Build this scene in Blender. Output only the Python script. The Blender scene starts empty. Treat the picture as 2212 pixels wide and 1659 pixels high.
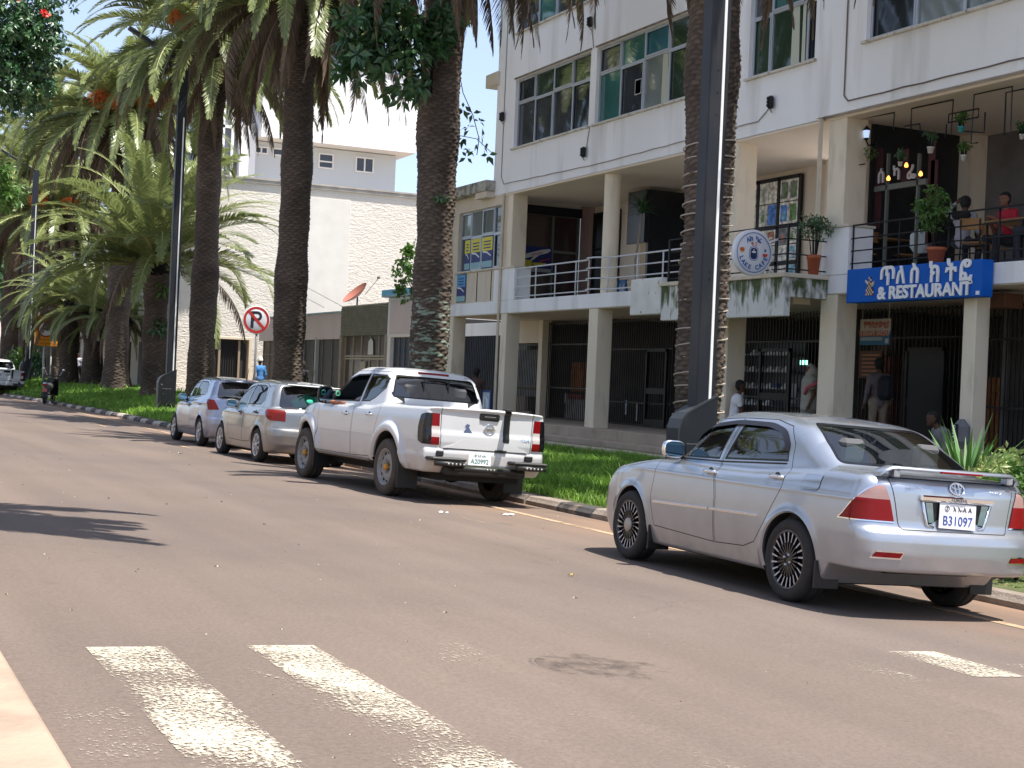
import bpy, math, random
import numpy as np
from mathutils import Vector, Matrix
random.seed(7); rng = np.random.default_rng(7)
R = math.radians
SC = bpy.context.scene
COL = SC.collection
# ------------------------------------------------------------------ camera, world, sun, exposure
CAM_YAW, CAM_PITCH, CAM_ROLL, CAM_H, FPX = 0.43382, -0.0005, 0.0427, 1.2695, 3230.6
SLOPE = 0.0453                                   # the road falls towards the right kerb
def _basis():
    fw = Vector((math.sin(CAM_YAW)*math.cos(CAM_PITCH), math.cos(CAM_YAW)*math.cos(CAM_PITCH), math.sin(CAM_PITCH)))
    rt = Vector((math.cos(CAM_YAW), -math.sin(CAM_YAW), 0)); up = rt.cross(fw)
    c, s = math.cos(CAM_ROLL), math.sin(CAM_ROLL)
    return fw, c*rt + s*up, -s*rt + c*up
FW, RT, UP = _basis()
cam = bpy.data.cameras.new('camera'); camo = bpy.data.objects.new('camera', cam); COL.objects.link(camo)
cam.sensor_width = 36; cam.lens = FPX/2212*36; cam.clip_start = .1; cam.clip_end = 3000
camo.matrix_world = Matrix(((RT.x, UP.x, -FW.x, 0), (RT.y, UP.y, -FW.y, 0), (RT.z, UP.z, -FW.z, CAM_H), (0, 0, 0, 1)))
SC.camera = camo
SUN_DIR = Vector((.22, -.29, 1.0)).normalized()  # towards the sun
w = bpy.data.worlds.new('World'); SC.world = w; w.use_nodes = True
nt = w.node_tree; bg = nt.nodes['Background']
sky = nt.nodes.new('ShaderNodeTexSky'); sky.sky_type = 'NISHITA'; sky.sun_disc = False
sky.sun_elevation = math.asin(SUN_DIR.z); sky.sun_rotation = math.atan2(SUN_DIR.x, SUN_DIR.y)
sky.altitude = 1700; sky.air_density = 1.0; sky.dust_density = 4.0; sky.ozone_density = 1.0
pale_mix = nt.nodes.new('ShaderNodeMix'); pale_mix.data_type = 'RGBA'; pale_mix.inputs['Factor'].default_value = .30; pale_mix.inputs['B'].default_value = (4.4, 4.8, 6.0, 1)   # even pale colour mixed in to whiten the sky and its ambient light
nt.links.new(sky.outputs[0], pale_mix.inputs['A']); nt.links.new(pale_mix.outputs['Result'], bg.inputs[0]); bg.inputs[1].default_value = 0.10
sun = bpy.data.lights.new('sun', 'SUN'); sun.energy = 3.8; sun.angle = R(.53); sun.color = (1, .95, .87)
suno = bpy.data.objects.new('sun', sun); COL.objects.link(suno)
suno.rotation_euler = SUN_DIR.to_track_quat('Z', 'Y').to_euler()
SC.view_settings.view_transform = 'Standard'; SC.view_settings.look = 'None'
SC.view_settings.exposure = 1.28; SC.view_settings.gamma = 1
SC.cycles.max_bounces = 7; SC.cycles.transparent_max_bounces = 12
# ------------------------------------------------------------------ helpers
def hit(px, py, X=None, Y=None, Z=None):
    """point of the real plane X=, Y= or Z= seen at photo position px, py (2212 wide)"""
    d = FW + (px-1106)/FPX*RT - (py-829.5)/FPX*UP; o = Vector((0, 0, CAM_H))
    if X is not None: t = X/d.x
    elif Y is not None: t = Y/d.y
    else: t = (Z-CAM_H)/d.z
    return o + t*d
def road_z(x): return -SLOPE*x
def col(h):
    h = h.lstrip('#'); v = [int(h[i:i+2], 16)/255 for i in (0, 2, 4)]
    return tuple(c/12.92 if c <= .04045 else ((c+.055)/1.055)**2.4 for c in v)
_m = {}
def mat(name, c=(.5, .5, .5), rough=.6, metal=0., var=.0, vs=3., bump=0., bs=30., coat=0., spec=.5, emit=None, es=1.,
        dirt=None, ds=2., dlo=.5, dhi=.7, stretch=(1, 1, 1), attr=None, trans=0., alpha=1., bd=.02, detail=4., backfill=False):
    if name in _m: return _m[name]
    m = bpy.data.materials.new(name); m.use_nodes = True; _m[name] = m
    N = m.node_tree.nodes; L = m.node_tree.links; b = N['Principled BSDF']
    b.inputs['Roughness'].default_value = rough; b.inputs['Metallic'].default_value = metal
    b.inputs['Coat Weight'].default_value = coat; b.inputs['Coat Roughness'].default_value = .04
    b.inputs['Specular IOR Level'].default_value = spec
    b.inputs['Base Color'].default_value = (*c, 1); m.diffuse_color = (*c, 1)
    src = None
    tc = N.new('ShaderNodeTexCoord')
    def noise(scale, st=(1, 1, 1), det=detail):
        mp = N.new('ShaderNodeMapping'); mp.inputs['Scale'].default_value = st; L.new(tc.outputs['Object'], mp.inputs[0])
        n = N.new('ShaderNodeTexNoise'); n.inputs['Scale'].default_value = scale; n.inputs['Detail'].default_value = det
        L.new(mp.outputs[0], n.inputs[0]); return n.outputs['Fac']
    if var:
        n = noise(vs, stretch); mr = N.new('ShaderNodeMapRange'); mr.inputs[1].default_value = .3; mr.inputs[2].default_value = .7
        mr.inputs[3].default_value = 1-var; mr.inputs[4].default_value = 1+var; L.new(n, mr.inputs[0])
        vm = N.new('ShaderNodeVectorMath'); vm.operation = 'SCALE'; vm.inputs[0].default_value = c; L.new(mr.outputs[0], vm.inputs['Scale'])
        src = vm.outputs[0]
    if attr:
        a = N.new('ShaderNodeAttribute'); a.attribute_name = 'tone'
        vm = N.new('ShaderNodeVectorMath'); vm.operation = 'SCALE'; L.new(a.outputs['Fac'], vm.inputs['Scale'])
        if src: L.new(src, vm.inputs[0])
        else: vm.inputs[0].default_value = c
        src = vm.outputs[0]
    if dirt:
        n = noise(ds, stretch, 6.); mr = N.new('ShaderNodeMapRange'); mr.inputs[1].default_value = dlo; mr.inputs[2].default_value = dhi; L.new(n, mr.inputs[0])
        mx = N.new('ShaderNodeMix'); mx.data_type = 'RGBA'; L.new(mr.outputs[0], mx.inputs['Factor'])
        if src: L.new(src, mx.inputs['A'])
        else: mx.inputs['A'].default_value = (*c, 1)
        mx.inputs['B'].default_value = (*dirt, 1); src = mx.outputs['Result']
    if src: L.new(src, b.inputs['Base Color'])
    if bump:
        n = noise(bs, (1, 1, 1), 5.); bp = N.new('ShaderNodeBump'); bp.inputs['Strength'].default_value = bump; bp.inputs['Distance'].default_value = bd
        L.new(n, bp.inputs['Height']); L.new(bp.outputs[0], b.inputs['Normal'])
    if emit: b.inputs['Emission Color'].default_value = (*emit, 1); b.inputs['Emission Strength'].default_value = es
    if trans:
        t = N.new('ShaderNodeBsdfTranslucent'); ms = N.new('ShaderNodeMixShader'); ms.inputs[0].default_value = trans
        if src: L.new(src, t.inputs[0])
        else: t.inputs[0].default_value = (*c, 1)
        L.new(b.outputs[0], ms.inputs[1]); L.new(t.outputs[0], ms.inputs[2]); L.new(ms.outputs[0], N['Material Output'].inputs[0])
    return m
def glass(name, tint=(.5, .6, .6), k=.6, rough=.02):
    """tinted see-through sheet: k = how much is let through"""
    if name in _m: return _m[name]
    m = bpy.data.materials.new(name); m.use_nodes = True; _m[name] = m
    N = m.node_tree.nodes; L = m.node_tree.links; N.remove(N['Principled BSDF'])
    t = N.new('ShaderNodeBsdfTransparent'); t.inputs[0].default_value = (*[x*k for x in tint], 1)
    g = N.new('ShaderNodeBsdfGlossy'); g.inputs['Roughness'].default_value = rough
    f = N.new('ShaderNodeFresnel'); f.inputs[0].default_value = 1.6
    ad = N.new('ShaderNodeMath'); ad.operation = 'ADD'; ad.inputs[1].default_value = .09; L.new(f.outputs[0], ad.inputs[0])
    s = N.new('ShaderNodeMixShader'); L.new(ad.outputs[0], s.inputs[0]); L.new(t.outputs[0], s.inputs[1]); L.new(g.outputs[0], s.inputs[2])
    L.new(s.outputs[0], N['Material Output'].inputs[0]); return m
def wloc(o):
    p = Vector((0, 0, 0))
    while o is not None: p = p + o.location; o = o.parent
    return p
def thing(name, label, cat, loc=(0, 0, 0), rot=(0, 0, 0), group=None, kind=None):
    o = bpy.data.objects.new(name, None); COL.objects.link(o); o.empty_display_size = .2
    o.location = loc; o.rotation_euler = rot; return tag(o, label, cat, group, kind)
def tag(o, label=None, cat=None, group=None, kind=None):
    if label: o['label'] = label
    if cat: o['category'] = cat
    if group: o['group'] = group
    if kind: o['kind'] = kind
    return o
def link(name, me, parent=None, loc=(0, 0, 0), rot=(0, 0, 0), scale=None):
    o = bpy.data.objects.new(name, me); COL.objects.link(o); o.parent = parent
    o.location = loc; o.rotation_euler = rot
    if scale: o.scale = scale
    return o
def mesh_np(name, V, F, mats, mi=None, smooth=True, tone=None):
    """V (n,3) array, F (m,k) array"""
    me = bpy.data.meshes.new(name); V = np.asarray(V, np.float32); F = np.asarray(F, np.int32)
    me.vertices.add(len(V)); me.vertices.foreach_set('co', V.ravel())
    k = F.shape[1]; me.loops.add(F.size); me.loops.foreach_set('vertex_index', F.ravel())
    me.polygons.add(len(F)); me.polygons.foreach_set('loop_start', np.arange(0, F.size, k, dtype=np.int32))
    if mi is not None: me.polygons.foreach_set('material_index', np.asarray(mi, np.int32))
    me.polygons.foreach_set('use_smooth', np.full(len(F), smooth))
    for m in (mats if isinstance(mats, (list, tuple)) else [mats]): me.materials.append(m)
    if tone is not None:
        a = me.attributes.new('tone', 'FLOAT', 'POINT'); a.data.foreach_set('value', np.asarray(tone, np.float32))
    me.update(); return me
class MB:
    def __init__(s): s.v = []; s.f = []; s.m = []; s.sm = []
    def face(s, pts, mi=0, sm=False):
        n = len(s.v); s.v.extend([tuple(p) for p in pts]); s.f.append(tuple(range(n, n+len(pts)))); s.m.append(mi); s.sm.append(sm); return s
    def box(s, x0, x1, y0, y1, z0, z1, mi=0):
        if x1 < x0: x0, x1 = x1, x0
        if y1 < y0: y0, y1 = y1, y0
        if z1 < z0: z0, z1 = z1, z0
        n = len(s.v); s.v.extend([(x, y, z) for z in (z0, z1) for (x, y) in ((x0, y0), (x1, y0), (x1, y1), (x0, y1))])
        for q in ((0, 3, 2, 1), (4, 5, 6, 7), (0, 1, 5, 4), (1, 2, 6, 5), (2, 3, 7, 6), (3, 0, 4, 7)):
            s.f.append(tuple(n+i for i in q)); s.m.append(mi); s.sm.append(False)
        return s
    def bbox(s, x0, x1, y0, y1, z0, z1, b=.01, mi=0):
        """box with chamfered edges"""
        if x1 < x0: x0, x1 = x1, x0
        if y1 < y0: y0, y1 = y1, y0
        rings = [(z0, b), (z0+b, 0), (z1-b, 0), (z1, b)]; n = len(s.v)
        for z, i in rings:
            a, c, d, e = x0+i, x1-i, y0+i, y1-i; k = b*.99 if i == 0 else 0
            s.v.extend([(a+k, d, z), (c-k, d, z), (c, d+k, z), (c, e-k, z), (c-k, e, z), (a+k, e, z), (a, e-k, z), (a, d+k, z)])
        for r in range(3):
            for j in range(8):
                s.f.append((n+r*8+j, n+r*8+(j+1) % 8, n+(r+1)*8+(j+1) % 8, n+(r+1)*8+j)); s.m.append(mi); s.sm.append(False)
        s.f.append(tuple(n+7-j for j in range(8))); s.m.append(mi); s.sm.append(False)
        s.f.append(tuple(n+24+j for j in range(8))); s.m.append(mi); s.sm.append(False)
        return s
    def tube(s, pts, r, n=8, mi=0, cap=True, closed=False, flat=1.):
        P = [Vector(p) for p in pts]; k = len(P); rr = r if isinstance(r, (list, tuple)) else [r]*k
        base = len(s.v); up = None
        for i in range(k):
            a = P[(i-1) % k] if closed else P[max(i-1, 0)]; b = P[(i+1) % k] if closed else P[min(i+1, k-1)]
            t = (b-a).normalized()
            if up is None: up = t.orthogonal().normalized() if abs(t.z) > .95 else Vector((0, 0, 1))
            sx = t.cross(up)
            if sx.length < 1e-5: sx = t.orthogonal()
            sx.normalize(); u2 = sx.cross(t).normalized(); up = u2
            for j in range(n):
                an = 2*math.pi*j/n; s.v.append(tuple(P[i] + rr[i]*(math.cos(an)*sx + flat*math.sin(an)*u2)))
        for i in range(k if closed else k-1):
            for j in range(n):
                a = base+i*n; b = base+((i+1) % k)*n
                s.f.append((a+j, a+(j+1) % n, b+(j+1) % n, b+j)); s.m.append(mi); s.sm.append(n > 5)
        if cap and not closed:
            s.f.append(tuple(base+n-1-j for j in range(n))); s.m.append(mi); s.sm.append(False)
            s.f.append(tuple(base+(k-1)*n+j for j in range(n))); s.m.append(mi); s.sm.append(False)
        return s
    def lathe(s, prof, c=(0, 0, 0), axis='z', n=24, mi=0, cap=True):
        base = len(s.v)
        for (r, h) in prof:
            for j in range(n):
                a = 2*math.pi*j/n; p = (r*math.cos(a), r*math.sin(a), h)
                if axis == 'x': p = (p[2], p[0], p[1])
                elif axis == 'y': p = (p[1], p[2], p[0])
                s.v.append((p[0]+c[0], p[1]+c[1], p[2]+c[2]))
        for i in range(len(prof)-1):
            for j in range(n):
                s.f.append((base+i*n+j, base+i*n+(j+1) % n, base+(i+1)*n+(j+1) % n, base+(i+1)*n+j)); s.m.append(mi); s.sm.append(True)
        if cap:
            if prof[0][0] > 1e-4: s.f.append(tuple(base+n-1-j for j in range(n))); s.m.append(mi); s.sm.append(False)
            if prof[-1][0] > 1e-4: s.f.append(tuple(base+(len(prof)-1)*n+j for j in range(n))); s.m.append(mi); s.sm.append(False)
        return s
    def prism(s, poly, plane, a, b, mi=0):
        """2-D polygon extruded from a to b along the axis that 'plane' leaves out"""
        def P(q, t): return {'yz': (t, q[0], q[1]), 'xz': (q[0], t, q[1]), 'xy': (q[0], q[1], t)}[plane]
        n = len(s.v); k = len(poly)
        s.v.extend([P(q, a) for q in poly]); s.v.extend([P(q, b) for q in poly])
        s.f.append(tuple(range(n, n+k))); s.f.append(tuple(range(n+2*k-1, n+k-1, -1))); s.m += [mi, mi]; s.sm += [False, False]
        for j in range(k):
            s.f.append((n+j, n+k+j, n+k+(j+1) % k, n+(j+1) % k)); s.m.append(mi); s.sm.append(False)
        return s
    def xform(s, M, start=0):
        for i in range(start, len(s.v)): s.v[i] = tuple(M @ Vector(s.v[i]))
        return s
    def mesh(s, name, mats):
        me = bpy.data.meshes.new(name); me.from_pydata(s.v, [], s.f)
        for m in (mats if isinstance(mats, (list, tuple)) else [mats]): me.materials.append(m)
        me.polygons.foreach_set('material_index', s.m); me.polygons.foreach_set('use_smooth', s.sm); me.update(); return me
    def build(s, name, mats, parent=None, world=True, weld=False):
        me = s.mesh(name, mats)
        if parent is not None and world:
            me.transform(Matrix.Translation(-wloc(parent)))
        return link(name, me, parent)
def ring(root, M, r, w, m, name, n=28, sx=1., sy=1.):
    k = MB(); k.tube([(r*sx*math.cos(t), r*sy*math.sin(t), .004) for t in np.linspace(0, 2*math.pi, n, endpoint=False)], w, 6, closed=True); k.xform(M)
    return link(name, k.mesh(name, m), root)
def single(mb, name, mats, label, cat, group=None, base=None):
    """a thing that is one mesh; origin at its base"""
    o = mb.build(name, mats)
    xs = np.array(mb.v); c = base if base is not None else (xs[:, 0].mean(), xs[:, 1].mean(), xs[:, 2].min())
    o.data.transform(Matrix.Translation(-Vector(c))); o.location = c
    return tag(o, label, cat, group)
def fixnormals(o):
    import bmesh
    bm = bmesh.new(); bm.from_mesh(o.data); bmesh.ops.recalc_face_normals(bm, faces=bm.faces); bm.to_mesh(o.data); bm.free()
def text(s, size, extr, m, M, name, parent=None, align='CENTER', bold=0., world=True, sx=1.):
    """lettering as real raised geometry; M places it (x right, y up, z out)"""
    cu = bpy.data.curves.new(name, 'FONT'); cu.body = s; cu.size = size; cu.extrude = extr; cu.align_x = align; cu.align_y = 'CENTER'
    cu.offset = bold; cu.resolution_u = 3
    t = bpy.data.objects.new(name, cu); COL.objects.link(t); dg = bpy.context.evaluated_depsgraph_get()
    me = bpy.data.meshes.new_from_object(t.evaluated_get(dg)); bpy.data.objects.remove(t); bpy.data.curves.remove(cu)
    me.transform(Matrix.Diagonal((sx, 1, 1, 1))); me.transform(M); me.materials.clear(); me.materials.append(m)
    if parent is not None and world: me.transform(Matrix.Translation(-wloc(parent)))
    return link(name, me, parent)
def frame(o, x, y, z=None):
    """matrix with given origin and x (right), y (up) directions"""
    x = Vector(x).normalized(); y = Vector(y); z = x.cross(y).normalized(); y = z.cross(x)
    return Matrix(((x.x, y.x, z.x, o[0]), (x.y, y.y, z.y, o[1]), (x.z, y.z, z.z, o[2]), (0, 0, 0, 1)))
def facade(o): return frame(o, (0, -1, 0), (0, 0, 1))      # writing on a wall that faces -X (reads towards -Y)
def copy_thing(o, loc=None, rot=None, label=None, parent=None):
    c = o.copy(); COL.objects.link(c)
    if parent is not None: c.parent = parent
    if loc is not None: c.location = loc
    if rot is not None: c.rotation_euler = rot
    if label: c['label'] = label
    for ch in o.children: copy_thing(ch, parent=c)
    return c
# ---- implicit surfaces -> meshes
def smax(a, b, k): return np.maximum(a, b) + np.maximum(k-np.abs(a-b), 0)**2/(4*k)
def smin(a, b, k): return np.minimum(a, b) - np.maximum(k-np.abs(a-b), 0)**2/(4*k)
def tab(pts, sig=.03):
    xs = np.array([p[0] for p in pts], float); ys = np.array([p[1] for p in pts], float)
    g = np.arange(xs[0]-.5, xs[-1]+.5, .005); v = np.interp(g, xs, ys)
    if sig:
        k = np.arange(-3*sig, 3*sig+.001, .005); kk = np.exp(-k**2/(2*sig*sig)); kk /= kk.sum()
        v = np.convolve(np.pad(v, len(kk)//2, mode='edge'), kk, 'valid')[:len(g)]
    return lambda x: np.interp(x, g, v)
def surf_net(f, lo, hi, h, proj=4):
    n = [max(4, int(round((hi[i]-lo[i])/h))+1) for i in range(3)]
    ax = [np.linspace(lo[i], hi[i], n[i]) for i in range(3)]
    X, Y, Z = np.meshgrid(*ax, indexing='ij'); F = f(X, Y, Z); S = F < 0
    c = S[:-1, :-1, :-1].astype(np.int8)*0
    for a in (0, 1):
        for b in (0, 1):
            for d in (0, 1): c = c + S[a:n[0]-1+a, b:n[1]-1+b, d:n[2]-1+d]
    act = (c > 0) & (c < 8); idx = np.full(act.shape, -1, np.int64); I = np.argwhere(act); idx[act] = np.arange(len(I))
    acc = np.zeros((len(I), 3)); cnt = np.zeros(len(I))
    st = np.array([ax[i][1]-ax[i][0] for i in range(3)])
    for d in range(3):
        for a in (0, 1):
            for b in (0, 1):
                o0 = [0, 0, 0]; e = [i for i in range(3) if i != d]; o0[e[0]] = a; o0[e[1]] = b; o1 = list(o0); o1[d] = 1
                f0 = F[I[:, 0]+o0[0], I[:, 1]+o0[1], I[:, 2]+o0[2]]; f1 = F[I[:, 0]+o1[0], I[:, 1]+o1[1], I[:, 2]+o1[2]]
                k = (f0 < 0) != (f1 < 0); t = np.where(k, f0/np.where(k, f0-f1, 1), 0)
                p = np.tile(np.array(o0, float), (len(I), 1)); p[:, d] = t
                acc[k] += p[k]; cnt[k] += 1
    V = np.array(lo) + (I + acc/cnt[:, None])*st
    Q = []
    for d in range(3):
        e = [i for i in range(3) if i != d]
        s0 = [slice(None)]*3; s1 = [slice(None)]*3; s0[d] = slice(0, -1); s1[d] = slice(1, None)
        A, B = S[tuple(s0)], S[tuple(s1)]; K = np.argwhere(A != B); K = K[(K[:, e[0]] > 0) & (K[:, e[1]] > 0) & (K[:, e[0]] < n[e[0]]-1) & (K[:, e[1]] < n[e[1]]-1)]
        inside = A[K[:, 0], K[:, 1], K[:, 2]]
        def g(da, db):
            q = K.copy(); q[:, e[0]] -= da; q[:, e[1]] -= db; return idx[q[:, 0], q[:, 1], q[:, 2]]
        q = np.stack([g(1, 1), g(0, 1), g(0, 0), g(1, 0)], 1)
        flip = inside if d == 1 else ~inside
        q[flip] = q[flip][:, ::-1]; Q.append(q)
    Q = np.concatenate(Q)
    for _ in range(proj):
        v, gr = fgrad(f, V); l2 = np.maximum((gr**2).sum(1), 1e-6); st_ = np.clip(v/l2, -h, h)
        V = V - gr*st_[:, None]*.9
    return V, Q
def fgrad(f, V, e=1e-3):
    x, y, z = V[:, 0], V[:, 1], V[:, 2]; v = f(x, y, z)
    g = np.stack([(f(x+e, y, z)-f(x-e, y, z)), (f(x, y+e, z)-f(x, y-e, z)), (f(x, y, z+e)-f(x, y, z-e))], 1)/(2*e)
    return v, g
class Shell:
    """a dense skin that can be cut along outlines seen from the side or from behind"""
    def __init__(s, V, Q):
        s.V = [tuple(v) for v in V]; s.F = [tuple(q) for q in Q]
        s.C = V[Q].mean(1); s.V0 = V
    def cen(s, i): return np.mean([s.V[j] for j in s.F[i]], axis=0)
    def cut_seg(s, p, q, ax, sel, tol=.05):
        p = np.array(p, float); q = np.array(q, float); d = q-p; L = np.hypot(*d); d /= max(L, 1e-9); nrm = (-d[1], d[0])
        P = s.C[:, ax]-p; t = P@d; r = P@np.array(nrm)
        cand = np.nonzero((np.abs(r) < tol) & (t > -tol) & (t < L+tol) & sel(s.C))[0]
        cache = {}; newF = []; newC = []
        for i in cand:
            f = s.F[i]; ds = [(s.V[j][ax[0]]-p[0])*nrm[0]+(s.V[j][ax[1]]-p[1])*nrm[1] for j in f]
            ds = [0. if abs(x) < 2e-4 else x for x in ds]
            if min(ds) >= 0 or max(ds) <= 0: continue
            A = []; B = []; k = len(f)
            for a in range(k):
                b = (a+1) % k
                if ds[a] >= 0: A.append(f[a])
                if ds[a] <= 0: B.append(f[a])
                if ds[a]*ds[b] < 0:
                    key = (min(f[a], f[b]), max(f[a], f[b]))
                    if key not in cache:
                        u = ds[a]/(ds[a]-ds[b]); va = s.V[f[a]]; vb = s.V[f[b]]
                        s.V.append(tuple(va[m]+(vb[m]-va[m])*u for m in range(3))); cache[key] = len(s.V)-1
                    A.append(cache[key]); B.append(cache[key])
            if len(A) > 2 and len(B) > 2:
                s.F[i] = tuple(A); s.C[i] = s.cen(i); newF.append(tuple(B)); newC.append(np.mean([s.V[j] for j in B], axis=0))
        if newF: s.F += newF; s.C = np.concatenate([s.C, np.array(newC)])
    def cut(s, poly, ax, sel, closed=True, tol=.05):
        k = len(poly)
        for i in range(k if closed else k-1): s.cut_seg(poly[i], poly[(i+1) % k], ax, sel, tol)
def inpoly(P, poly):
    x, y = P[:, 0], P[:, 1]; r = np.zeros(len(P), bool); k = len(poly)
    for i in range(k):
        (x0, y0), (x1, y1) = poly[i], poly[(i+1) % k]
        c = ((y0 > y) != (y1 > y)); xx = np.where(c, (x1-x0)*(y-y0)/((y1-y0) if y1 != y0 else 1)+x0, 0); r ^= c & (x < xx)
    return r
def offs(poly, d):
    """polygon moved inwards by d (counter-clockwise or clockwise alike)"""
    k = len(poly); ar = sum(poly[i][0]*poly[(i+1) % k][1]-poly[(i+1) % k][0]*poly[i][1] for i in range(k)); sg = 1 if ar > 0 else -1; out = []
    for i in range(k):
        a = Vector(poly[i-1]); b = Vector(poly[i]); c = Vector(poly[(i+1) % k]); u = (b-a).normalized(); v = (c-b).normalized()
        n1 = Vector((-u.y, u.x))*sg; n2 = Vector((-v.y, v.x))*sg; n = n1+n2; l = n.length
        n = n/l if l > 1e-6 else n1; out.append(tuple(b+n*min(d/max(n.dot(n1), .4), d*2.5)))
    return out
def rounded(poly, r, n=4):
    out = []; k = len(poly)
    for i in range(k):
        a, b, c = Vector(poly[i-1]), Vector(poly[i]), Vector(poly[(i+1) % k]); ri = r[i] if isinstance(r, (list, tuple)) else r
        d = min(ri, (a-b).length*.45, (c-b).length*.45); p = b+(a-b).normalized()*d; q = b+(c-b).normalized()*d
        for j in range(n+1):
            t = j/n; out.append(tuple((1-t)**2*p+2*t*(1-t)*b+t*t*q))
    return out
def sub_mesh(name, V, F, mats, mi=None, f=None, off=0.):
    """mesh of the faces F of a shell, shading normals from the implicit surface"""
    used = sorted({j for q in F for j in q}); mp = {j: i for i, j in enumerate(used)}
    P = np.array([V[j] for j in used]); g = None
    if f is not None:
        _, g = fgrad(f, P, 4e-3); g /= np.maximum(np.linalg.norm(g, axis=1), 1e-6)[:, None]
        if off: P = P - g*off
    me = bpy.data.meshes.new(name); me.from_pydata(P.tolist(), [], [tuple(mp[j] for j in q) for q in F])
    for m in (mats if isinstance(mats, (list, tuple)) else [mats]): me.materials.append(m)
    if mi is not None: me.polygons.foreach_set('material_index', mi)
    me.polygons.foreach_set('use_smooth', [True]*len(F)); me.update()
    if g is not None: me.normals_split_custom_set_from_vertices(g.tolist())
    return me
# ================================================================== GROUND, ROAD, VERGE
M_road = mat('asphalt', (.122, .093, .077), .88, var=.10, vs=.55, bump=.35, bs=120, bd=.006, dirt=(.146, .108, .085), ds=.16, dlo=.42, dhi=.66)
def asphalt_grain():
    m = M_road; N = m.node_tree.nodes; L = m.node_tree.links; b = N['Principled BSDF']
    tc = N.new('ShaderNodeTexCoord'); n = N.new('ShaderNodeTexNoise'); n.inputs['Scale'].default_value = 45; n.inputs['Detail'].default_value = 8; n.inputs['Roughness'].default_value = .75
    L.new(tc.outputs['Object'], n.inputs[0]); mr = N.new('ShaderNodeMapRange'); mr.inputs[1].default_value = .3; mr.inputs[2].default_value = .7; mr.inputs[3].default_value = .72; mr.inputs[4].default_value = 1.28
    L.new(n.outputs['Fac'], mr.inputs[0]); mp = N.new('ShaderNodeMapping'); mp.inputs['Scale'].default_value = (1, .07, 1); L.new(tc.outputs['Object'], mp.inputs[0])
    n2 = N.new('ShaderNodeTexNoise'); n2.inputs['Scale'].default_value = 1.3; n2.inputs['Detail'].default_value = 3; L.new(mp.outputs[0], n2.inputs[0])
    mr2 = N.new('ShaderNodeMapRange'); mr2.inputs[1].default_value = .35; mr2.inputs[2].default_value = .65; mr2.inputs[3].default_value = .90; mr2.inputs[4].default_value = 1.09; L.new(n2.outputs['Fac'], mr2.inputs[0])
    mu = N.new('ShaderNodeMath'); mu.operation = 'MULTIPLY'; L.new(mr.outputs[0], mu.inputs[0]); L.new(mr2.outputs[0], mu.inputs[1])
    vm = N.new('ShaderNodeVectorMath'); vm.operation = 'SCALE'; L.new(b.inputs['Base Color'].links[0].from_socket, vm.inputs[0]); L.new(mu.outputs[0], vm.inputs['Scale']); sp = N.new('ShaderNodeSeparateXYZ'); L.new(tc.outputs['Object'], sp.inputs[0])
    def rng_(src, a, b_, c=0, d=1): m_ = N.new('ShaderNodeMapRange'); m_.inputs[1].default_value = a; m_.inputs[2].default_value = b_; m_.inputs[3].default_value = c; m_.inputs[4].default_value = d; L.new(src, m_.inputs[0]); return m_.outputs[0]
    def mul(a, b_): m_ = N.new('ShaderNodeMath'); m_.operation = 'MULTIPLY'; L.new(a, m_.inputs[0]); L.new(b_, m_.inputs[1]); return m_.outputs[0]
    def blend(fac, A, c): m_ = N.new('ShaderNodeMix'); m_.data_type = 'RGBA'; L.new(fac, m_.inputs['Factor']); L.new(A, m_.inputs['A']); m_.inputs['B'].default_value = (*c, 1); return m_.outputs['Result']
    def nz(scale, st, det=4, dis=0): m_ = N.new('ShaderNodeMapping'); m_.inputs['Scale'].default_value = st; L.new(tc.outputs['Object'], m_.inputs[0]); q = N.new('ShaderNodeTexNoise'); q.inputs['Scale'].default_value = scale; q.inputs['Detail'].default_value = det; q.inputs['Distortion'].default_value = dis; L.new(m_.outputs[0], q.inputs[0]); return q.outputs['Fac']
    cur = blend(mul(rng_(sp.outputs['X'], 6.9, 8.9, 0, 1.), rng_(nz(1.3, (1, .35, 1), 6), .30, .62, 0, .9)), vm.outputs[0], (.23, .140, .088))   # red dust in the gutter
    cur = blend(rng_(nz(.8, (1, .12, 1), 3), .55, .72, 0, .22), cur, (.085, .070, .062))      # tyre polished lanes
    cur = blend(rng_(nz(1.9, (1, .8, 1), 5, .6), .66, .74, 0, .30), cur, (.070, .058, .050))   # oil drips and old stains
    vo = N.new('ShaderNodeTexVoronoi'); vo.feature = 'DISTANCE_TO_EDGE'; vo.inputs['Scale'].default_value = .33
    va = N.new('ShaderNodeVectorMath'); va.operation = 'ADD'; sc_ = N.new('ShaderNodeVectorMath'); sc_.operation = 'SCALE'; sc_.inputs['Scale'].default_value = .55
    n3 = N.new('ShaderNodeTexNoise'); n3.inputs['Scale'].default_value = 1.6; n3.inputs['Detail'].default_value = 7; L.new(tc.outputs['Object'], n3.inputs[0]); L.new(n3.outputs['Color'], sc_.inputs[0]); L.new(tc.outputs['Object'], va.inputs[0]); L.new(sc_.outputs[0], va.inputs[1]); L.new(va.outputs[0], vo.inputs['Vector'])
    cur = blend(mul(rng_(vo.outputs['Distance'], .0035, .0, 0, .55), rng_(nz(.25, (1, 1, 1), 2), .50, .60)), cur, (.06, .048, .042))
    L.new(cur, b.inputs['Base Color'])
asphalt_grain()
def kx(Y):      # the kerb bends slightly left far away
    return 9.0 - (0.0011*(Y-48)**2 if Y > 48 else 0)
def rise(Y): t = min(1, max(0, (Y-42)/28)); return .30*t*t*(3-2*t)
KT = -.285
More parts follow.
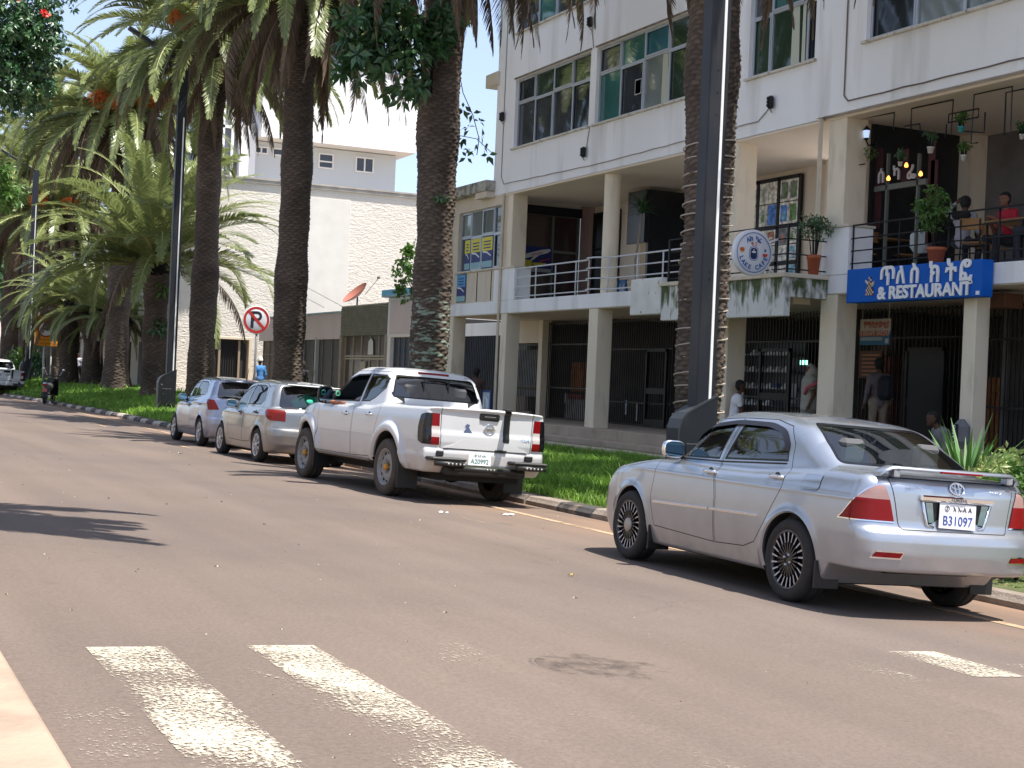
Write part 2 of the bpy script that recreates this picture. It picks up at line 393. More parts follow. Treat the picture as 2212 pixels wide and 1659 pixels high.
def vz(X, Y):   # verge / pavement height
    k = kx(Y)+.15
    if X <= 14.9: return KT-.01 + .30*(1-math.exp(-(max(X-k, 0))/3.2))*.75 + rise(Y)*min(1, max(0, (X-k)/2.5))
    return -.085 + rise(Y)
def sheet(xs, ys, zf):
    V = [(x, y, zf(x, y)) for y in ys for x in xs]; nx = len(xs)
    return np.array(V), np.array([(j*nx+i, j*nx+i+1, (j+1)*nx+i+1, (j+1)*nx+i) for j in range(len(ys)-1) for i in range(nx-1)])
# road
V, F = sheet([-4.0, 0.72, 3, 6, 9.3], [-30, 0, 20, 40, 60, 90, 140, 250, 900], lambda x, y: road_z(x))
tag(link('road', mesh_np('road', V, F, M_road)), kind='structure')
# far ground reaching the horizon
M_earth = mat('earth', (.20, .145, .10), .95, var=.25, vs=.6, bump=.5, bs=12)
V, F = sheet([-1500, -300, -60, 0, 60, 300, 1500], [-600, -100, 0, 60, 120, 400, 2500], lambda x, y: -.75)
tag(link('ground', mesh_np('ground', V, F, M_earth)), kind='structure')
# left pavement with painted edge
M_pave = mat('paving', (.40, .34, .28), .85, var=.12, vs=1.3, bump=.3, bs=40)
M_cream = mat('cream_paint', (.35, .265, .195), .75, var=.08, vs=3, bump=.3, bs=30, dirt=(.22, .15, .11), ds=2.2, dlo=.45, dhi=.75)
k = MB(); k.bbox(.25, .735, -12, 6.95, -.2, .075, .02); o = k.build('left_kerb', M_cream); tag(o, kind='structure')
k = MB(); k.bbox(.25, .735, 6.96, 120, -.2, .075, .02); o = k.build('left_kerb', mat('kerb_stone', (.22, .20, .18), .85, var=.2, vs=2)); tag(o, kind='structure')
k = MB(); k.box(-9, .25, -20, 200, -.5, .07); o = k.build('left_pavement', M_pave); tag(o, kind='structure')
# verge soil, pavement on the right
M_soil = mat('verge_soil', (.075, .085, .03), .95, var=.3, vs=2)
ys = list(np.arange(2, 60, 2.))+list(np.arange(60, 135, 5.))
rows = []; 
V = []; nx = 13
for y in ys:
    for i in range(nx): t = i/(nx-1); x = kx(y)+.12+(14.9-kx(y)-.12)*t; V.append((x, y, vz(x, y)))
F = [(j*nx+i, j*nx+i+1, (j+1)*nx+i+1, (j+1)*nx+i) for j in range(len(ys)-1) for i in range(nx-1)]
tag(link('verge', mesh_np('verge', V, F, M_soil)), kind='structure')
M_side = mat('pavement_concrete', (.27, .225, .18), .88, var=.12, vs=.9, bump=.3, bs=35, dirt=(.20, .15, .11), ds=.7)
V, F = sheet([15.12, 17, 20, 26, 40], ys+[200.], lambda x, y: -.085+rise(y))
tag(link('pavement', mesh_np('pavement', V, F, M_side)), kind='structure')
pe = thing('pavement_edging', None, None, (15, 20, 0)); tag(pe, kind='structure')
M_edge = mat('edging_cream', (.55, .47, .33), .8, var=.15, vs=5, bump=.4, bs=40)
y = 4.
while y < 72:
    k = MB(); z = vz(15.2, y+.5); k.bbox(14.9, 15.12, y, y+.985, z-.25, z+.075+random.uniform(-.006, .006), .015); k.build('edging_stone', M_edge, pe); y += 1.
# kerb of separate painted blocks
kb = thing('right_kerb', None, None, (9, 20, 0)); tag(kb, kind='structure')
KM = [mat('kerb_concrete', (.26, .215, .18), .9, var=.2, vs=6, bump=.5, bs=40, dirt=(.16, .12, .09), ds=3), mat('kerb_black', (.06, .055, .055), .85, var=.25, vs=8, bump=.4, bs=40, dirt=(.2, .15, .11), ds=4, dlo=.5, dhi=.7),
      mat('kerb_white', (.46, .41, .35), .85, var=.15, vs=6, bump=.4, bs=40, dirt=(.2, .15, .11), ds=4, dlo=.5, dhi=.7)]
y = 4.; i = 0
while y < 104:
    L_ = .99; x = kx(y+.5); dz = random.uniform(-.008, .008); dx = random.uniform(-.012, .012); zb = rise(y)*.0
    far = y > 33
    mi = (1 if i % 2 else 2) if far else (0 if i % 3 != 1 else (1 if i % 2 else 0))
    k = MB(); ang = math.atan2(kx(y+1)-kx(y), 1)
    k.prism([(0, -.35), (.03, KT-.035), (.05, KT-.008), (.075, KT), (.24, KT), (.26, KT-.02), (.26, -.55), (0, -.55)], 'xz', 0, L_-.02)
    k.xform(Matrix.Translation((x+dx, y, dz)) @ Matrix.Rotation(-ang, 4, 'Z')); k.build('kerb_block', KM[mi], kb); y += L_; i += 1
# painted markings (worn through by noise)
def worn(name, c, lo, hi, sc_=18, hi_c=None):
    m = mat(name, c, .8, var=.06, vs=4); N = m.node_tree.nodes; L = m.node_tree.links; b = N['Principled BSDF']; tc = N.new('ShaderNodeTexCoord')
    mp = N.new('ShaderNodeMapping'); mp.inputs['Scale'].default_value = (1, .8, 1); L.new(tc.outputs['Object'], mp.inputs[0])
    n = N.new('ShaderNodeTexNoise'); n.inputs['Scale'].default_value = sc_; n.inputs['Detail'].default_value = 9; n.inputs['Roughness'].default_value = .72; L.new(mp.outputs[0], n.inputs[0])
    n2 = N.new('ShaderNodeTexNoise'); n2.inputs['Scale'].default_value = 1.1; n2.inputs['Detail'].default_value = 3; L.new(tc.outputs['Object'], n2.inputs[0])
    ad = N.new('ShaderNodeMath'); ad.operation = 'MULTIPLY_ADD'; ad.inputs[1].default_value = .62; L.new(n2.outputs['Fac'], ad.inputs[0]); L.new(n.outputs['Fac'], ad.inputs[2])
    at = N.new('ShaderNodeAttribute'); at.attribute_name = 'tone'; a2 = N.new('ShaderNodeMath'); a2.operation = 'ADD'; L.new(ad.outputs[0], a2.inputs[0]); L.new(at.outputs['Fac'], a2.inputs[1])
    mr = N.new('ShaderNodeMapRange'); mr.inputs[1].default_value = lo; mr.inputs[2].default_value = hi; L.new(a2.outputs[0], mr.inputs[0])
    t = N.new('ShaderNodeBsdfTransparent'); ms = N.new('ShaderNodeMixShader'); L.new(mr.outputs[0], ms.inputs[0]); L.new(t.outputs[0], ms.inputs[1]); L.new(b.outputs[0], ms.inputs[2]); L.new(ms.outputs[0], N['Material Output'].inputs[0])
    return m
M_zeb = worn('zebra_paint', (.47, .42, .33), .72, .84, 52); M_line = worn('line_paint', (.42, .29, .18), .62, .86, 9); M_faint = worn('faint_paint', (.46, .37, .29), .86, .98, 22)
def patch(name, corners, m, tones=(0, 0, 0, 0), nx=6, ny=24, lift=.004, parent=None):
    """worn paint lying on the road; corners in order (x,y): near-left, near-right, far-right, far-left"""
    V = []; T = []
    for j in range(ny+1):
        v = j/ny
        for i in range(nx+1):
            u = i/nx; a, b, c, d = [Vector(q) for q in corners]; p = (1-v)*((1-u)*a+u*b)+v*((1-u)*d+u*c)
            V.append((p.x, p.y, road_z(p.x)+lift)); T.append((1-v)*((1-u)*tones[0]+u*tones[1])+v*((1-u)*tones[3]+u*tones[2])-(.07 if i in (0, nx) and m is M_zeb else 0))
    F = [(j*(nx+1)+i, j*(nx+1)+i+1, (j+1)*(nx+1)+i+1, (j+1)*(nx+1)+i) for j in range(ny) for i in range(nx)]
    me = mesh_np(name, V, F, m, tone=T)
    if parent is not None: me.transform(Matrix.Translation(-wloc(parent)))
    o = link(name, me, parent)
    if parent is None: tag(o, kind='structure')
    return o
cw = thing('zebra_crossing', None, None, (2, 5, 0)); tag(cw, kind='structure')
patch('zebra_stripe', [(1.17, 2.9), (1.57, 2.9), (1.56, 7.21), (1.18, 7.17)], M_zeb, (-.17, -.11, .02, .0), parent=cw)
patch('zebra_stripe', [(1.98, 2.9), (2.34, 2.9), (2.33, 7.29), (1.97, 7.26)], M_zeb, (-.26, -.08, .03, -.01), parent=cw)
patch('zebra_stripe', [(1.95, 2.9), (2.05, 2.9), (2.03, 6.2), (1.80, 6.7)], M_zeb, (-.28, -.22, -.15, -.14), parent=cw, lift=.006)
patch('zebra_stripe', [(2.8, 2.9), (3.25, 2.9), (3.25, 7.4), (2.8, 7.38)], M_zeb, (-.30, -.26, -.18, -.20), parent=cw)
patch('zebra_stripe', [(3.6, 2.9), (4.05, 2.9), (4.05, 7.4), (3.6, 7.4)], M_zeb, (-.30, -.33, -.34, -.32), parent=cw)
patch('zebra_stripe', [(.80, 2.9), (1.16, 2.9), (1.15, 6.6), (.80, 6.6)], M_zeb, (-.25, -.25, -.19, -.19), parent=cw)
for (x0, x1, y0, y1, t) in ((5.3, 5.55, 6.35, 7.5, -.20), (5.95, 6.35, 6.5, 7.3, -.03), (6.5, 6.8, 5.9, 6.9, -.14)): patch('zebra_stripe', [(x0, y0), (x1, y0), (x1, y1), (x0, y1)], M_zeb, (t,)*4, parent=cw)
# edge line and parking-bay dashes
V = []; T = []; ys_ = np.arange(4, 100, 1.)
for j, yy in enumerate(ys_):
    for dx in (-.06, .06): V.append((kx(yy)-.91+dx, yy, road_z(kx(yy)-.91+dx)+.004)); T.append(.02)
F = [(2*j, 2*j+1, 2*j+3, 2*j+2) for j in range(len(ys_)-1)]
tag(link('edge_line', mesh_np('edge_line', V, F, M_line, tone=T)), kind='structure')
pl = thing('parking_dashes', None, None, (6.6, 40, 0)); tag(pl, kind='structure')
yy = 15.
while yy < 100:
    x = kx(yy)-2.2; t = -.02 if yy > 29 else -.2
    patch('dash', [(x-.05, yy), (x+.05, yy), (kx(yy+2.2)-2.15, yy+2.2), (kx(yy+2.2)-2.25, yy+2.2)], M_line, (t,)*4, 1, 6, parent=pl); yy += 4.9
# manhole outline, litter and pebbles
k = MB(); c = hit(1300*1.0, 1424, Z=-.13); k.lathe([(0, .001), (.35, .001)], (0, 0, 0), 'z', 40); k.lathe([(.36, 0), (.372, .002), (.38, 0)], (0, 0, 0), 'z', 40, cap=False)
k.xform(Matrix.Translation((c.x, c.y, road_z(c.x)+.001)) @ Matrix.Rotation(math.atan(SLOPE), 4, 'Y'))
o = k.build('manhole_cover', worn('worn_cover', (.090, .073, .064), .80, 1.6, 9)); tag(o, 'faint round rim of a manhole cover flush in the road', 'manhole cover')
P = []
for _ in range(260):
    x = random.uniform(1, 8.8); y = random.uniform(3.5, 30); s_ = random.uniform(.004, .012) if random.random() < .9 else random.uniform(.012, .022)
    if x > 8.2: s_ *= 1.4
    P.append((x, y, s_))
k = MB()
for x, y, s_ in P:
    n = len(k.v); a = random.random()*3; z = road_z(x)
    for q in range(5): k.v.append((x+s_*math.cos(a+q*1.257)*random.uniform(.7, 1.3), y+s_*math.sin(a+q*1.257), z+.001))
    k.v.append((x, y, z+s_*.7))
    for q in range(5): k.f.append((n+q, n+(q+1) % 5, n+5)); k.m.append(0 if random.random() < .7 else 1); k.sm.append(False)
o = k.build('road_grit', [mat('grit_dark', (.06, .045, .035), .9), mat('grit_pale', (.35, .3, .24), .9)]); tag(o, 'dark and pale grit scattered over the asphalt', 'grit', kind='stuff')
for (px, py, w_, lab) in ((957, 1104, .09, 'small torn white paper lying on the road left of the pickup'), (1100, 1107, .16, 'crumpled strip of white litter on the road beside the pickup shadow'), (390, 978, .10, 'white paper scrap on the road beside the far hatchbacks'), (1235, 1241, .05, 'single yellowed leaf lying on the open road')):
    p = hit(px*.0+px, py, Z=-.15); p = hit(px, py, Z=road_z(p.x)); k = MB()
    for j in range(5):
        a = random.uniform(0, 6.3); r = w_*random.uniform(.15, .4); cx, cy = p.x+random.uniform(-w_, w_)*.5, p.y+random.uniform(-w_, w_)*.5
        k.face([(cx+r*math.cos(a+t)*random.uniform(.6, 1), cy+r*math.sin(a+t), road_z(cx)+.005+random.uniform(0, .02)) for t in (0, 1.5, 3.1, 4.6)])
    m_ = mat('litter_white', (.7, .7, .68), .8) if 'leaf' not in lab else mat('dry_leaf', (.45, .30, .05), .7)
    single(k, 'paper_scrap' if 'leaf' not in lab else 'fallen_leaf', m_, lab, 'litter' if 'leaf' not in lab else 'leaf')
# ------------------------------------------------------------------ grass
def grass():
    N1, N2 = 118000, 70000
    y1 = rng.uniform(5, 32, N1); y2 = 32+rng.random(N2)**1.2*60; y = np.concatenate([y1, y2]); n = len(y)
    kxx = 9.0-np.where(y > 48, .0011*(y-48)**2, 0); u = rng.random(n); x = kxx+.27+(14.86-kxx-.27)*u
    t = np.clip((y-42)/28, 0, 1); ri = .30*t*t*(3-2*t)
    z = KT-.01+.225*(1-np.exp(-np.maximum(x-kxx-.15, 0)/3.2))+ri*np.clip((x-kxx-.15)/2.5, 0, 1)
    pn = np.sin(x*2.1+1.3*np.sin(y*.9))*np.sin(y*1.3+x*.7)+.5*np.sin(x*5.3+y*4.1)
    bare = (np.hypot((x-12.6)/1.6, (y-46.5)/.8) < 1) | ((x < 11.4) & (y < 13.2))
    h = (.10+.09*rng.random(n))*(1+.30*pn)*np.where(u > .9, .45, 1)*np.where(u < .06, .8, 1); h = np.where(y > 32, h*1.25, h); h = np.where(bare, .01, h)
    tall = rng.random(n) < .02; h = np.where(tall & ~bare, h*1.9, h)
    a = rng.uniform(0, 2*np.pi, n); w = .006+.004*rng.random(n); w = np.where(y > 32, w*2.2, w); w = np.where(y > 55, w*1.6, w)
    le = rng.uniform(.2, .9, n)*h; b = rng.uniform(0, 2*np.pi, n)
    bx, by = np.cos(a)*w, np.sin(a)*w; lx, ly = np.cos(b)*le, np.sin(b)*le
    P0 = np.stack([x-bx, y-by, z], 1); P1 = np.stack([x+bx, y+by, z], 1); P2 = np.stack([x+bx*.7+lx*.35, y+by*.7+ly*.35, z+h*.6], 1); P3 = np.stack([x-bx*.7+lx*.35, y-by*.7+ly*.35, z+h*.6], 1); P4 = np.stack([x+lx, y+ly, z+h*.92], 1)
    V = np.stack([P0, P1, P2, P3, P4], 1).reshape(-1, 3); i = np.arange(n)*5
    Fq = np.stack([i, i+1, i+2, i+3], 1); Ft = np.stack([i+3, i+2, i+4, i+4], 1)
    tone = (.62+.55*rng.random(n)+.28*pn)*np.where(rng.random(n) < .08, 1.6, 1)
    me = bpy.data.meshes.new('grass'); me.vertices.add(len(V)); me.vertices.foreach_set('co', V.astype(np.float32).ravel())
    lq = np.concatenate([Fq, np.full((n, 1), 0)], 1)
    loops = np.concatenate([Fq, Ft[:, :3]], 1).ravel(); starts = np.stack([np.arange(n)*7, np.arange(n)*7+4], 1).ravel()
    me.loops.add(len(loops)); me.loops.foreach_set('vertex_index', loops.astype(np.int32)); me.polygons.add(2*n); me.polygons.foreach_set('loop_start', starts.astype(np.int32))
    me.attributes.new('tone', 'FLOAT', 'POINT').data.foreach_set('value', np.repeat(tone, 5).astype(np.float32))
    me.materials.append(mat('grass_blade', (.185, .34, .045), .6, attr=True, trans=.35)); me.update()
    o = link('grass', me); tag(o, 'bright green uncut grass covering the verge between kerb and pavement', 'grass', kind='stuff')
grass()
# ================================================================== OFFICE BUILDING WITH CAFES
M_wh = mat('wall_white', (.89, .89, .905), .85, var=.03, vs=.5, bump=.25, bs=25, bd=.01, dirt=(.62, .60, .58), ds=1.5, dlo=.52, dhi=.80, stretch=(1, 1, .12))
M_cr = mat('wall_cream', (.66, .58, .47), .85, var=.05, vs=1.2, bump=.3, bs=30, bd=.01, dirt=(.46, .38, .28), ds=2.2, dlo=.58, dhi=.85, stretch=(1, 1, .2))
M_sof = mat('soffit_cream', (.80, .67, .53), .9, var=.04, vs=.8)
M_col = mat('column_cream', (.80, .70, .55), .8, var=.05, vs=1.5, bump=.25, bs=30, bd=.01, dirt=(.48, .41, .32), ds=2.6, dlo=.55, dhi=.85, stretch=(1, 1, .3))
M_fr = mat('alu_frame', (.50, .54, .60), .4, .35); M_sill = mat('sill_stone', (.62, .58, .52), .8, var=.15, vs=4, dirt=(.25, .2, .15), ds=9, dlo=.55, dhi=.7)
M_blk = mat('black_iron', (.010, .010, .012), .45, .3); M_rail = mat('rail_grey_white', (.62, .63, .66), .45, var=.08, vs=8)
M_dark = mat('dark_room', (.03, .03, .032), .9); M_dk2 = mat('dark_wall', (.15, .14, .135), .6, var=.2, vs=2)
M_conc = mat('plinth_concrete', (.44, .36, .28), .9, var=.12, vs=1.4, bump=.4, bs=30, dirt=(.28, .22, .16), ds=1.2, dlo=.5, dhi=.75)
M_rust = mat('rusty_pipe', (.30, .15, .07), .8, var=.3, vs=8); M_wire = mat('grey_cable', (.30, .27, .25), .7)
PANES = [mat('pane_%s' % n, c, .04, 0, spec=.9, var=.25, vs=1.1, stretch=(1, 1, .5)) for n, c in (('dark', (.02, .028, .034)), ('green', (.03, .055, .035)), ('teal', (.045, .15, .14)), ('greydark', (.045, .052, .06)), ('curtain', (.20, .23, .22)), ('blue', (.04, .15, .20)))]
B = thing('office_building', 'large white office block with black-railed and white-railed balconies and cream columns', 'building', (17, 30, 0))
def wallX(k, X, y0, y1, z0, z1, holes, depth=.2, mi=0):
    """wall facing -X with real openings and reveals"""
    ys = sorted({y0, y1, *[h[i] for h in holes for i in (0, 1)]}); zs = sorted({z0, z1, *[h[i] for h in holes for i in (2, 3)]})
    for a, b in zip(ys[:-1], ys[1:]):
        for c, d in zip(zs[:-1], zs[1:]):
            m_ = ((a+b)/2, (c+d)/2)
            if any(h[0] < m_[0] < h[1] and h[2] < m_[1] < h[3] for h in holes): continue
            k.face([(X, b, c), (X, a, c), (X, a, d), (X, b, d)], mi)
            k.face([(X+depth, a, c), (X+depth, b, c), (X+depth, b, d), (X+depth, a, d)], mi)
    for h in holes:
        a, b, c, d = h
        k.face([(X, a, c), (X+depth, a, c), (X+depth, a, d), (X, a, d)], mi); k.face([(X, b, d), (X+depth, b, d), (X+depth, b, c), (X, b, c)], mi)
        k.face([(X, a, d), (X+depth, a, d), (X+depth, b, d), (X, b, d)], mi); k.face([(X, b, c), (X+depth, b, c), (X+depth, a, c), (X, a, c)], mi)
def windowX(X, ys, zs, skip_top=(), kinds=None, sill=True, parent=B, bar=.055, fm=None, depth=.14, pane_x=.02):
    """ys: column lines, zs: row lines; each pane a piece of its own"""
    ys = sorted(ys); k = MB(); x0, x1 = X+depth-.05, X+depth+.02
    w = link('window', None); w.parent = parent
    wo = Vector((X+depth, sum(ys)/len(ys), zs[0])); w.location = wo-wloc(parent)
    e = bar/2
    for i, y in enumerate(ys): b_ = bar*.8 if 0 < i < len(ys)-1 else bar; k.box(x0, x1, y-b_/2, y+b_/2, zs[0], zs[-1])
    for z in zs:
        for a, b in zip(ys[:-1], ys[1:]): k.box(x0+.004, x1-.004, a+e, b-e, z-bar*.5 if z != zs[0] else z, z+bar*.5 if z != zs[-1] else z)
    for i, (a, b) in enumerate(zip(ys[:-1], ys[1:])):       # inner casement frames
        for j, (c, d) in enumerate(zip(zs[:-1], zs[1:])):
            q = .035
            if (i+j) % 2 == 0:
                k.box(x0-.012, x0+.01, a+e, b-e, c+e, c+e+q); k.box(x0-.012, x0+.01, a+e, b-e, d-e-q, d-e); k.box(x0-.012, x0+.01, a+e, a+e+q, c+e+q, d-e-q); k.box(x0-.012, x0+.01, b-e-q, b-e, c+e+q, d-e-q)
    k.build('frame', fm or M_fr, w)
    n = 0
    for i, (a, b) in enumerate(zip(ys[:-1], ys[1:])):
        for j, (c, d) in enumerate(zip(zs[:-1], zs[1:])):
            kd = (kinds[n % len(kinds)] if kinds else random.choice([0, 0, 1, 3, 3])); n += 1
            t = random.uniform(-.006, .006); u = random.uniform(-.004, .004); x = X+depth-.01; p = MB()
            p.face([(x+t, b, c+u*0), (x-t, a, c), (x-t+u, a, d), (x+t+u, b, d)]); p.face([(x+.012, a, c), (x+.012, b, c), (x+.012, b, d), (x+.012, a, d)]); p.build('pane', PANES[kd], w)
    if sill:
        s = MB(); s.bbox(X-.07, X+depth-.05, ys[0]-.08, ys[-1]+.08, zs[0]-.055, zs[0]-.002, .008); s.build('sill', M_sill, w)
    return w
# upper floors: left volume X=17, right volume slightly proud
YA = [37.27, 36.18, 35.08, 33.98, 32.87]; YB = [32.55, 31.46, 30.33, 29.21, 28.15]; YC = [25.85, 25.2, 23.99, 23.60]; YD = [21.87, 20.63, 19.44, 18.2, 17.0, 15.8]; YE = [13.5, 12.3, 11.1, 9.9]
holes = []; holesR = []
for fl in range(3):
    z0, z1 = 7.70+fl*3.16, 9.57+fl*3.16
    for Yw in (YA, YB, YC): holes.append((Yw[-1], Yw[0], z0, z1))
    for Yw in (YD, YE): holesR.append((Yw[-1], Yw[0], z0, z1))
k = MB(); wallX(k, 17.0, 23.25, 38.35, 6.5, 17, holes); k.box(17.0, 24, 38.35, 38.5, 6.5, 17); k.build('wall', M_wh, B)
k = MB(); wallX(k, 16.86, 4, 23.3, 6.5, 17, holesR); k.face([(16.86, 23.3, 6.5), (17.1, 23.3, 6.5), (17.1, 23.3, 17), (16.86, 23.3, 17)]); k.build('wall', M_wh, B)
k = MB(); k.box(17.0, 17.2, 4, 4.2, 6.5, 17); k.box(17.05, 24, 4, 38.3, 16.9, 17.2); k.build('roof', M_conc, B)
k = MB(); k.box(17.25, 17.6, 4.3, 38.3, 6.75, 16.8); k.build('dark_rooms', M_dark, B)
K1 = [3, 0, 0, 1, 0, 1, 3, 0, 1, 0]
for fl in range(3):
    z0 = 7.70+fl*3.16; zs = [z0, z0+1.22, z0+1.87]
    # pane order runs from the near end to the far end, lower pane first
    windowX(17.0, YA, zs, kinds=[0, 1, 3, 1, 3, 1, 3, 0] if fl == 0 else [2, 2, 3, 2, 2, 2, 0, 2])
    windowX(17.0, YB, zs, kinds=[1, 1, 4, 5, 3, 2, 2, 3] if fl == 0 else [3, 3, 0, 1, 3, 2, 0, 2])
    windowX(17.0, YC, zs, kinds=[0, 1, 1, 2, 1, 3] if fl == 0 else [0, 3, 0, 0])
    windowX(16.86, YD, zs, kinds=[4, 4, 4, 4, 4, 4, 4, 3, 0, 3] if fl == 0 else [0, 3]); windowX(16.86, YE, zs)
# curtains and things seen in the panes of the first office floor
for (y, z, w_, h_) in ((29.55, 7.75, .28, 1.15), (24.55, 7.75, .28, 1.15), (24.2, 7.75, .12, 1.15)):
    k = MB(); k.prism([(y, z), (y-w_, z), (y-w_*.85, z+h_), (y-w_*.05, z+h_)], 'yz', 17.118, 17.124); k.build('curtain', mat('pale_curtain', (.50, .52, .42), .9), B)
k = MB(); [k.box(17.12, 17.126, a, a+w_, z, z+h_) for a, w_, z, h_ in ((30.5, .3, 8.15, .36), (30.52, .26, 8.17, .32))]
k.build('notice', mat('notice_paper', (.55, .58, .58), .7), B)
# mossy lip over the window heads
k = MB()
for Yw in (YA, YB): k.bbox(16.965, 17.0, Yw[-1]-.05, Yw[0]+.05, 9.585, 9.625, .005)
k.build('window_hood', mat('stained_lip', (.22, .18, .13), .9, var=.4, vs=6), B)
# cables and small black floodlights on the wall
def cable(name, pts, r=.012, m=None, parent=B, sag=0):
    P = [];
    for a, b in zip(pts[:-1], pts[1:]):
        a, b = Vector(a), Vector(b); n = max(2, int((b-a).length/.5))
        for i in range(n): t = i/n; p = a.lerp(b, t); p.z -= sag*4*t*(1-t)+.008*math.sin(p.y*5+p.z*3); P.append(p)
    P.append(Vector(pts[-1])); k = MB(); k.tube(P, r, 5); k.build(name, m or M_wire, parent)
cable('wall_cable', [(16.98, 37.95, 13), (16.98, 37.95, 6.98), (16.98, 37.75, 6.77), (16.98, 32.2, 6.69), (16.98, 25.4, 6.76), (16.98, 24.95, 7.02)])
cable('wall_cable', [(16.98, 32.87, 10.2), (16.98, 32.72, 9.6)]); cable('wall_cable', [(16.98, 32.75, 7.66), (16.98, 32.9, 7.1)])
cable('wall_cable', [(16.84, 22.42, 12), (16.84, 22.42, 6.80), (16.84, 22.3, 6.68), (16.84, 8, 6.68)], .014, mat('dark_joint', (.16, .13, .11), .9))
cable('wall_cable', [(16.98, 23.05, 12), (16.985, 23.4, 6.9)], .006, mat('dark_joint', (.16, .13, .11), .9))
for i, (y, z) in enumerate(((32.84, 10.26), (32.9, 7.05), (37.92, 8.65), (24.88, 7.06))):
    k = MB(); k.bbox(16.86, 16.97, y-.06, y+.06, z-.13, z+.13, .03); [k.tube([(16.855, y, z+d), (16.835, y, z+d)], .035, 8) for d in (-.07, 0, .07)]
    k.tube([(16.9, y, z-.13), (16.95, y, z-.2)], .01, 5); k.build('floodlight', M_blk, B)
# end canopy stub at the far corner of the facade
k = MB(); k.bbox(16.9, 18.5, 38.35, 39.15, 9.62, 10.0, .02); k.build('canopy_stub', M_cr, B)
# slabs and soffits
k = MB(); k.bbox(17.005, 20.6, 4, 38.34, 6.44, 6.497, .01); k.build('slab', M_sof, B)
k = MB(); k.bbox(17.0, 24, 22.9, 41.5, 3.18, 3.53, .012); k.build('slab', M_wh, B)
k = MB(); k.bbox(17.0, 24, 4, 22.88, 3.18, 3.53, .012); k.build('slab', M_wh, B)
k = MB(); k.bbox(17.04, 24, 4, 41.45, 3.165, 3.178, .002); k.build('soffit', M_sof, B)
# low wing at the far end
k = MB(); wallX(k, 17.02, 37.55, 41.45, 3.53, 6.62, [(37.86, 40.95, 4.48, 6.22)], .15); k.build('wall', M_cr, B)
k = MB(); k.bbox(16.7, 24, 38.36, 41.75, 6.62, 6.93, .02); k.build('roof', mat('stained_fascia', (.42, .40, .35), .9, var=.25, vs=3, dirt=(.10, .13, .09), ds=4, dlo=.45, dhi=.65), B)
k = MB(); k.box(16.75, 17.4, 38.4, 39.2, 6.45, 6.62); k.build('broken_eave', M_cr, B)
windowX(17.02, [40.93, 40.18, 39.4, 38.55, 37.88], [4.48, 5.47, 6.22], kinds=[0, 3, 4, 4, 4, 4, 3, 4], bar=.05)
for (y0, y1, z0, z1, c) in ((38.62, 39.36, 4.52, 5.42, 0), (39.44, 40.14, 4.52, 5.42, 0), (40.22, 40.62, 4.52, 5.42, 1), (40.2, 40.85, 3.58, 4.40, 2)):
    k = MB(); x = 17.105 if c < 2 else 16.99; h = z1-z0
    k.box(x, x+.01, y0, y1, z0, z1, 0); k.box(x-.004, x, y0+.01, y1-.01, z0+h*.55, z1-.02, 1 if c < 2 else 2); k.box(x-.004, x, y0+.01, y1-.01, z0+.02, z0+h*.22, 3)
    k.prism([(y0+.1, z0+h*.35), (y0+.5*(y1-y0), z0+h*.47), (y1-.08, z0+h*.5), (y1-.08, z0+h*.55), (y0+.5*(y1-y0), z0+h*.52), (y0+.1, z0+h*.4)], 'yz', x-.008, x-.004, 4)
    for j in range(3): k.box(x-.008, x-.004, y0+.12, y1-.12, z0+h*(.62+j*.1), z0+h*(.66+j*.1), 0)
    o = k.build('travel_poster', [mat('poster_navy', (.015, .03, .18), .5), mat('poster_yellow', (.70, .62, .05), .5), mat('poster_sky', (.08, .33, .62), .5), mat('poster_sea', (.25, .45, .50), .5), mat('poster_white', (.75, .76, .78), .5)], B)
k = MB(); [k.box(17.0, 17.018, y, y+.012, 3.56, 4.4) for y in (38.4, 39.4)]; k.build('panel_joint', M_seam if 'M_seam' in globals() else M_blk, B)
# ground floor columns (front face, depth), upper columns, piers
for (y0, y1, d, x) in ((41.05, 41.45, .42, 17.0), (37.25, 37.62, .42, 17.0), (31.95, 32.41, .42, 17.0), (26.2, 26.62, .45, 17.0), (22.58, 23.08, .47, 17.0), (18.9, 19.2, .3, 17.0), (13.5, 13.95, .45, 17.0)):
    k = MB(); k.bbox(x+.002, x+d, y0, y1, .16 if abs(y0-31.95) < .1 else .25, 3.164, .012); k.build('column', M_col, B)
for (y0, y1, d) in ((37.2, 37.62, .45), (26.15, 26.55, .48), (22.55, 23.08, .5), (13.5, 13.95, .45)):
    k = MB(); k.bbox(17.03, 17.03+d, y0, y1, 3.53, 6.504, .012); k.build('column', M_col, B)
k = MB(); k.lathe([(.20, 3.53), (.20, 6.504)], (17.32, 32.05, 0), 'z', 28, cap=False); k.build('column', M_col, B)
for (y0, y1, x0, x1, z) in ((36.85, 38.2, 17.0, 17.5, 4.46), (22.3, 23.1, 16.985, 17.55, 4.45), (26.2, 27.3, 16.98, 17.5, 4.3)):
    k = MB(); k.bbox(x0, x1, y0, y1, 3.53, z-.05, .01); k.bbox(x0-.03, x1+.03, y0-.03, y1+.03, z-.05, z, .01, 1); k.build('parapet_pier', [M_wh, M_cr], B)
k = MB(); k.box(17.56, 18.3, 22.85, 23.05, 3.53, 6.50); k.build('wall', M_sof, B)
for (y, x) in ((37.7, 16.96), (23.2, 16.93), (26.7, 16.97)):
    cable('drain_pipe', [(x, y, 6.5), (x, y, .3 if y > 30 else 3.5)], .04 if y > 30 else .045, mat('pipe_cream', (.60, .52, .40), .6, var=.1, vs=3))
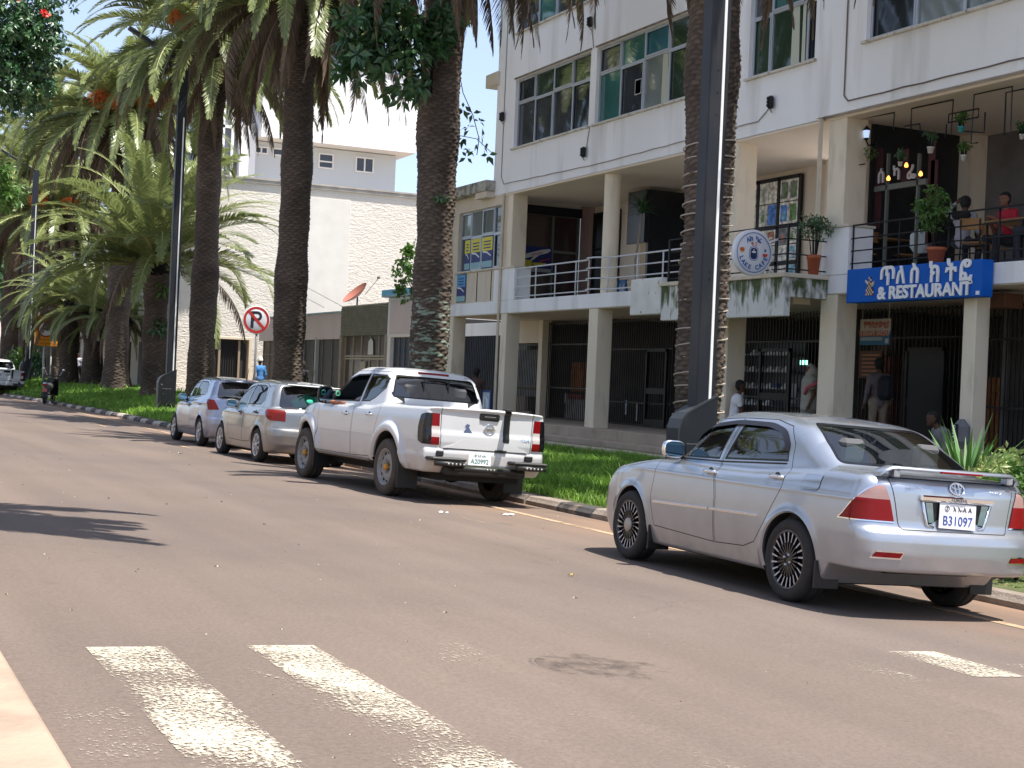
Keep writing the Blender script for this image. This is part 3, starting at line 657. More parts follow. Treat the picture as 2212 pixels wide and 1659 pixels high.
# plinth
k = MB(); 
for y in np.arange(6, 44, 2.4): k.bbox(16.6, 26, y, y+2.385, -.6, .28, .012)
k.build('plinth', M_conc, B)
k = MB(); k.bbox(16.35, 16.598, 24, 40, -.3, .04, .02); k.build('step', M_conc, B)
# ground floor rooms behind the grilles
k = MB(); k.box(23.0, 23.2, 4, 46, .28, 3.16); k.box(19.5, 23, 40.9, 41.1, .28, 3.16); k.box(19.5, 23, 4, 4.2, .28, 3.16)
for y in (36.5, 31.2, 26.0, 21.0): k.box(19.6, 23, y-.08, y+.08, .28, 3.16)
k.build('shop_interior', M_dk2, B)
def gy(px, py=800, X=19.4): return hit(px, py, X=X).y
def grille(y0, y1, z0=.30, z1=3.1, sp=.115, rails=(.32, 1.2, 2.45, 3.05), X=19.4, name='grille', r=.010):
    k = MB()
    if y0 > y1: y0, y1 = y1, y0
    n = int((y1-y0)/sp)
    for i in range(n+1): y = y0+(y1-y0)*i/n; k.box(X-r, X+r, y-r, y+r, z0, z1)
    for z in rails: k.box(X-.012, X+.012, y0, y1, z-.02, z+.02)
    return k.build(name, M_blk, B)
# fronts seen between the columns, far to near
k = MB(); ya, yb = gy(1001, X=19.3), gy(1072, X=19.3); k.box(19.3, 19.34, yb-.5, ya+.6, .28, 2.75)
for y in np.arange(yb-.5, ya+.6, .14): k.box(19.27, 19.3, y, y+.05, .3, 2.75)
k.build('roller_shutter', mat('shutter_blue_black', (.035, .045, .065), .5, .3, var=.2, vs=2), B)
k = MB(); k.box(19.2, 19.5, yb-.5, ya+.6, 2.75, 3.16); k.build('lintel', M_wh, B)
grille(gy(1173), gy(1112)); k = MB(); k.box(19.3, 19.6, gy(1173), gy(1112), 2.5, 3.16); k.build('lintel', M_cr, B)
k = MB(); k.box(19.42, 19.48, gy(1168)+.1, gy(1116), .9, 2.3); k.box(19.40, 19.43, gy(1168), gy(1112), 1.1, 1.2, 1); k.build('shop_door', [mat('grey_cloudy_panel', (.28, .29, .30), .7, var=.3, vs=2), M_blk], B)
k = MB(); k.box(19.2, 19.5, gy(1182), gy(1173)-.02, .28, 3.16); k.build('pillar', M_col, B)
grille(gy(1270), gy(1183)); grille(gy(1452), gy(1321), rails=(.32, .9, 2.3, 3.05)); grille(gy(1700), gy(1605)); grille(gy(1775), gy(1702)); grille(gy(1950), gy(1857), rails=(.32, 2.5, 3.05)); grille(gy(2100), gy(1952), rails=(.32, 2.5, 3.05)); grille(8.0, gy(2104))
for a, b, z in ((1395, 1440, 2.3), (1640, 1707, 2.3), (1955, 2040, 2.3)):     # doors in the grilles
    k = MB(); y1, y0 = gy(a, X=19.35), gy(b, X=19.35); k.box(19.33, 19.38, y0, y0+.07, .3, z); k.box(19.33, 19.38, y1-.07, y1, .3, z); k.box(19.33, 19.38, y0, y1, z-.07, z); k.box(19.335, 19.375, y0+.07, y1-.07, 1.15, 1.3); k.box(19.335, 19.375, y0+.07, y1-.07, .3, .5)
    if a == 1955: k.box(19.35, 19.37, y0+.07, y1-.07, .5, z-.07)
    k.build('grille_door', M_blk, B)
k = MB(); k.box(17.9, 18.05, gy(2212)-2, gy(2180)+.5, .28, .42); k.build('threshold', M_conc, B)
# shoe display behind the fourth grille
sh = thing('shoe_rack', 'shelves of pale shoes seen dimly behind the iron grille left of the wide column', 'shelf', (20.6, gy(1660, X=20.6), .28))
y0, y1 = gy(1720, X=20.6), gy(1612, X=20.6); k = MB(); k.box(20.85, 20.9, y0, y1, .3, 2.5)
for z in (.6, 1.0, 1.4, 1.8, 2.2): k.box(20.5, 20.9, y0, y1, z-.02, z)
k.build('shelf', mat('shelf_grey', (.10, .11, .13), .5), sh)
ms = [mat('shoe_white', (.55, .58, .62), .6), mat('shoe_blue', (.05, .08, .2), .6)]
for z in (.6, 1.0, 1.4, 1.8, 2.2):
    for y in np.arange(y0+.2, y1-.15, .34):
        if random.random() < .25: continue
        k = MB(); mi = 0 if random.random() < .7 else 1; yy = y+random.uniform(-.04, .04)
        k.prism([(yy, z), (yy+.27, z), (yy+.27, z+.05), (yy+.2, z+.07), (yy+.1, z+.14), (yy, z+.13)], 'yz', 20.5, 20.59, mi); k.prism([(yy-.01, z+.001), (yy+.28, z+.001), (yy+.28, z+.03), (yy-.01, z+.03)], 'yz', 20.49, 20.6, 0); k.build('shoe', ms, sh)
def junk(name, label, cat, px, py, X, w_, d_, h_, c, z0=.28, cc=None):
    p = hit(px, py, X=X); k = MB(); k.bbox(X, X+d_, p.y-w_/2, p.y+w_/2, z0, z0+h_, .02); k.bbox(X-.02, X+d_*.6, p.y-w_*.35, p.y+w_*.35, z0+h_, z0+h_*1.25, .02, 1)
    return single(k, name, [mat(name+'_a', c, .6, var=.3, vs=5), mat(name+'_b', cc or c, .6)], label, cat)
junk('goods_stack', 'orange cartons glimpsed through the grille right of the cream pillar', 'box', 1245, 800, 20.4, .8, .5, .7, (.45, .16, .04), 1.1, (.5, .2, .06))
junk('motor_goods', 'chrome and red wares in the dim shop left of the square column', 'wares', 1240, 870, 20.2, 1.2, .5, .6, (.35, .33, .32), .28, (.35, .08, .06))
junk('goods_stack', 'dark red cloth bales in the dim shop at the right edge', 'cloth', 2130, 850, 20.6, 1.5, .6, 1.2, (.12, .03, .04), .28, (.15, .10, .03))
junk('wine_rack', 'stack of bottles and boxes on shelves behind the standing man in the grille shop', 'shelf', 1890, 790, 20.5, 1.1, .4, 1.9, (.20, .09, .07), .28, (.25, .2, .18))
k = MB(); p = hit(1735, 783, X=20.3); k.box(20.3, 20.34, p.y-.12, p.y+.12, p.z-.05, p.z+.05); o = single(k, 'exit_light', mat('lit_green', (.1, .5, .4), .5, emit=(.3, 1., .75), es=1.5), 'small lit green sign inside the shop beside the grille door', 'sign')
for (px, py, w_, h_) in ((1715, 850, .09, .45), (1718, 930, .08, .3), (1352, 880, .04, .4), (1375, 890, .03, .5), (1222, 860, .06, .3)):
    p = hit(px, py, X=20.0); k = MB(); k.box(20.0, 20.02, p.y-w_, p.y+w_, p.z-h_/2, p.z+h_/2); k.build('hanging_ware', mat('pale_wares', (.42, .45, .48), .7, var=.4, vs=6), B)
# ---- balcony A railing
def rails(name, X, y0, y1, zs, m, posts, r=.017, bulge=None, extra=()):
    k = MB()
    for z in zs:
        P = []
        for y in np.linspace(y1, y0, int((y1-y0)/.12)+2):
            x = X-(.26*math.exp(-((y-bulge)/.42)**4) if bulge else 0); P.append((x, y, z))
        k.tube(P, r if z != zs[0] else r*1.25, 6)
    for y in posts:
        x = X-(.26*math.exp(-((y-bulge)/.42)**4) if bulge else 0); k.tube([(x, y, 3.5), (x, y, zs[0])], r*1.1, 6)
    for e in extra: k.tube(e, r, 6)
    return k.build(name, m, B)
rails('railing', 17.06, 28.1, 36.95, (4.38, 4.13, 3.88, 3.62), M_rail, (36.78, 35.62, 34.46, 33.31, 32.55, 31.55, 30.22, 29.05, 28.15), bulge=32.05)
rails('railing', 17.06, 6, 22.3, (4.42, 4.18, 3.95, 3.72, 3.57), M_blk, (22.25, 20.96, 19.7, 18.51, 17.2, 15.9, 14.6), .014)
k = MB()
for z in (4.42, 4.16, 3.88, 3.6): k.tube([(16.12, 27.2, z), (16.12, 22.95, z), (17.0, 22.95, z)], .014, 6)
for (x, y) in ((16.12, 27.2), (16.12, 25.7), (16.12, 24.2), (16.12, 22.95), (16.75, 22.95)): k.box(x-.018, x+.018, y-.018, y+.018, 3.47, 4.43)
k.build('railing', M_blk, B)
# mossy cafe balcony
M_moss = mat('mossy_plaster', (.66, .66, .64), .9, var=.05, vs=2, bump=.5, bs=14, bd=.02)
def moss():
    N = M_moss.node_tree.nodes; L = M_moss.node_tree.links; b = N['Principled BSDF']; tc = N.new('ShaderNodeTexCoord')
    sp = N.new('ShaderNodeSeparateXYZ'); g = N.new('ShaderNodeNewGeometry'); L.new(g.outputs['Position'], sp.inputs[0])
    mp = N.new('ShaderNodeMapping'); mp.inputs['Scale'].default_value = (6, 6, 2.0); L.new(tc.outputs['Object'], mp.inputs[0]); n = N.new('ShaderNodeTexNoise'); n.inputs['Scale'].default_value = 1.1; n.inputs['Detail'].default_value = 6; L.new(mp.outputs[0], n.inputs[0])
    mr = N.new('ShaderNodeMapRange'); mr.inputs[1].default_value = 2.72; mr.inputs[2].default_value = 3.5; mr.inputs[3].default_value = -.10; mr.inputs[4].default_value = .17; L.new(sp.outputs['Z'], mr.inputs[0])
    ad = N.new('ShaderNodeMath'); ad.operation = 'ADD'; L.new(mr.outputs[0], ad.inputs[0]); L.new(n.outputs['Fac'], ad.inputs[1])
    r = N.new('ShaderNodeMapRange'); r.inputs[1].default_value = .47; r.inputs[2].default_value = .64; L.new(ad.outputs[0], r.inputs[0])
    n2 = N.new('ShaderNodeTexNoise'); n2.inputs['Scale'].default_value = 14; L.new(tc.outputs['Object'], n2.inputs[0])
    mc = N.new('ShaderNodeMix'); mc.data_type = 'RGBA'; mc.inputs['A'].default_value = (.025, .05, .012, 1); mc.inputs['B'].default_value = (.13, .15, .07, 1); L.new(n2.outputs['Fac'], mc.inputs['Factor'])
    mx = N.new('ShaderNodeMix'); mx.data_type = 'RGBA'; L.new(r.outputs[0], mx.inputs['Factor']); L.new(b.inputs['Base Color'].links[0].from_socket, mx.inputs['A']); L.new(mc.outputs['Result'], mx.inputs['B']); L.new(mx.outputs['Result'], b.inputs['Base Color'])
moss()
k = MB(); k.bbox(16.02, 16.18, 22.88, 27.3, 2.72, 3.5, .015); k.build('balcony_front', M_moss, B)
k = MB(); k.bbox(16.18, 17.0, 22.88, 23.0, 3.08, 3.48, .012); k.build('balcony_side', M_moss, B)
k = MB(); k.bbox(15.97, 17.05, 22.83, 27.35, 3.44, 3.52, .01); k.build('balcony_coping', M_cr, B)
k = MB(); k.box(16.18, 17.0, 23.0, 27.3, 3.12, 3.3); k.box(16.6, 17, 23.4, 26.0, 3.0, 3.12); k.build('balcony_floor', M_sof, B)
k = MB(); k.bbox(16.0, 16.2, 27.31, 28.6, 2.86, 3.64, .02); k.build('balcony_front', mat('cracked_white', (.72, .72, .70), .9, var=.1, vs=2, dirt=(.2, .18, .14), ds=7, dlo=.62, dhi=.7), B)
# ---- inner walls of the balcony level
def quadY(k, Y, px, mi=0, t=.03):
    """box on the plane Y= from two opposite photo corners"""
    a = hit(px[0], px[1], Y=Y); b = hit(px[2], px[3], Y=Y); k.box(min(a.x, b.x), max(a.x, b.x), Y, Y+t, min(a.z, b.z), max(a.z, b.z), mi)
k = MB(); k.box(20.1, 20.3, 28.1, 38.8, 3.53, 6.5); k.box(20.1, 20.3, 26.9, 28.1, 3.53, 6.5); k.box(20.3, 20.5, 4, 22.6, 3.53, 6.5, 1); k.box(18.0, 20.1, 38.8, 39.0, 6.2, 6.5); k.box(19.95, 20.1, 38.2, 38.8, 3.53, 6.5, 2)
k.box(19.8, 20.1, 26.75, 26.9, 3.53, 6.5); k.build('inner_wall', [M_cr, M_dk2, mat('pink_plaster', (.40, .27, .24), .85)], B)
# glazed travel office facing the street end
Y = 38.8; dzp = .16; k = MB(); k.box(17.65, 19.95, Y+.05, Y+.09, 3.55, 6.2, 0)
for x in (18.0, 19.07, 19.9): k.box(x-.035, x+.035, Y-.02, Y+.05, 3.55, 6.2, 1)
for z in (3.6, 5.12, 6.17): k.box(18.0, 19.9, Y-.015, Y+.05, z-.035, z+.035, 1)
k.box(17.62, 19.97, Y-.10, Y-.02, 6.15, 6.4, 2)
for z in (5.4, 5.62, 5.84, 6.05): k.box(18.04, 19.86, Y+.03, Y+.05, z-.008, z+.008, 0)
k.build('shop_front', [mat('brown_glazing', (.055, .03, .028), .12, spec=.8), mat('grey_green_frame', (.16, .18, .15), .5), M_blk], B)
k = MB(); p0 = (18.04, 5.08); k.box(18.04, 19.03, Y-.01, Y+.02, 4.35, 5.08, 0)
k.prism([(18.1, 4.78), (18.2, 4.72), (18.9, 4.92), (19.0, 5.0), (18.95, 5.04), (18.7, 5.0), (18.16, 4.84), (18.08, 4.95)], 'xz', Y-.014, Y-.01, 1)
k.prism([(18.5, 4.84), (18.35, 4.68), (18.42, 4.68), (18.66, 4.86)], 'xz', Y-.018, Y-.014, 1); k.prism([(18.6, 4.62), (18.95, 4.74), (18.98, 4.78), (18.7, 4.7)], 'xz', Y-.014, Y-.01, 3)
k.box(18.16, 18.4, Y-.018, Y-.014, 4.5, 4.68, 2); k.box(18.44, 18.85, Y-.014, Y-.01, 4.54, 4.62, 2); k.box(18.05, 19.02, Y-.014, Y-.01, 4.36, 4.46, 4)
k.xform(Matrix.Translation((0, -.06, .14))); k.build('airline_poster', [mat('poster_navy', (.015, .03, .18), .5), mat('poster_white', (.75, .76, .78), .5), mat('poster_yellow', (.70, .62, .05), .5), mat('poster_red', (.5, .05, .04), .5), mat('poster_cloud', (.35, .40, .42), .5)], B)
text('ethiopian', .10, .002, mat('poster_red', (.5, .05, .04), .5), frame((18.56, Y-.076, 5.025), (1, 0, .28), (0, 0, 1)), 'poster_lettering', B)
text('አዲስ በረራ', .11, .002, mat('poster_yellow', (.70, .62, .05), .5), frame((18.66, Y-.078, 4.715), (1, 0, .05), (0, 0, 1)), 'poster_lettering', B)
# dark glazing on the back wall with wide frames
X = 20.06
for (a, b) in ((36.6, 38.1), (31.0, 33.9), (28.2, 30.6)):
    k = MB(); k.box(X-.0, X+.03, a, b, 3.55, 6.25, 0)
    for y in np.linspace(a, b, 3): k.box(X-.04, X, y-.03, y+.03, 3.55, 6.25, 1)
    for z in (3.6, 5.2, 6.22): k.box(X-.035, X, a, b, z-.025, z+.025, 1)
    k.build('shop_front', [mat('dark_glazing', (.015, .018, .024), .06, spec=.8), M_blk], B)
k = MB(); k.box(19.6, 20.05, 33.95, 34.6, 3.53, 6.5); k.build('pillar', mat('pillar_ochre', (.50, .40, .26), .85), B)
k = MB(); k.box(18.9, 19.0, 33.2, 34.1, 5.0, 6.35); k.box(19.0, 20, 33.15, 33.25, 3.6, 6.35); k.build('folding_door', mat('dark_door', (.02, .021, .025), .3), B)
# picture board of the lake cafe
cb = link('picture_board', None, B); cb.location = Vector((20.02, 28, 3.55))-wloc(B)
yA, yB = 30.6, 28.1; k = MB(); k.box(20.03, 20.09, yB, yA, 3.6, 6.28)
for y in np.linspace(yB, yA, 4): k.box(19.99, 20.03, y-.05, y+.05, 3.6, 6.3)
for z in (3.62, 4.3, 5.15, 6.27): k.box(19.99, 20.03, yB, yA, z-.04, z+.04)
k.build('board_frame', M_blk, cb)
PC = [mat('photo_%d' % i, c, .5, var=.6, vs=9) for i, c in enumerate([(.55, .56, .52), (.20, .21, .23), (.14, .26, .09), (.42, .16, .10), (.20, .45, .55), (.75, .72, .64), (.08, .22, .60), (.42, .44, .38)])]
pm = {}
y = yB+.06
for ci, (ya, yb) in enumerate(zip(np.linspace(yB, yA, 4)[:-1], np.linspace(yB, yA, 4)[1:])):
    for (za, zb) in ((3.66, 4.26), (4.34, 5.11), (5.19, 6.23)):
        nr = 2 if zb-za > .7 else 1
        for r_ in range(nr):
            for q in range(2):
                a = ya+.06+(yb-ya-.12)*(q*.5)+.01; b = ya+.06+(yb-ya-.12)*(q*.5+.5)-.01; c = za+(zb-za)*r_/nr+.012; d = za+(zb-za)*(r_+1)/nr-.012
                k = MB(); k.box(20.0, 20.012, a, b, c, d, 1); f_ = .12 if random.random() < .6 else .02
                k.box(19.995, 20.0, a+(b-a)*f_, b-(b-a)*f_, c+(d-c)*f_, d-(d-c)*f_, 0); k.box(19.99, 19.995, a+(b-a)*.3, b-(b-a)*.35, c+(d-c)*.2, c+(d-c)*random.uniform(.5, .8), 2)
                k.build('picture', [PC[random.randrange(8)], PC[5], PC[random.randrange(8)]], cb)
# restaurant: black panel wall, cream pier, hanging frames
k = MB(); k.box(17.82, 19.9, 22.78, 22.9, 3.53, 6.46); k.build('black_panel', mat('panel_black', (.012, .013, .016), .5, var=.4, vs=4), B)
k = MB(); k.box(19.9, 20.3, 22.45, 22.9, 3.53, 6.5); k.build('pier', M_col, B)
def d5(x, y): return 1816.2+x*.19614, 135.5+y*.19614
k = MB()
for ln in ([(265, 1115), (135, 1135), (165, 630), (590, 548), (580, 740)], [(770, 740), (780, 505), (1240, 408), (1215, 790)], [(1190, 568), (1520, 505), (1515, 600), (1185, 660), (1190, 568)],
           [(1510, 880), (1435, 890), (1470, 352), (1890, 262), (1870, 800)], [(1800, 800), (1820, 330), (2100, 270)], [(700, 700), (870, 672), (875, 760)], [(1165, 675), (1155, 820)], [(1590, 545), (1580, 770), (1360, 755)]):
    k.tube([hit(*d5(*q), X=17.35) for q in ln], .014, 4)
k.build('hanging_frame', M_blk, B)
k = MB(); a = hit(*d5(375, 1395), X=17.7); b = hit(*d5(945, 1290), X=17.7); k.box(17.68, 17.74, b.y, a.y, a.z-.05, a.z+.05)
for q in ((525, 1000), (865, 1000)): p = hit(*d5(*q), X=17.7); k.box(17.68, 17.74, p.y-.02, p.y+.02, 3.6, p.z)
k.build('inner_frame', mat('weathered_frame', (.13, .14, .12), .7), B)
k = MB()
for (x, y, h) in ((410, 1250, 300), (985, 1220, 380), (700, 1080, 120), (1010, 1400, 300)): p = hit(*d5(x, y), X=17.72); k.box(17.74, 17.76, p.y-.09, p.y+.09, p.z-h*.0022*1.5, p.z+h*.0022*.8)
k.build('red_cloth', mat('red_cloth', (.045, .008, .010), .8), B)
M_let = mat('letter_grey', (.42, .40, .41), .6)
for (s_, x, y) in (('ሰ', 445, 1260), ('ካ', 615, 1225), ('ፌ', 780, 1215)):
    p = hit(*d5(x, y), X=17.6); text(s_, .34, .015, M_let, facade((17.6, p.y, p.z)), 'wall_letter', B, bold=.006)
for i, (x, y) in enumerate(((525, 1275), (880, 1225), (722, 1130))):
    p = hit(*d5(x, y), X=17.3); k = MB(); k.lathe([(0, -.04), (.03, -.03), (.035, 0), (.02, .035), (.008, .05)], tuple(p), 'z', 10); k.build('lamp_bulb', mat('warm_bulb', (1, .4, .1), .5, emit=(1, .32, .05), es=2.), B)
# wall lantern
p = hit(*d5(285, 765), X=17.45); k = MB(); k.lathe([(0, -.16), (.02, -.15), (.05, -.12), (.055, -.11)], tuple(p), 'z', 6); k.lathe([(.045, -.11), (.065, .03)], tuple(p), 'z', 6, 1, cap=False); k.lathe([(.085, .03), (.05, .08), (.015, .11), (0, .14)], tuple(p), 'z', 6)
k.tube([(p.x+.2, p.y, p.z-.2), (p.x+.05, p.y, p.z-.24), (p.x, p.y, p.z-.15)], .015, 6); k.lathe([(0, -.01), (.05, -.01), (.05, .01)], (p.x+.22, p.y, p.z-.22), 'x', 10)
single(k, 'wall_lantern', [M_blk, mat('lantern_glass', (.25, .35, .6), .1, emit=(.5, .65, 1), es=.4)], 'black carriage lantern on the pale wall left of the black cafe panel', 'lantern')
# ================================================================== SIGNS ON THE BUILDING
s = thing('restaurant_sign', 'long blue board reading & RESTAURANT with white raised letters under the black railing', 'sign', (16.78, 20.2, 2.98))
M_sb = mat('sign_blue', (.006, .11, .50), .6, spec=.2); M_sw = mat('sign_white', (.85, .85, .88), .5); k = MB(); k.bbox(16.72, 16.97, 18.5, 21.95, 2.97, 3.57, .012); k.build('board', M_sb, s)
def lx(x): return hit(1507.2+x*.31864, 610, X=16.70).y
for (ch, x, sz) in (('ጥ', 1285, .44), ('ለ', 1375, .40), ('ስ', 1468, .42), ('ክ', 1603, .44), ('ት', 1715, .44), ('ፎ', 1812, .46)): text(ch, sz, .012, M_sw, facade((16.70, lx(x), 3.385)), 'letter', s, bold=.010)
text('& RESTAURANT', .30, .012, M_sw, facade((16.70, (lx(1250)+lx(1825))/2, 3.10)), 'lettering', s, bold=.010, sx=1.10)
k = MB(); y = lx(1165); jb = [(0, .0), (.085, .02), (.10, .09), (.07, .17), (.035, .22), (.03, .27), (.05, .30), (.02, .33), (.01, .38)]
c2_ = [mat('jebena_%d' % i, c, .6) for i, c in enumerate([(.25, .03, .02), (.6, .5, .3), (.08, .03, .03), (.65, .6, .55)])]
for i in range(11):
    for j in range(-3, 3):
        z = 3.05+i*.036; r_ = np.interp(z-3.05, [q[1] for q in jb], [q[0] for q in jb]); a, b = j*.034, (j+1)*.034
        if abs((a+b)/2) < r_: k.box(16.70, 16.72, y+a, y+b-.003, z, z+.033, (i*3+j*5) % 4)
k.prism([(y+.05, 3.27), (y+.13, 3.33), (y+.12, 3.36), (y+.04, 3.31)], 'yz', 16.70, 16.72, 3); k.prism([(y-.04, 3.3), (y-.11, 3.33), (y-.10, 3.25), (y-.05, 3.25)], 'yz', 16.70, 16.72, 1)
k.build('coffee_pot_emblem', c2_, s)
k = MB(); k.box(16.705, 16.72, 18.53, 18.6, 3.0, 3.06); k.build('label', M_sw, s)
# round cafe sign, faces down the street
s = thing('cafe_sign', 'round white lightbox sign reading LAKE CAFE fixed to the mossy balcony', 'sign', (15.5, 23.17, 3.43))
c = Vector((15.52, 23.17, 3.865)); Rs = .425; k = MB(); k.lathe([(0, 0), (Rs-.01, 0), (Rs, .012), (Rs, .10), (Rs-.01, .11), (0, .11)], tuple(c), 'y', 48)
k.tube([(c.x+.3, c.y+.05, c.z-.2), (16.05, c.y+.1, c.z-.35)], .02, 6); k.tube([(c.x+.3, c.y+.05, c.z+.2), (16.12, c.y+.1, c.z+.3)], .02, 6); k.build('lightbox', [mat('sign_face', (.82, .82, .88), .4)], s)
SF = frame(c+Vector((0, -.004, 0)), (1, 0, 0), (0, 0, 1)); M_sbl = mat('print_blue', (.03, .14, .45), .5); M_sr = mat('print_red', (.60, .06, .03), .5); M_so = mat('print_orange', (.75, .25, .03), .5); M_sn = mat('print_navy', (.02, .03, .12), .5)
_o = ring(s, SF, .365, .007, M_sbl, 'ring_print', 48); _o.data.transform(Matrix.Translation(-wloc(s)))
def arc_text(st, rad, a0, a1, size, m, flip=False):
    n = len(st)
    for i, ch in enumerate(st):
        if ch == ' ': continue
        a = R(a0+(a1-a0)*i/(n-1)); rot = a-math.pi/2 if not flip else a+math.pi/2
        text(ch, size, .003, m, SF @ Matrix.Translation((rad*math.cos(a), rad*math.sin(a), .002)) @ Matrix.Rotation(rot, 4, 'Z'), 'letter', s, bold=.0035)
arc_text('LAKE CAFE', .285, 202, 338, .115, M_sbl, True); arc_text('ሌክ ካፌ', .255, 118, 62, .12, M_sbl)
text('ቁ.2', .10, .002, M_sr, SF @ Matrix.Translation((0, .155, .002)), 'letter', s)
def disc(m, x, y, rx, ry, z=.003, n=20):
    k = MB(); k.face([(x+rx*math.cos(t), y+ry*math.sin(t), z) for t in np.linspace(0, 2*math.pi, n, endpoint=False)]); k.xform(SF); k.build('print', m, s)
def cap_(m, w_, h_, z):
    k = MB(); k.face(rounded([(-w_, -h_-.02, z)[:2], (w_, -h_-.02), (w_, h_-.02), (-w_, h_-.02)], w_*.98, 6) and [(p[0], p[1], z) for p in rounded([(-w_, -h_-.02), (w_, -h_-.02), (w_, h_-.02), (-w_, h_-.02)], w_*.98, 6)]); k.xform(SF); k.build('print', m, s)
cap_(M_sbl, .10, .13, .002); cap_(mat('sign_face', (.82, .82, .88), .4), .088, .118, .003); cap_(M_sn, .075, .105, .004); disc(mat('sign_face', (.82, .82, .88), .4), 0, .01, .05, .018, .006); disc(mat('sign_face', (.82, .82, .88), .4), 0, .045, .012, .018, .006)
disc(M_so, -.255, .055, .05, .03); disc(M_sr, -.255, .035, .052, .018, .004); disc(M_so, -.255, .015, .045, .02, .005); disc(M_sr, .25, -.03, .055, .04); disc(mat('sign_face', (.82, .82, .88), .4), .25, .0, .05, .01, .005); disc(M_sbl, .25, .05, .02, .03)
# hanging banner inside the porch
p = hit(1859, 690, X=18.2); q = hit(1921, 745, X=18.2); s = thing('hanging_banner', 'small white orange and blue banner hanging in the porch below the blue restaurant sign', 'banner', (18.2, (p.y+q.y)/2, q.z))
k = MB(); y0, y1, z0, z1 = q.y, p.y, q.z, p.z; hh = z1-z0; k.box(18.2, 18.22, y0, y1, z0+hh*.52, z1, 0); k.box(18.2, 18.22, y0, y1, z0, z0+hh*.52, 1); k.box(18.194, 18.2, y0+.05, y1, z0+hh*.34, z0+hh*.55, 2); k.box(18.19, 18.2, y0+.2, y1-.03, z0+hh*.17, z0+hh*.3, 3); k.box(18.19, 18.2, y0+.03, y0+.12, z0+.03, z0+.12, 0)
k.tube([(18.21, y0+.05, z1), (18.21, y0+.05, 3.16)], .006, 4); k.tube([(18.21, y1-.05, z1), (18.21, y1-.05, 3.16)], .006, 4)
k.build('banner', [mat('banner_cream', (.55, .48, .42), .7), mat('banner_blue', (.03, .14, .24), .7), mat('banner_orange', (.50, .12, .05), .7), mat('banner_pale', (.3, .38, .42), .7)], s)
text('የማስታወቂያ', .17, .004, mat('banner_red', (.55, .09, .03), .6), facade((18.19, (y0+y1)/2-.05, z0+hh*.76)), 'lettering', s); text('THERAPE መድኃኒት', .12, .004, mat('banner_cream', (.55, .48, .42), .7), facade((18.19, (y0+y1)/2, z0+hh*.445)), 'lettering', s)
# orange menu board in the porch
k = MB(); p = hit(1879, 790, X=19.2); k.box(19.2, 19.23, p.y-.35, p.y+.35, p.z-.25, p.z+.3, 0)
for j in range(6): k.box(19.19, 19.2, p.y-.3, p.y+.25, p.z-.2+j*.08, p.z-.17+j*.08, 1)
single(k, 'menu_board', [mat('menu_dark', (.10, .05, .03), .7), mat('menu_orange', (.40, .17, .08), .7)], 'dim orange lined menu board on the grille beneath the hanging banner', 'board')
k = MB(); p = hit(2120, 655, X=17.6); k.bbox(17.6, 18.0, p.y-.55, p.y+.45, 2.86, 3.1, .01); single(k, 'soffit_box', mat('brown_box', (.16, .07, .04), .7), 'brown wooden box fixed under the slab at the right edge', 'box')
k = MB(); p = hit(1052, 848, X=16.0); [k.box(15.98, 16.02, p.y+a, p.y+b, -.08, 1.0, m_) for a, b, m_ in ((-.28, -.22, 0), (.22, .28, 0), (-.22, .22, 1))]; k.box(15.98, 16.02, p.y-.28, p.y+.28, 1.0, 1.06, 0); k.tube([(15.97, p.y-.1, .2), (15.97, p.y-.1, .8), (15.97, p.y+.1, .92), (15.97, p.y+.1, .2)], .02, 6, 2)
single(k, 'pavement_board', [mat('frame_navy', (.02, .06, .2), .5), mat('board_grey', (.45, .52, .6), .5), M_sw], 'blue framed pale board standing on the pavement right behind the white pickup cab', 'board')
# ================================================================== ROW OF SHOPS BEYOND
S_ = thing('shop_row', 'low row of single storey shops with honeycomb screen and grey shutters', 'building', (18.4, 53, 0))
XS = 18.4; zg = lambda y: -.085+rise(y)
def sy(px, py=720): return hit(px, py, X=XS).y
M_pk = mat('shop_pinkish', (.50, .43, .42), .85, var=.05, vs=1); M_gf = mat('shop_frame_grey', (.12, .115, .10), .7, var=.2, vs=4); M_met = mat('roof_edge_blue', (.25, .38, .46), .5, .2)
ya, yb, yc, yd, ye = sy(560), sy(652), sy(737), sy(840), sy(892, 700)
k = MB(); k.box(XS, XS+5, yb+.02, ya, 2.72, 3.72); k.build('wall', M_pk, S_)
k = MB(); k.box(XS, XS+5, yc, yb, 2.72, 3.74); k.build('wall', M_pk, S_)
k = MB(); k.box(XS-.1, XS+5.2, yc, ya, 3.745, 3.80); k.build('roof_edge', M_met, S_)
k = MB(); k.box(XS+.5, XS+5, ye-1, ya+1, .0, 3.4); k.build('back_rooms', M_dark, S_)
k = MB(); k.box(XS-.02, XS+5, yd, yc, 3.93, 3.98); k.build('roof_edge', M_gf, S_)
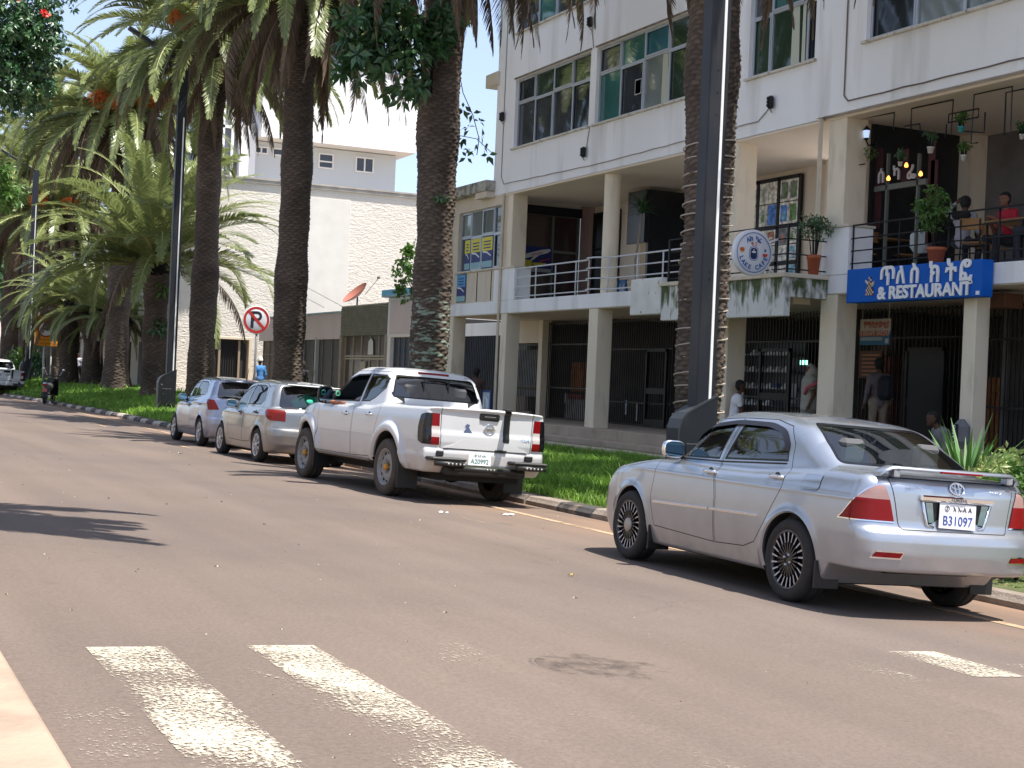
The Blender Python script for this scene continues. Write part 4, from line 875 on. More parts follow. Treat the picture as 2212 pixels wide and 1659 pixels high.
# honeycomb screen: separate hexagonal tubes joined row by row
hx = MB(); z = 2.86; r0 = .052; row = 0
while z < 3.92:
    y = yd+.06+(row % 2)*r0*.9
    while y < yc-.05:
        ring_ = [(r0*math.cos(t+.52), r0*math.sin(t+.52)) for t in np.arange(6)*math.pi/3]
        for i in range(6):
            a, b = ring_[i], ring_[(i+1) % 6]; s0 = .80
            hx.face([(XS-.05, y+a[0], z+a[1]), (XS-.05, y+b[0], z+b[1]), (XS-.05, y+b[0]*s0, z+b[1]*s0), (XS-.05, y+a[0]*s0, z+a[1]*s0)]); hx.face([(XS-.05, y+a[0]*s0, z+a[1]*s0), (XS-.05, y+b[0]*s0, z+b[1]*s0), (XS+.04, y+b[0]*s0, z+b[1]*s0), (XS+.04, y+a[0]*s0, z+a[1]*s0)])
        y += r0*1.8
    z += r0*1.56; row += 1
o = hx.build('honeycomb_screen', mat('block_grey_green', (.24, .235, .18), .85, var=.15, vs=3), S_); o['kind'] = 'stuff'
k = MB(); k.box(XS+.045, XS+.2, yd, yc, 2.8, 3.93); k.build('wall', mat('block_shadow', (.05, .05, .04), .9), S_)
for y in (yd+.14, yc-.14): k = MB(); k.box(XS-.06, XS+.25, y-.14, y+.14, zg(y), 2.85); k.build('pillar', mat('stone_pillar', (.22, .19, .15), .85, var=.2, vs=4), S_)
def front(y0, y1, z1, cols, m, rows=(), name='shop_front', X=XS+.12, fm=None):
    k = MB(); z0 = zg((y0+y1)/2); k.box(X, X+.05, y0, y1, z0, z1)
    for y in np.linspace(y0, y1, cols+1): k.box(X-.04, X, y-.03, y+.03, z0, z1, 1)
    for z in rows: k.box(X-.035, X, y0, y1, z-.03, z+.03, 1)
    return k.build(name, [m, fm or M_gf], S_)
M_shut = mat('shutter_dark', (.05, .052, .052), .6, .2, var=.2, vs=3)
front(yd+.3, yc-.3, 2.84, 5, mat('brown_pane', (.07, .055, .045), .15, spec=.7), (1.95, 2.05), fm=mat('frame_tan', (.30, .27, .20), .7))
k = MB(); m_ = (yd+yc)/2; k.box(XS+.06, XS+.11, m_-.1, m_+.5, zg(m_), 1.85); k.build('door_leaf', mat('frame_tan', (.30, .27, .20), .7), S_)
k = MB(); k.prism([(m_-.9, 2.1), (m_-.3, 2.1), (m_-.35, 2.6), (m_-.6, 2.72), (m_-.85, 2.6)], 'yz', XS+.07, XS+.08); k.build('window_sticker', mat('pale_sticker', (.5, .5, .48), .7), S_)
front(yc+.1, yb-.2, 2.72, 4, M_shut, name='folding_shutter'); front(yb, ya-.5, 2.72, 6, mat('brown_shutter', (.10, .075, .06), .7, var=.2, vs=3), (2.1,), name='folding_shutter')
k = MB(); [k.box(XS-.02, XS+.2, y-.08, y+.08, zg(y), 2.8) for y in (yc+.02, yb-.1, (yb+yc)/2+.6)]; k.build('door_post', mat('post_pale', (.36, .38, .38), .7), S_)
k = MB(); k.bbox(XS-.08, XS+5, ye-.6, yd-.03, 2.72, 4.12, .02, 0); k.box(XS-.12, XS-.08, ye-.4, yd-.35, 2.82, 4.0, 1); k.bbox(XS-.06, XS+.3, yd-.33, yd-.03, 0, 2.72, .01, 0); k.build('bay_wall', [mat('bay_white', (.62, .62, .62), .8), M_pk], S_)
k = MB(); k.box(XS-.3, XS+5, ye-.8, yd+.1, 4.13, 4.19); k.box(XS-.3, XS-.26, ye-.8, yd+.1, 4.19, 4.38, 1); k.build('roof_edge', [M_met, mat('sky_blue_sheet', (.10, .38, .60), .5)], S_)
front(ye-.6, yd-.35, 2.72, 5, mat('shutter_navy', (.03, .045, .085), .5, .2), name='roller_shutter')
# red satellite dish on the shop roof
p = hit(772, 645, X=19.3); d = thing('satellite_dish', 'faded red satellite dish tilted on the roof above the honeycomb screen', 'satellite dish', (p.x, p.y, 3.98))
k = MB(); prof = [(r_, .55*r_*r_) for r_ in np.linspace(0, .60, 9)]; k.lathe(prof, (0, 0, 0), 'z', 28, cap=False); k.lathe([(r_, h_-.012) for r_, h_ in prof[::-1]], (0, 0, 0), 'z', 28, cap=False)
k.xform(Matrix.Translation((p.x, p.y, p.z+.10)) @ Matrix.Rotation(R(20), 4, 'Z') @ Matrix.Rotation(R(-42), 4, 'Y') @ Matrix.Rotation(R(-12), 4, 'X')); k.build('reflector', mat('faded_red', (.36, .13, .09), .7, var=.1, vs=3), d)
k = MB(); k.tube([(p.x, p.y, 3.9), (p.x, p.y, p.z+.1)], .04, 6); k.tube([(p.x+.2, p.y-.3, p.z+.15), (p.x+.75, p.y-.3, p.z+.85)], .015, 5); k.bbox(p.x+.7, p.x+.8, p.y-.35, p.y-.25, p.z+.82, p.z+.92, .01); k.build('mount', M_gf, d)
# ================================================================== ROUGHCAST GABLE BUILDING
G = thing('roughcast_building', 'tall blank building with very rough cream plastered gable wall behind the palms', 'building', (21, 71, 0))
Yg = 71.0; M_rc = mat('roughcast', (.66, .61, .54), .95, var=.04, vs=.7)
def rough():
    N = M_rc.node_tree.nodes; L = M_rc.node_tree.links; b = N['Principled BSDF']; tc = N.new('ShaderNodeTexCoord')
    mp = N.new('ShaderNodeMapping'); mp.inputs['Rotation'].default_value = (0, R(35), 0); mp.inputs['Scale'].default_value = (2.0, 1, 4.5); L.new(tc.outputs['Object'], mp.inputs[0])
    n = N.new('ShaderNodeTexNoise'); n.inputs['Scale'].default_value = 1.7; n.inputs['Detail'].default_value = 8; n.inputs['Roughness'].default_value = .62; n.inputs['Distortion'].default_value = 1.1; L.new(mp.outputs[0], n.inputs[0])
    bp = N.new('ShaderNodeBump'); bp.inputs['Strength'].default_value = .55; bp.inputs['Distance'].default_value = .16; L.new(n.outputs['Fac'], bp.inputs['Height']); L.new(bp.outputs[0], b.inputs['Normal'])
rough()
gl = hit(380, 500, Y=Yg).x; gr = gl+14; zt = hit(600, 400, Y=Yg).z
da = hit(455, 760, Y=Yg).x; db = hit(537, 760, Y=Yg).x; dz = hit(500, 733, Y=Yg).z
k = MB()
for (x0, x1, z0, z1) in ((gl, da, -.3, zt), (db, gr, -.3, zt), (da, db, dz, zt)): k.box(x0, x1, Yg, Yg+.4, z0, z1)
k.box(gl, gr, Yg+.4, Yg+16, 0, zt-.3); k.build('wall', M_rc, G)
k = MB(); k.box(gl+.002-.15, gr+.1, Yg-.12, Yg+16, zt, zt+.22)
k.box(gl, gr, Yg-.16, Yg-.12, zt+.16, zt+.24)
k.build('roof_edge', mat('parapet_grey', (.36, .33, .29), .9, var=.2, vs=2), G)
k = MB(); a = hit(725, 430, Y=Yg-.03); b = hit(795, 660, Y=Yg-.03)
for (u, v) in ((hit(668, 430, Y=Yg).x, hit(758, 430, Y=Yg).x),): k.bbox(u, v, Yg-.05, Yg, 3.5, a.z, .01)
k.build('smooth_patch', mat('smooth_render', (.62, .59, .54), .9, var=.05, vs=1.5), G)
k = MB(); k.box(da, db, Yg+.25, Yg+.3, -.2, dz, 0); w_ = db-da
for t in (.0, .22, .74, .97): k.box(da+w_*t, da+w_*t+.1, Yg+.12, Yg+.25, -.2, dz, 1)
for t in np.linspace(.28, .72, 8): k.box(da+w_*t, da+w_*t+.04, Yg+.2, Yg+.25, 0, dz-.1, 2)
k.build('gateway', [mat('gate_dark', (.03, .028, .028), .7), mat('frame_dusty', (.30, .24, .17), .8), M_blk], G)
k = MB(); k.bbox(da-.15, db+.15, Yg-.04, Yg, dz, dz+.12, .01); k.bbox(da-.15, da, Yg-.04, Yg, 0, dz, .01); k.bbox(db, db+.15, Yg-.04, Yg, 0, dz, .01); k.build('door_surround', mat('surround_cream', (.66, .56, .42), .8), G)
cable('roof_wire', [hit(662, 620, Y=Yg-3), hit(740, 662, Y=Yg-12)], .02, parent=G); cable('roof_wire', [hit(655, 640, Y=Yg-3), hit(700, 664, Y=Yg-12)], .02, parent=G)
# ================================================================== PALE GREY BLOCK FAR BEHIND
F_ = thing('grey_white_block', 'pale grey and white upper storeys with small windows rising behind the rough cream wall', 'building', (31, 101, 0)); Yf = 100.
def fp(px, py, Y=Yf): return hit(px, py, Y=Y)
M_pg = mat('far_grey', (.60, .64, .66), .85, var=.02, vs=.5); M_fw = mat('far_white', (.82, .82, .82), .8)
l = fp(545, 400).x; r_ = fp(853, 400).x; zr = fp(700, 320).z; zt_ = fp(880, 225).z+1.5
k = MB(); k.box(l, r_, Yf, Yf+12, 4, zr); k.build('wall', M_pg, F_)
k = MB(); k.box(fp(512, 300).x, fp(545, 300).x, Yf-1.0, Yf+12, 4, zr+1); k.build('pier', M_fw, F_)
k = MB(); k.box(l, fp(881, 300).x, Yf-1.8, Yf+14, zr+.05, zt_); k.build('roof', M_fw, F_)
k = MB(); k.box(l-.1, fp(886, 300).x, Yf-1.9, Yf+14, zt_, zt_+.15); k.build('parapet', mat('far_trim', (.55, .55, .55), .8), F_)
def far_win(px0, py0, px1, py1, bars):
    a = fp(px0, py0, Yf-.05); b = fp(px1, py1, Yf-.05); w0 = link('window', None, F_); w0.location = Vector((a.x, Yf-.05, b.z))-wloc(F_)
    k = MB(); t = .09; x0, x1, z0, z1 = a.x, b.x, b.z, a.z; k.box(x0-t, x1+t, Yf-.12, Yf, z0-t, z0); k.box(x0-t, x1+t, Yf-.12, Yf, z1, z1+t); k.box(x0-t, x0, Yf-.12, Yf, z0, z1); k.box(x1, x1+t, Yf-.12, Yf, z0, z1)
    for h, q in bars:
        if h: k.box(x0, x1, Yf-.10, Yf, z0+(z1-z0)*q-.05, z0+(z1-z0)*q+.05)
        else: k.box(x0+(x1-x0)*q-.05, x0+(x1-x0)*q+.05, Yf-.10, Yf, z0, z1)
    k.build('frame', M_fw, w0); k = MB(); k.box(x0, x1, Yf-.03, Yf-.01, z0, z1); k.build('pane', mat('far_pane', (.05, .06, .08), .2), w0)
far_win(553, 318, 576, 331, [(0, .5)]); far_win(592, 322, 610, 335, []); far_win(691, 333, 717, 363, [(1, .45)]); far_win(771, 341, 804, 372, [(0, .5)])
# glazed stair with white frame
a = fp(478, 0).x; b = fp(512, 0).x; k = MB(); k.box(a, b, Yf-.3, Yf+8, 6, zt_, 0)
for x in (a, (a+b)/2-.2, b-.1): k.box(x, x+.18, Yf-.5, Yf-.3, 6, zt_, 1)
for z in np.arange(8, zt_, 2.4): k.box(a, b, Yf-.5, Yf-.3, z, z+.2, 1)
k.build('glazed_stair', [mat('stair_glass', (.12, .13, .16), .3), M_fw], F_)
# ================================================================== LOW BUILDINGS BEHIND THE FAR PALMS
L1 = thing('cream_shop_block', 'low cream shop building with dark openings behind the far palm trunks', 'building', (17, 100, 0))
k = MB(); XL = 17.6; wallX(k, XL, 88, 150, -.5, 6.5, [(y, y+3.2, .3, 3.0) for y in np.arange(90, 146, 5)], .3); k.box(XL+.3, XL+9, 88, 150, 6.2, 6.5); k.face([(XL, 88, -.5), (XL+9, 88, -.5), (XL+9, 88, 6.5), (XL, 88, 6.5)]); k.build('wall', mat('far_cream', (.60, .47, .32), .9, var=.08, vs=.6), L1)
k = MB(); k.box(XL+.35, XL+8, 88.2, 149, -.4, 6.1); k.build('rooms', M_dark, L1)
k = MB(); k.box(XL-1.6, XL, 88, 150, 3.2, 3.35); k.build('canopy', mat('canopy_tin', (.40, .38, .36), .6), L1)
for i, y in enumerate(np.arange(90, 146, 5)): k = MB(); k.box(XL-1.55, XL-1.4, y-1, y-.85, 0, 3.2); k.build('canopy_post', M_fw, L1)
L2 = thing('white_villa', 'pale house glimpsed between palm crowns at far left', 'building', (10, 190, 0))
k = MB(); k.box(-8, 22, 190, 205, -1, 11); k.build('wall', mat('villa_wall', (.70, .60, .50), .9), L2); k = MB(); k.box(-8.5, 22.5, 189, 206, 11, 11.6); k.build('roof', mat('villa_roof', (.4, .35, .3), .9), L2)
for i in range(7): k = MB(); k.box(-6+i*4, -4.6+i*4, 189.95, 190, 5, 8); k.build('window', M_dark, L2)
# side of the gable building that faces the street, with service doors
k = MB(); 
for y in (73, 77, 81): k.box(gl-.06, gl, y, y+1.6, 0, 2.6, 0)
k.build('service_door', M_shut, G)
# across the street, out of view: frontage added for reflections and bounce light
N1 = thing('unseen_bounce_frontage', 'unseen long low frontage added across the street for reflections and bounce light', 'building', (-13, 30, 0))
k = MB(); k.box(-20, -13, -25, 120, 0, 5.5); k.build('wall', mat('bounce_wall', (.66, .60, .50), .9, var=.1, vs=.4), N1)
# ================================================================== PALMS
M_leaf = mat('palm_leaf', (.215, .255, .095), .34, attr=True, trans=.36, spec=.6); M_dead = mat('palm_dead', (.16, .115, .08), .8, attr=True, trans=.15)
M_rach = mat('palm_rib', (.30, .30, .12), .5, attr=True)
def frond_mesh(name, L, th0, droop, dead=False, pw=1.6, seed=0, n=96, lw=.60, folded=0., side=0.):
    """one pinnate leaf in the XZ plane, starting at the origin, going out along +X"""
    r = np.random.default_rng(seed); V = []; F = []; T = []; MI = []
    ns = 22; s = np.linspace(0, 1, ns+1); th = R(th0)-R(droop)*s**pw
    P = [np.zeros(3)]
    yaw = 0
    for i in range(ns): yaw += side/ns; P.append(P[-1]+L/ns*np.array([math.cos(th[i])*math.cos(yaw), math.cos(th[i])*math.sin(yaw), math.sin(th[i])]))
    P = np.array(P)
    def at(t):
        x = t*ns; i = min(int(x), ns-1); f = x-i; p = P[i]*(1-f)+P[i+1]*f; d = P[i+1]-P[i]; return p, d/np.linalg.norm(d)
    def quad(a, b, c, d, tone, mi): k = len(V); V.extend([a, b, c, d]); T.extend([tone]*4); F.append((k, k+1, k+2, k+3)); MI.append(mi)
    for i in range(0, ns, 1):                                   # rib: three-sided strip
        w0, w1 = .035*(1-s[i])+.004, .035*(1-s[i+1])+.004
        if dead: w0, w1 = w0*.8, w1*.8
        d = P[i+1]-P[i]; d /= np.linalg.norm(d); sd = np.cross(d, [0, 0, 1.]); sd /= max(np.linalg.norm(sd), .2); up = np.cross(sd, d)
        a, b = P[i], P[i+1]; tn = (1.35 if not dead else 1.3)
        quad(a-sd*w0, a+up*w0*.8, b+up*w1*.8, b-sd*w1, tn, 1 if not dead else 0); quad(a+up*w0*.8, a+sd*w0, b+sd*w1, b+up*w1*.8, tn, 1 if not dead else 0); quad(a+sd*w0, a-sd*w0, b-sd*w1, b+sd*w1, tn*.8, 1 if not dead else 0)
    for j in range(n):
        t = .10+.895*(j/(n-1)); p, d = at(t)
        sd = np.cross(d, [0, 0, 1.]); sd /= max(np.linalg.norm(sd), .2); up = np.cross(sd, d)
        ll = lw*(math.sin(math.pi*min(1, (t*.86+.10)))**.6)*(1-.35*t)
        for sg in (-1, 1):
            a = R(38+22*(1-t)+r.uniform(-6, 6)); lift = R(22-(30 if dead else 0)+r.uniform(-10, 10)-folded)
            dr = d*math.cos(a)+(sd*sg*math.cos(lift)+up*math.sin(lift))*math.sin(a); dr /= np.linalg.norm(dr)
            l_ = ll*r.uniform(.85, 1.1); w = (.021 if not dead else .016)*(L/4.2)
            g = np.array([0, 0, -1.]); m1 = p+dr*l_*.5+g*l_*(.03 if not dead else .10); e = p+dr*l_*.97+g*l_*(.13 if not dead else .42)
            wv = np.cross(dr, up); wv /= max(np.linalg.norm(wv), .2)
            tn = r.uniform(.78, 1.22)*(1+.15*(t-.5))
            if dead: tn *= r.uniform(.75, 1.2)
            quad(p-wv*w*.7, p+wv*w*.7, m1+wv*w, m1-wv*w, tn, 0); quad(m1-wv*w, m1+wv*w, e+wv*w*.12, e-wv*w*.12, tn*1.05, 0)
    return mesh_np(name, np.array(V), np.array(F), [M_dead if dead else M_leaf, M_rach], MI, False, T)
FR = {'stf': [frond_mesh('frond', 4.2, 78, 78, seed=21, side=.15, pw=2.2), frond_mesh('frond', 4.4, 58, 74, seed=22, side=-.15, pw=1.9), frond_mesh('frond', 4.4, 38, 66, seed=23, side=.1, pw=1.8), frond_mesh('frond', 4.2, 14, 52, seed=24, pw=1.5)],
      'up': [frond_mesh('frond', 4.2, 68, 70, seed=1, side=.15), frond_mesh('frond', 4.2, 60, 85, seed=2, side=-.2), frond_mesh('frond', 4.0, 74, 60, seed=3)],
      'mid': [frond_mesh('frond', 4.4, 40, 88, seed=4, side=.15), frond_mesh('frond', 4.3, 30, 85, seed=5, side=-.15), frond_mesh('frond', 4.4, 46, 100, seed=6)],
      'low': [frond_mesh('frond', 4.6, 18, 100, pw=1.1, seed=7, side=.2), frond_mesh('frond', 4.4, 4, 80, seed=8, side=-.1), frond_mesh('frond', 4.6, 26, 118, pw=1.2, seed=9)],
      'hang': [frond_mesh('frond', 4.4, 28, 124, True, .62, seed=10, folded=45, lw=.42), frond_mesh('frond', 4.6, 40, 132, True, .75, seed=11, folded=50, lw=.4, side=.3), frond_mesh('frond', 3.4, -20, 72, True, .6, seed=12, folded=55, lw=.42), frond_mesh('frond', 4.6, 38, 134, True, .62, seed=13, folded=45, lw=.4), frond_mesh('frond', 4.2, 12, 106, True, .6, seed=14, folded=45, lw=.42)]}
def trunk_mesh(h, r0, r1, seed, rough=.5, na=11, hs=.075):
    r = np.random.default_rng(seed); nz = int(h/.024); n = 66
    z = np.linspace(0, h, nz+1)[:, None]; a = np.linspace(0, 2*np.pi, n, endpoint=False)[None, :]
    base = r0+(r1-r0)*(z/h)+.22*np.exp(-z/.45)*r0/.4+.10*np.clip((z-h+1.6)/1.6, 0, 1)**1.2
    wob = .018*np.sin(2*a+z*.7+seed)+.014*np.sin(3*a-z*1.1)+.022*np.sin(z*1.7+seed)+.016*np.sin(z*4.1+seed*2)
    zz = z/hs+.35*np.sin(a*3+z*.8)+.25*np.sin(a*5-z*2.1); row = np.floor(zz); v = zz-row; u = (a*na/(2*np.pi)+.5*(row % 2)+.15*np.sin(row*7.3)) % 1
    hsh = np.modf(np.abs(np.sin(row*12.9898+np.floor(a*na/(2*np.pi)+.5*(row % 2))*78.233)*43758.5453))[0]
    prof = (1-np.abs(2*u-1)**2.5)*(np.clip(1-v, 0, 1)**.8)*np.clip(v/.18, 0, 1)
    amp = (.024+.026*hsh)*(1+1.1*np.clip((z-h+3.5)/3.5, 0, 1))
    rad = base+wob+amp*prof+r.normal(0, .0022, (nz+1, n))
    V = np.stack([rad*np.cos(a), rad*np.sin(a), np.broadcast_to(z, rad.shape)], 2).reshape(-1, 3)
    i = np.arange(nz)[:, None]*n; j = np.arange(n)[None, :]; j2 = (j+1) % n
    F = np.stack([i+j, i+j2, i+n+j2, i+n+j], 2).reshape(-1, 4)
    tone = (.45+.95*prof*(.6+.8*hsh)).ravel()
    return mesh_np('trunk', V, F, M_trunk, smooth=True, tone=tone)
M_trunk = mat('palm_trunk', (.105, .078, .060), .95, var=.42, vs=1.1, attr=True, bump=.5, bs=60, bd=.01)
M_lich = mat('trunk_lichen', (.105, .078, .060), .95, var=.42, vs=1.1, attr=True, bump=.5, bs=60, bd=.01)
def lichen():
    N = M_lich.node_tree.nodes; L = M_lich.node_tree.links; b = N['Principled BSDF']; tc = N.new('ShaderNodeTexCoord'); sp = N.new('ShaderNodeSeparateXYZ'); L.new(tc.outputs['Object'], sp.inputs[0])
    mp = N.new('ShaderNodeMapping'); mp.inputs['Scale'].default_value = (1, 1, 2.6); L.new(tc.outputs['Object'], mp.inputs[0]); n = N.new('ShaderNodeTexNoise'); n.inputs['Scale'].default_value = 3.6; n.inputs['Detail'].default_value = 5; n.inputs['Roughness'].default_value = .7; L.new(mp.outputs[0], n.inputs[0])
    mr = N.new('ShaderNodeMapRange'); mr.inputs[1].default_value = 5.5; mr.inputs[2].default_value = 3.2; mr.inputs[3].default_value = -.3; mr.inputs[4].default_value = .07; L.new(sp.outputs['Z'], mr.inputs[0])
    at = N.new('ShaderNodeAttribute'); at.attribute_name = 'tone'; m3 = N.new('ShaderNodeMath'); m3.operation = 'MULTIPLY_ADD'; m3.inputs[1].default_value = .12; L.new(at.outputs['Fac'], m3.inputs[0]); L.new(mr.outputs[0], m3.inputs[2])
    ad = N.new('ShaderNodeMath'); ad.operation = 'ADD'; L.new(m3.outputs[0], ad.inputs[0]); L.new(n.outputs['Fac'], ad.inputs[1]); r = N.new('ShaderNodeMapRange'); r.inputs[1].default_value = .70; r.inputs[2].default_value = .76; L.new(ad.outputs[0], r.inputs[0])
    mx = N.new('ShaderNodeMix'); mx.data_type = 'RGBA'; L.new(r.outputs[0], mx.inputs['Factor']); L.new(b.inputs['Base Color'].links[0].from_socket, mx.inputs['A']); mx.inputs['B'].default_value = (.24, .30, .24, 1); L.new(mx.outputs['Result'], b.inputs['Base Color'])
lichen()
M_fruit = mat('date_fruit', (.75, .24, .06), .6, var=.3, vs=20)
def fruit(parent, z, ang, out, n=340, seed=0):
    r = np.random.default_rng(seed); k = MB(); c = Vector((math.cos(ang)*out, math.sin(ang)*out, z))
    k.tube([(math.cos(ang)*.3, math.sin(ang)*.3, z-.3), tuple(c+Vector((0, 0, .1)))], .03, 5)
    for _ in range(n):
        d = Vector(r.normal(0, 1, 3)).normalized()*r.uniform(.25, .62); d.z = d.z*.8-.15; e = c+d
        m_ = c+d*.5+Vector((0, 0, .1)); k.tube([c, m_, e], .008, 3, cap=False)
        for q in (.55, .8, 1.): p = c+d*q; s_ = .030; k.face([(p.x-s_, p.y, p.z), (p.x, p.y-s_, p.z+s_), (p.x+s_, p.y, p.z), (p.x, p.y+s_, p.z-s_)])
    link('fruit_bunch', k.mesh('fruit_bunch', M_fruit), parent)
def palm(label, x, y, h, r0, r1, sc, nu, nm, nl, nh, seed, zb=None, lich=False, grp='palms lining the verge', fr=(), tilt=(0, 0), spread=None, hs=1., nst=0):
    r = random.Random(seed); zb = vz(x, y)-.05 if zb is None else zb
    p = thing('palm_tree', label, 'palm tree', (x, y, zb), (tilt[0], tilt[1], r.uniform(0, 6)), grp)
    t = trunk_mesh(h, r0, r1, seed); 
    if lich: t.materials[0] = M_lich
    link('trunk', t, p)
    k = MB(); k.lathe([(r1+.12, -.1), (r1+.15, .1), (r1*.8, .45), (.1, .6)], (0, 0, h), 'z', 16); link('crown_base', k.mesh('crown_base', M_trunk), p)
    def put(kind, i, n, el, s_, dz):
        a = 2.399963*i+r.uniform(-.25, .25)+{'up': 0, 'mid': .7, 'low': 1.9, 'hang': 2.7, 'stf': .4}[kind]
        if spread is not None and kind in spread: a = spread[kind][0]+r.uniform(-1, 1)*spread[kind][1]-p.rotation_euler.z
        m_ = r.choice(FR[kind]); s2 = sc*s_*r.uniform(.88, 1.1)
        o = link('frond', m_, p, (math.cos(a)*.12, math.sin(a)*.12, h+dz+r.uniform(-.12, .12)), (r.uniform(-.25, .25), r.uniform(-.18, .18), a), (s2, s2, s2))
    for i in range(nu): put('up', i, nu, 0, .95, .45)
    for i in range(nm): put('mid', i, nm, 0, 1., .35)
    for i in range(nst): put('stf', i, nst, 0, 1., .3)
    for i in range(nl): put('low', i, nl, 0, 1., .15)
    for i in range(nh): put('hang', i, nh, 0, .95*hs, -.05)
    for j, (a, z, o) in enumerate(fr): fruit(p, h+z, a-p.rotation_euler.z, o, seed=seed+j)
    return p
P4 = palm('palm trunk wound with white rope lights, just behind the near black lamp post', 12.15, 19.45, 10.3, .35, .36, 1., 10, 22, 20, 34, 104)
P3 = palm('thick palm trunk with pale lichen scales and leafy climber, behind the white pickup', 12.0, 30.25, 12.0, .41, .41, 1.0, 12, 24, 24, 56, 103, lich=True, hs=1.12)
P2 = palm('palm right of the no parking sign with a full skirt of dead fronds', 12.0, 41.0, 11.9, .41, .43, 1.05, 16, 42, 52, 34, 102, hs=1.08, fr=((3.6, .5, 1.1), (2.6, .5, .9)))
P1 = palm('palm standing left of the no parking sign, just behind the farthest hatchback', 12.0, 51.6, 12.0, .44, .39, 1.12, 16, 42, 52, 22, 101, fr=((3.6, 1.5, 1.5), (4.2, 1.6, 1.4)))
A_ = palm('young palm with dark trunk and wide green crown beside the far black lamp pedestal', 12.0, 59.7, 5.0, .42, .44, 1.34, 4, 8, 8, 3, 105, nst=72)
Bp = palm('tall palm with bright orange fruit bunches above the young palm', 12.15, 68.8, 12.0, .50, .50, 1.32, 18, 42, 50, 60, 106, fr=((3.9, 1.0, 2.0), (4.4, .8, 2.2), (4.8, 1.1, 2.1), (5.2, .9, 2.2), (5.6, 1.2, 1.9)))
x_ = lambda px, Y: hit(px, 840, Y=Y).x
palm('short stout palm with ragged leaf bases between two taller reddish trunks', x_(253, 73), 73, 3.2, .48, .48, .78, 10, 16, 14, 2, 107)
palm('palm with flared foot and low green crown, third trunk left of the far pedestal', x_(197, 76), 76, 3.7, .47, .42, .85, 12, 20, 16, 4, 108)
palm('dark palm trunk just right of the yellow sign', x_(146, 80), 80, 4.0, .45, .45, 1.0, 10, 22, 20, 10, 109)
palm('pale brown palm trunk partly hidden behind the yellow sign', x_(116, 90), 90, 9.5, .5, .5, 1.35, 16, 34, 30, 40, 110, fr=((3.9, 1.0, 2.), (4.8, .9, 2.)))
palm('palm with criss-cross patterned trunk left of the yellow sign', x_(52, 102), 102, 12.5, .45, .45, 1.5, 16, 34, 34, 40, 111)
palm('reddish palm trunk at left edge above the white pickup', x_(16, 112), 112, 11, .6, .6, 1.6, 16, 34, 34, 44, 112)
palm('very tall far palm whose crown shows left of the orange fruit', x_(95, 118), 118, 18.5, .5, .5, 1.7, 22, 36, 26, 30, 113)
# palms on the left pavement (outside the frame) whose fronds throw shadows on the road
palm('palm on the left pavement nearest the crossing', -.3, 11.8, 6.5, .4, .4, 1.05, 6, 14, 18, 8, 201, zb=.05, grp='palms on the left pavement', spread={'low': (-.05, .28), 'mid': (2.9, 2.2), 'up': (3.0, 2.2)})
palm('second palm on the left pavement', -2.2, 22, 8.0, .4, .4, 1.0, 8, 20, 16, 12, 202, zb=.05, grp='palms on the left pavement', spread={'low': (3.1, 1.6), 'mid': (3.1, 2.0)})
palm('third palm on the left pavement', -2.2, 34, 9.0, .4, .4, 1.0, 8, 20, 16, 14, 203, zb=.05, grp='palms on the left pavement', spread={'low': (3.1, 1.6), 'mid': (3.1, 2.0)})
palm('fourth palm on the left pavement', -2.4, 47, 9.0, .4, .4, 1.0, 8, 18, 14, 14, 204, zb=.05, grp='palms on the left pavement', spread={'low': (3.1, 1.6), 'mid': (3.1, 2.0)})
# rope light wound round the near palm
k = MB(); P = []; cx, cy, cz = 12.15, 19.45, vz(12.15, 19.45)-.05
turns = 20; z0, z1 = 1.0, 5.3
for i in range(turns*18+1):
    t = i/(turns*18); a = i/18*2*math.pi; z = z0+(z1-z0)*t+.03*math.sin(a*.5+1); rr = .384+.012*math.sin(a*.37)
    P.append((cx+rr*math.cos(a), cy+rr*math.sin(a), cz+z))
k.tube(P, .012, 5); single(k, 'rope_light', mat('rope_light', (.42, .36, .30), .5), 'white rope light wound in rings round the near palm trunk', 'rope light', base=(cx, cy, cz+z0))
k = MB(); k.tube([(cx-.45, cy-.1, .83), (cx+.1, cy-.47, .78), (cx+.7, cy-.5, .86), (cx+.75, cy-.5, .3), (cx+.95, cy-.45, -.1)], .018, 5); single(k, 'white_hose', mat('hose_white', (.6, .58, .5), .6), 'loose white hose looped round the near palm at car roof height', 'hose')
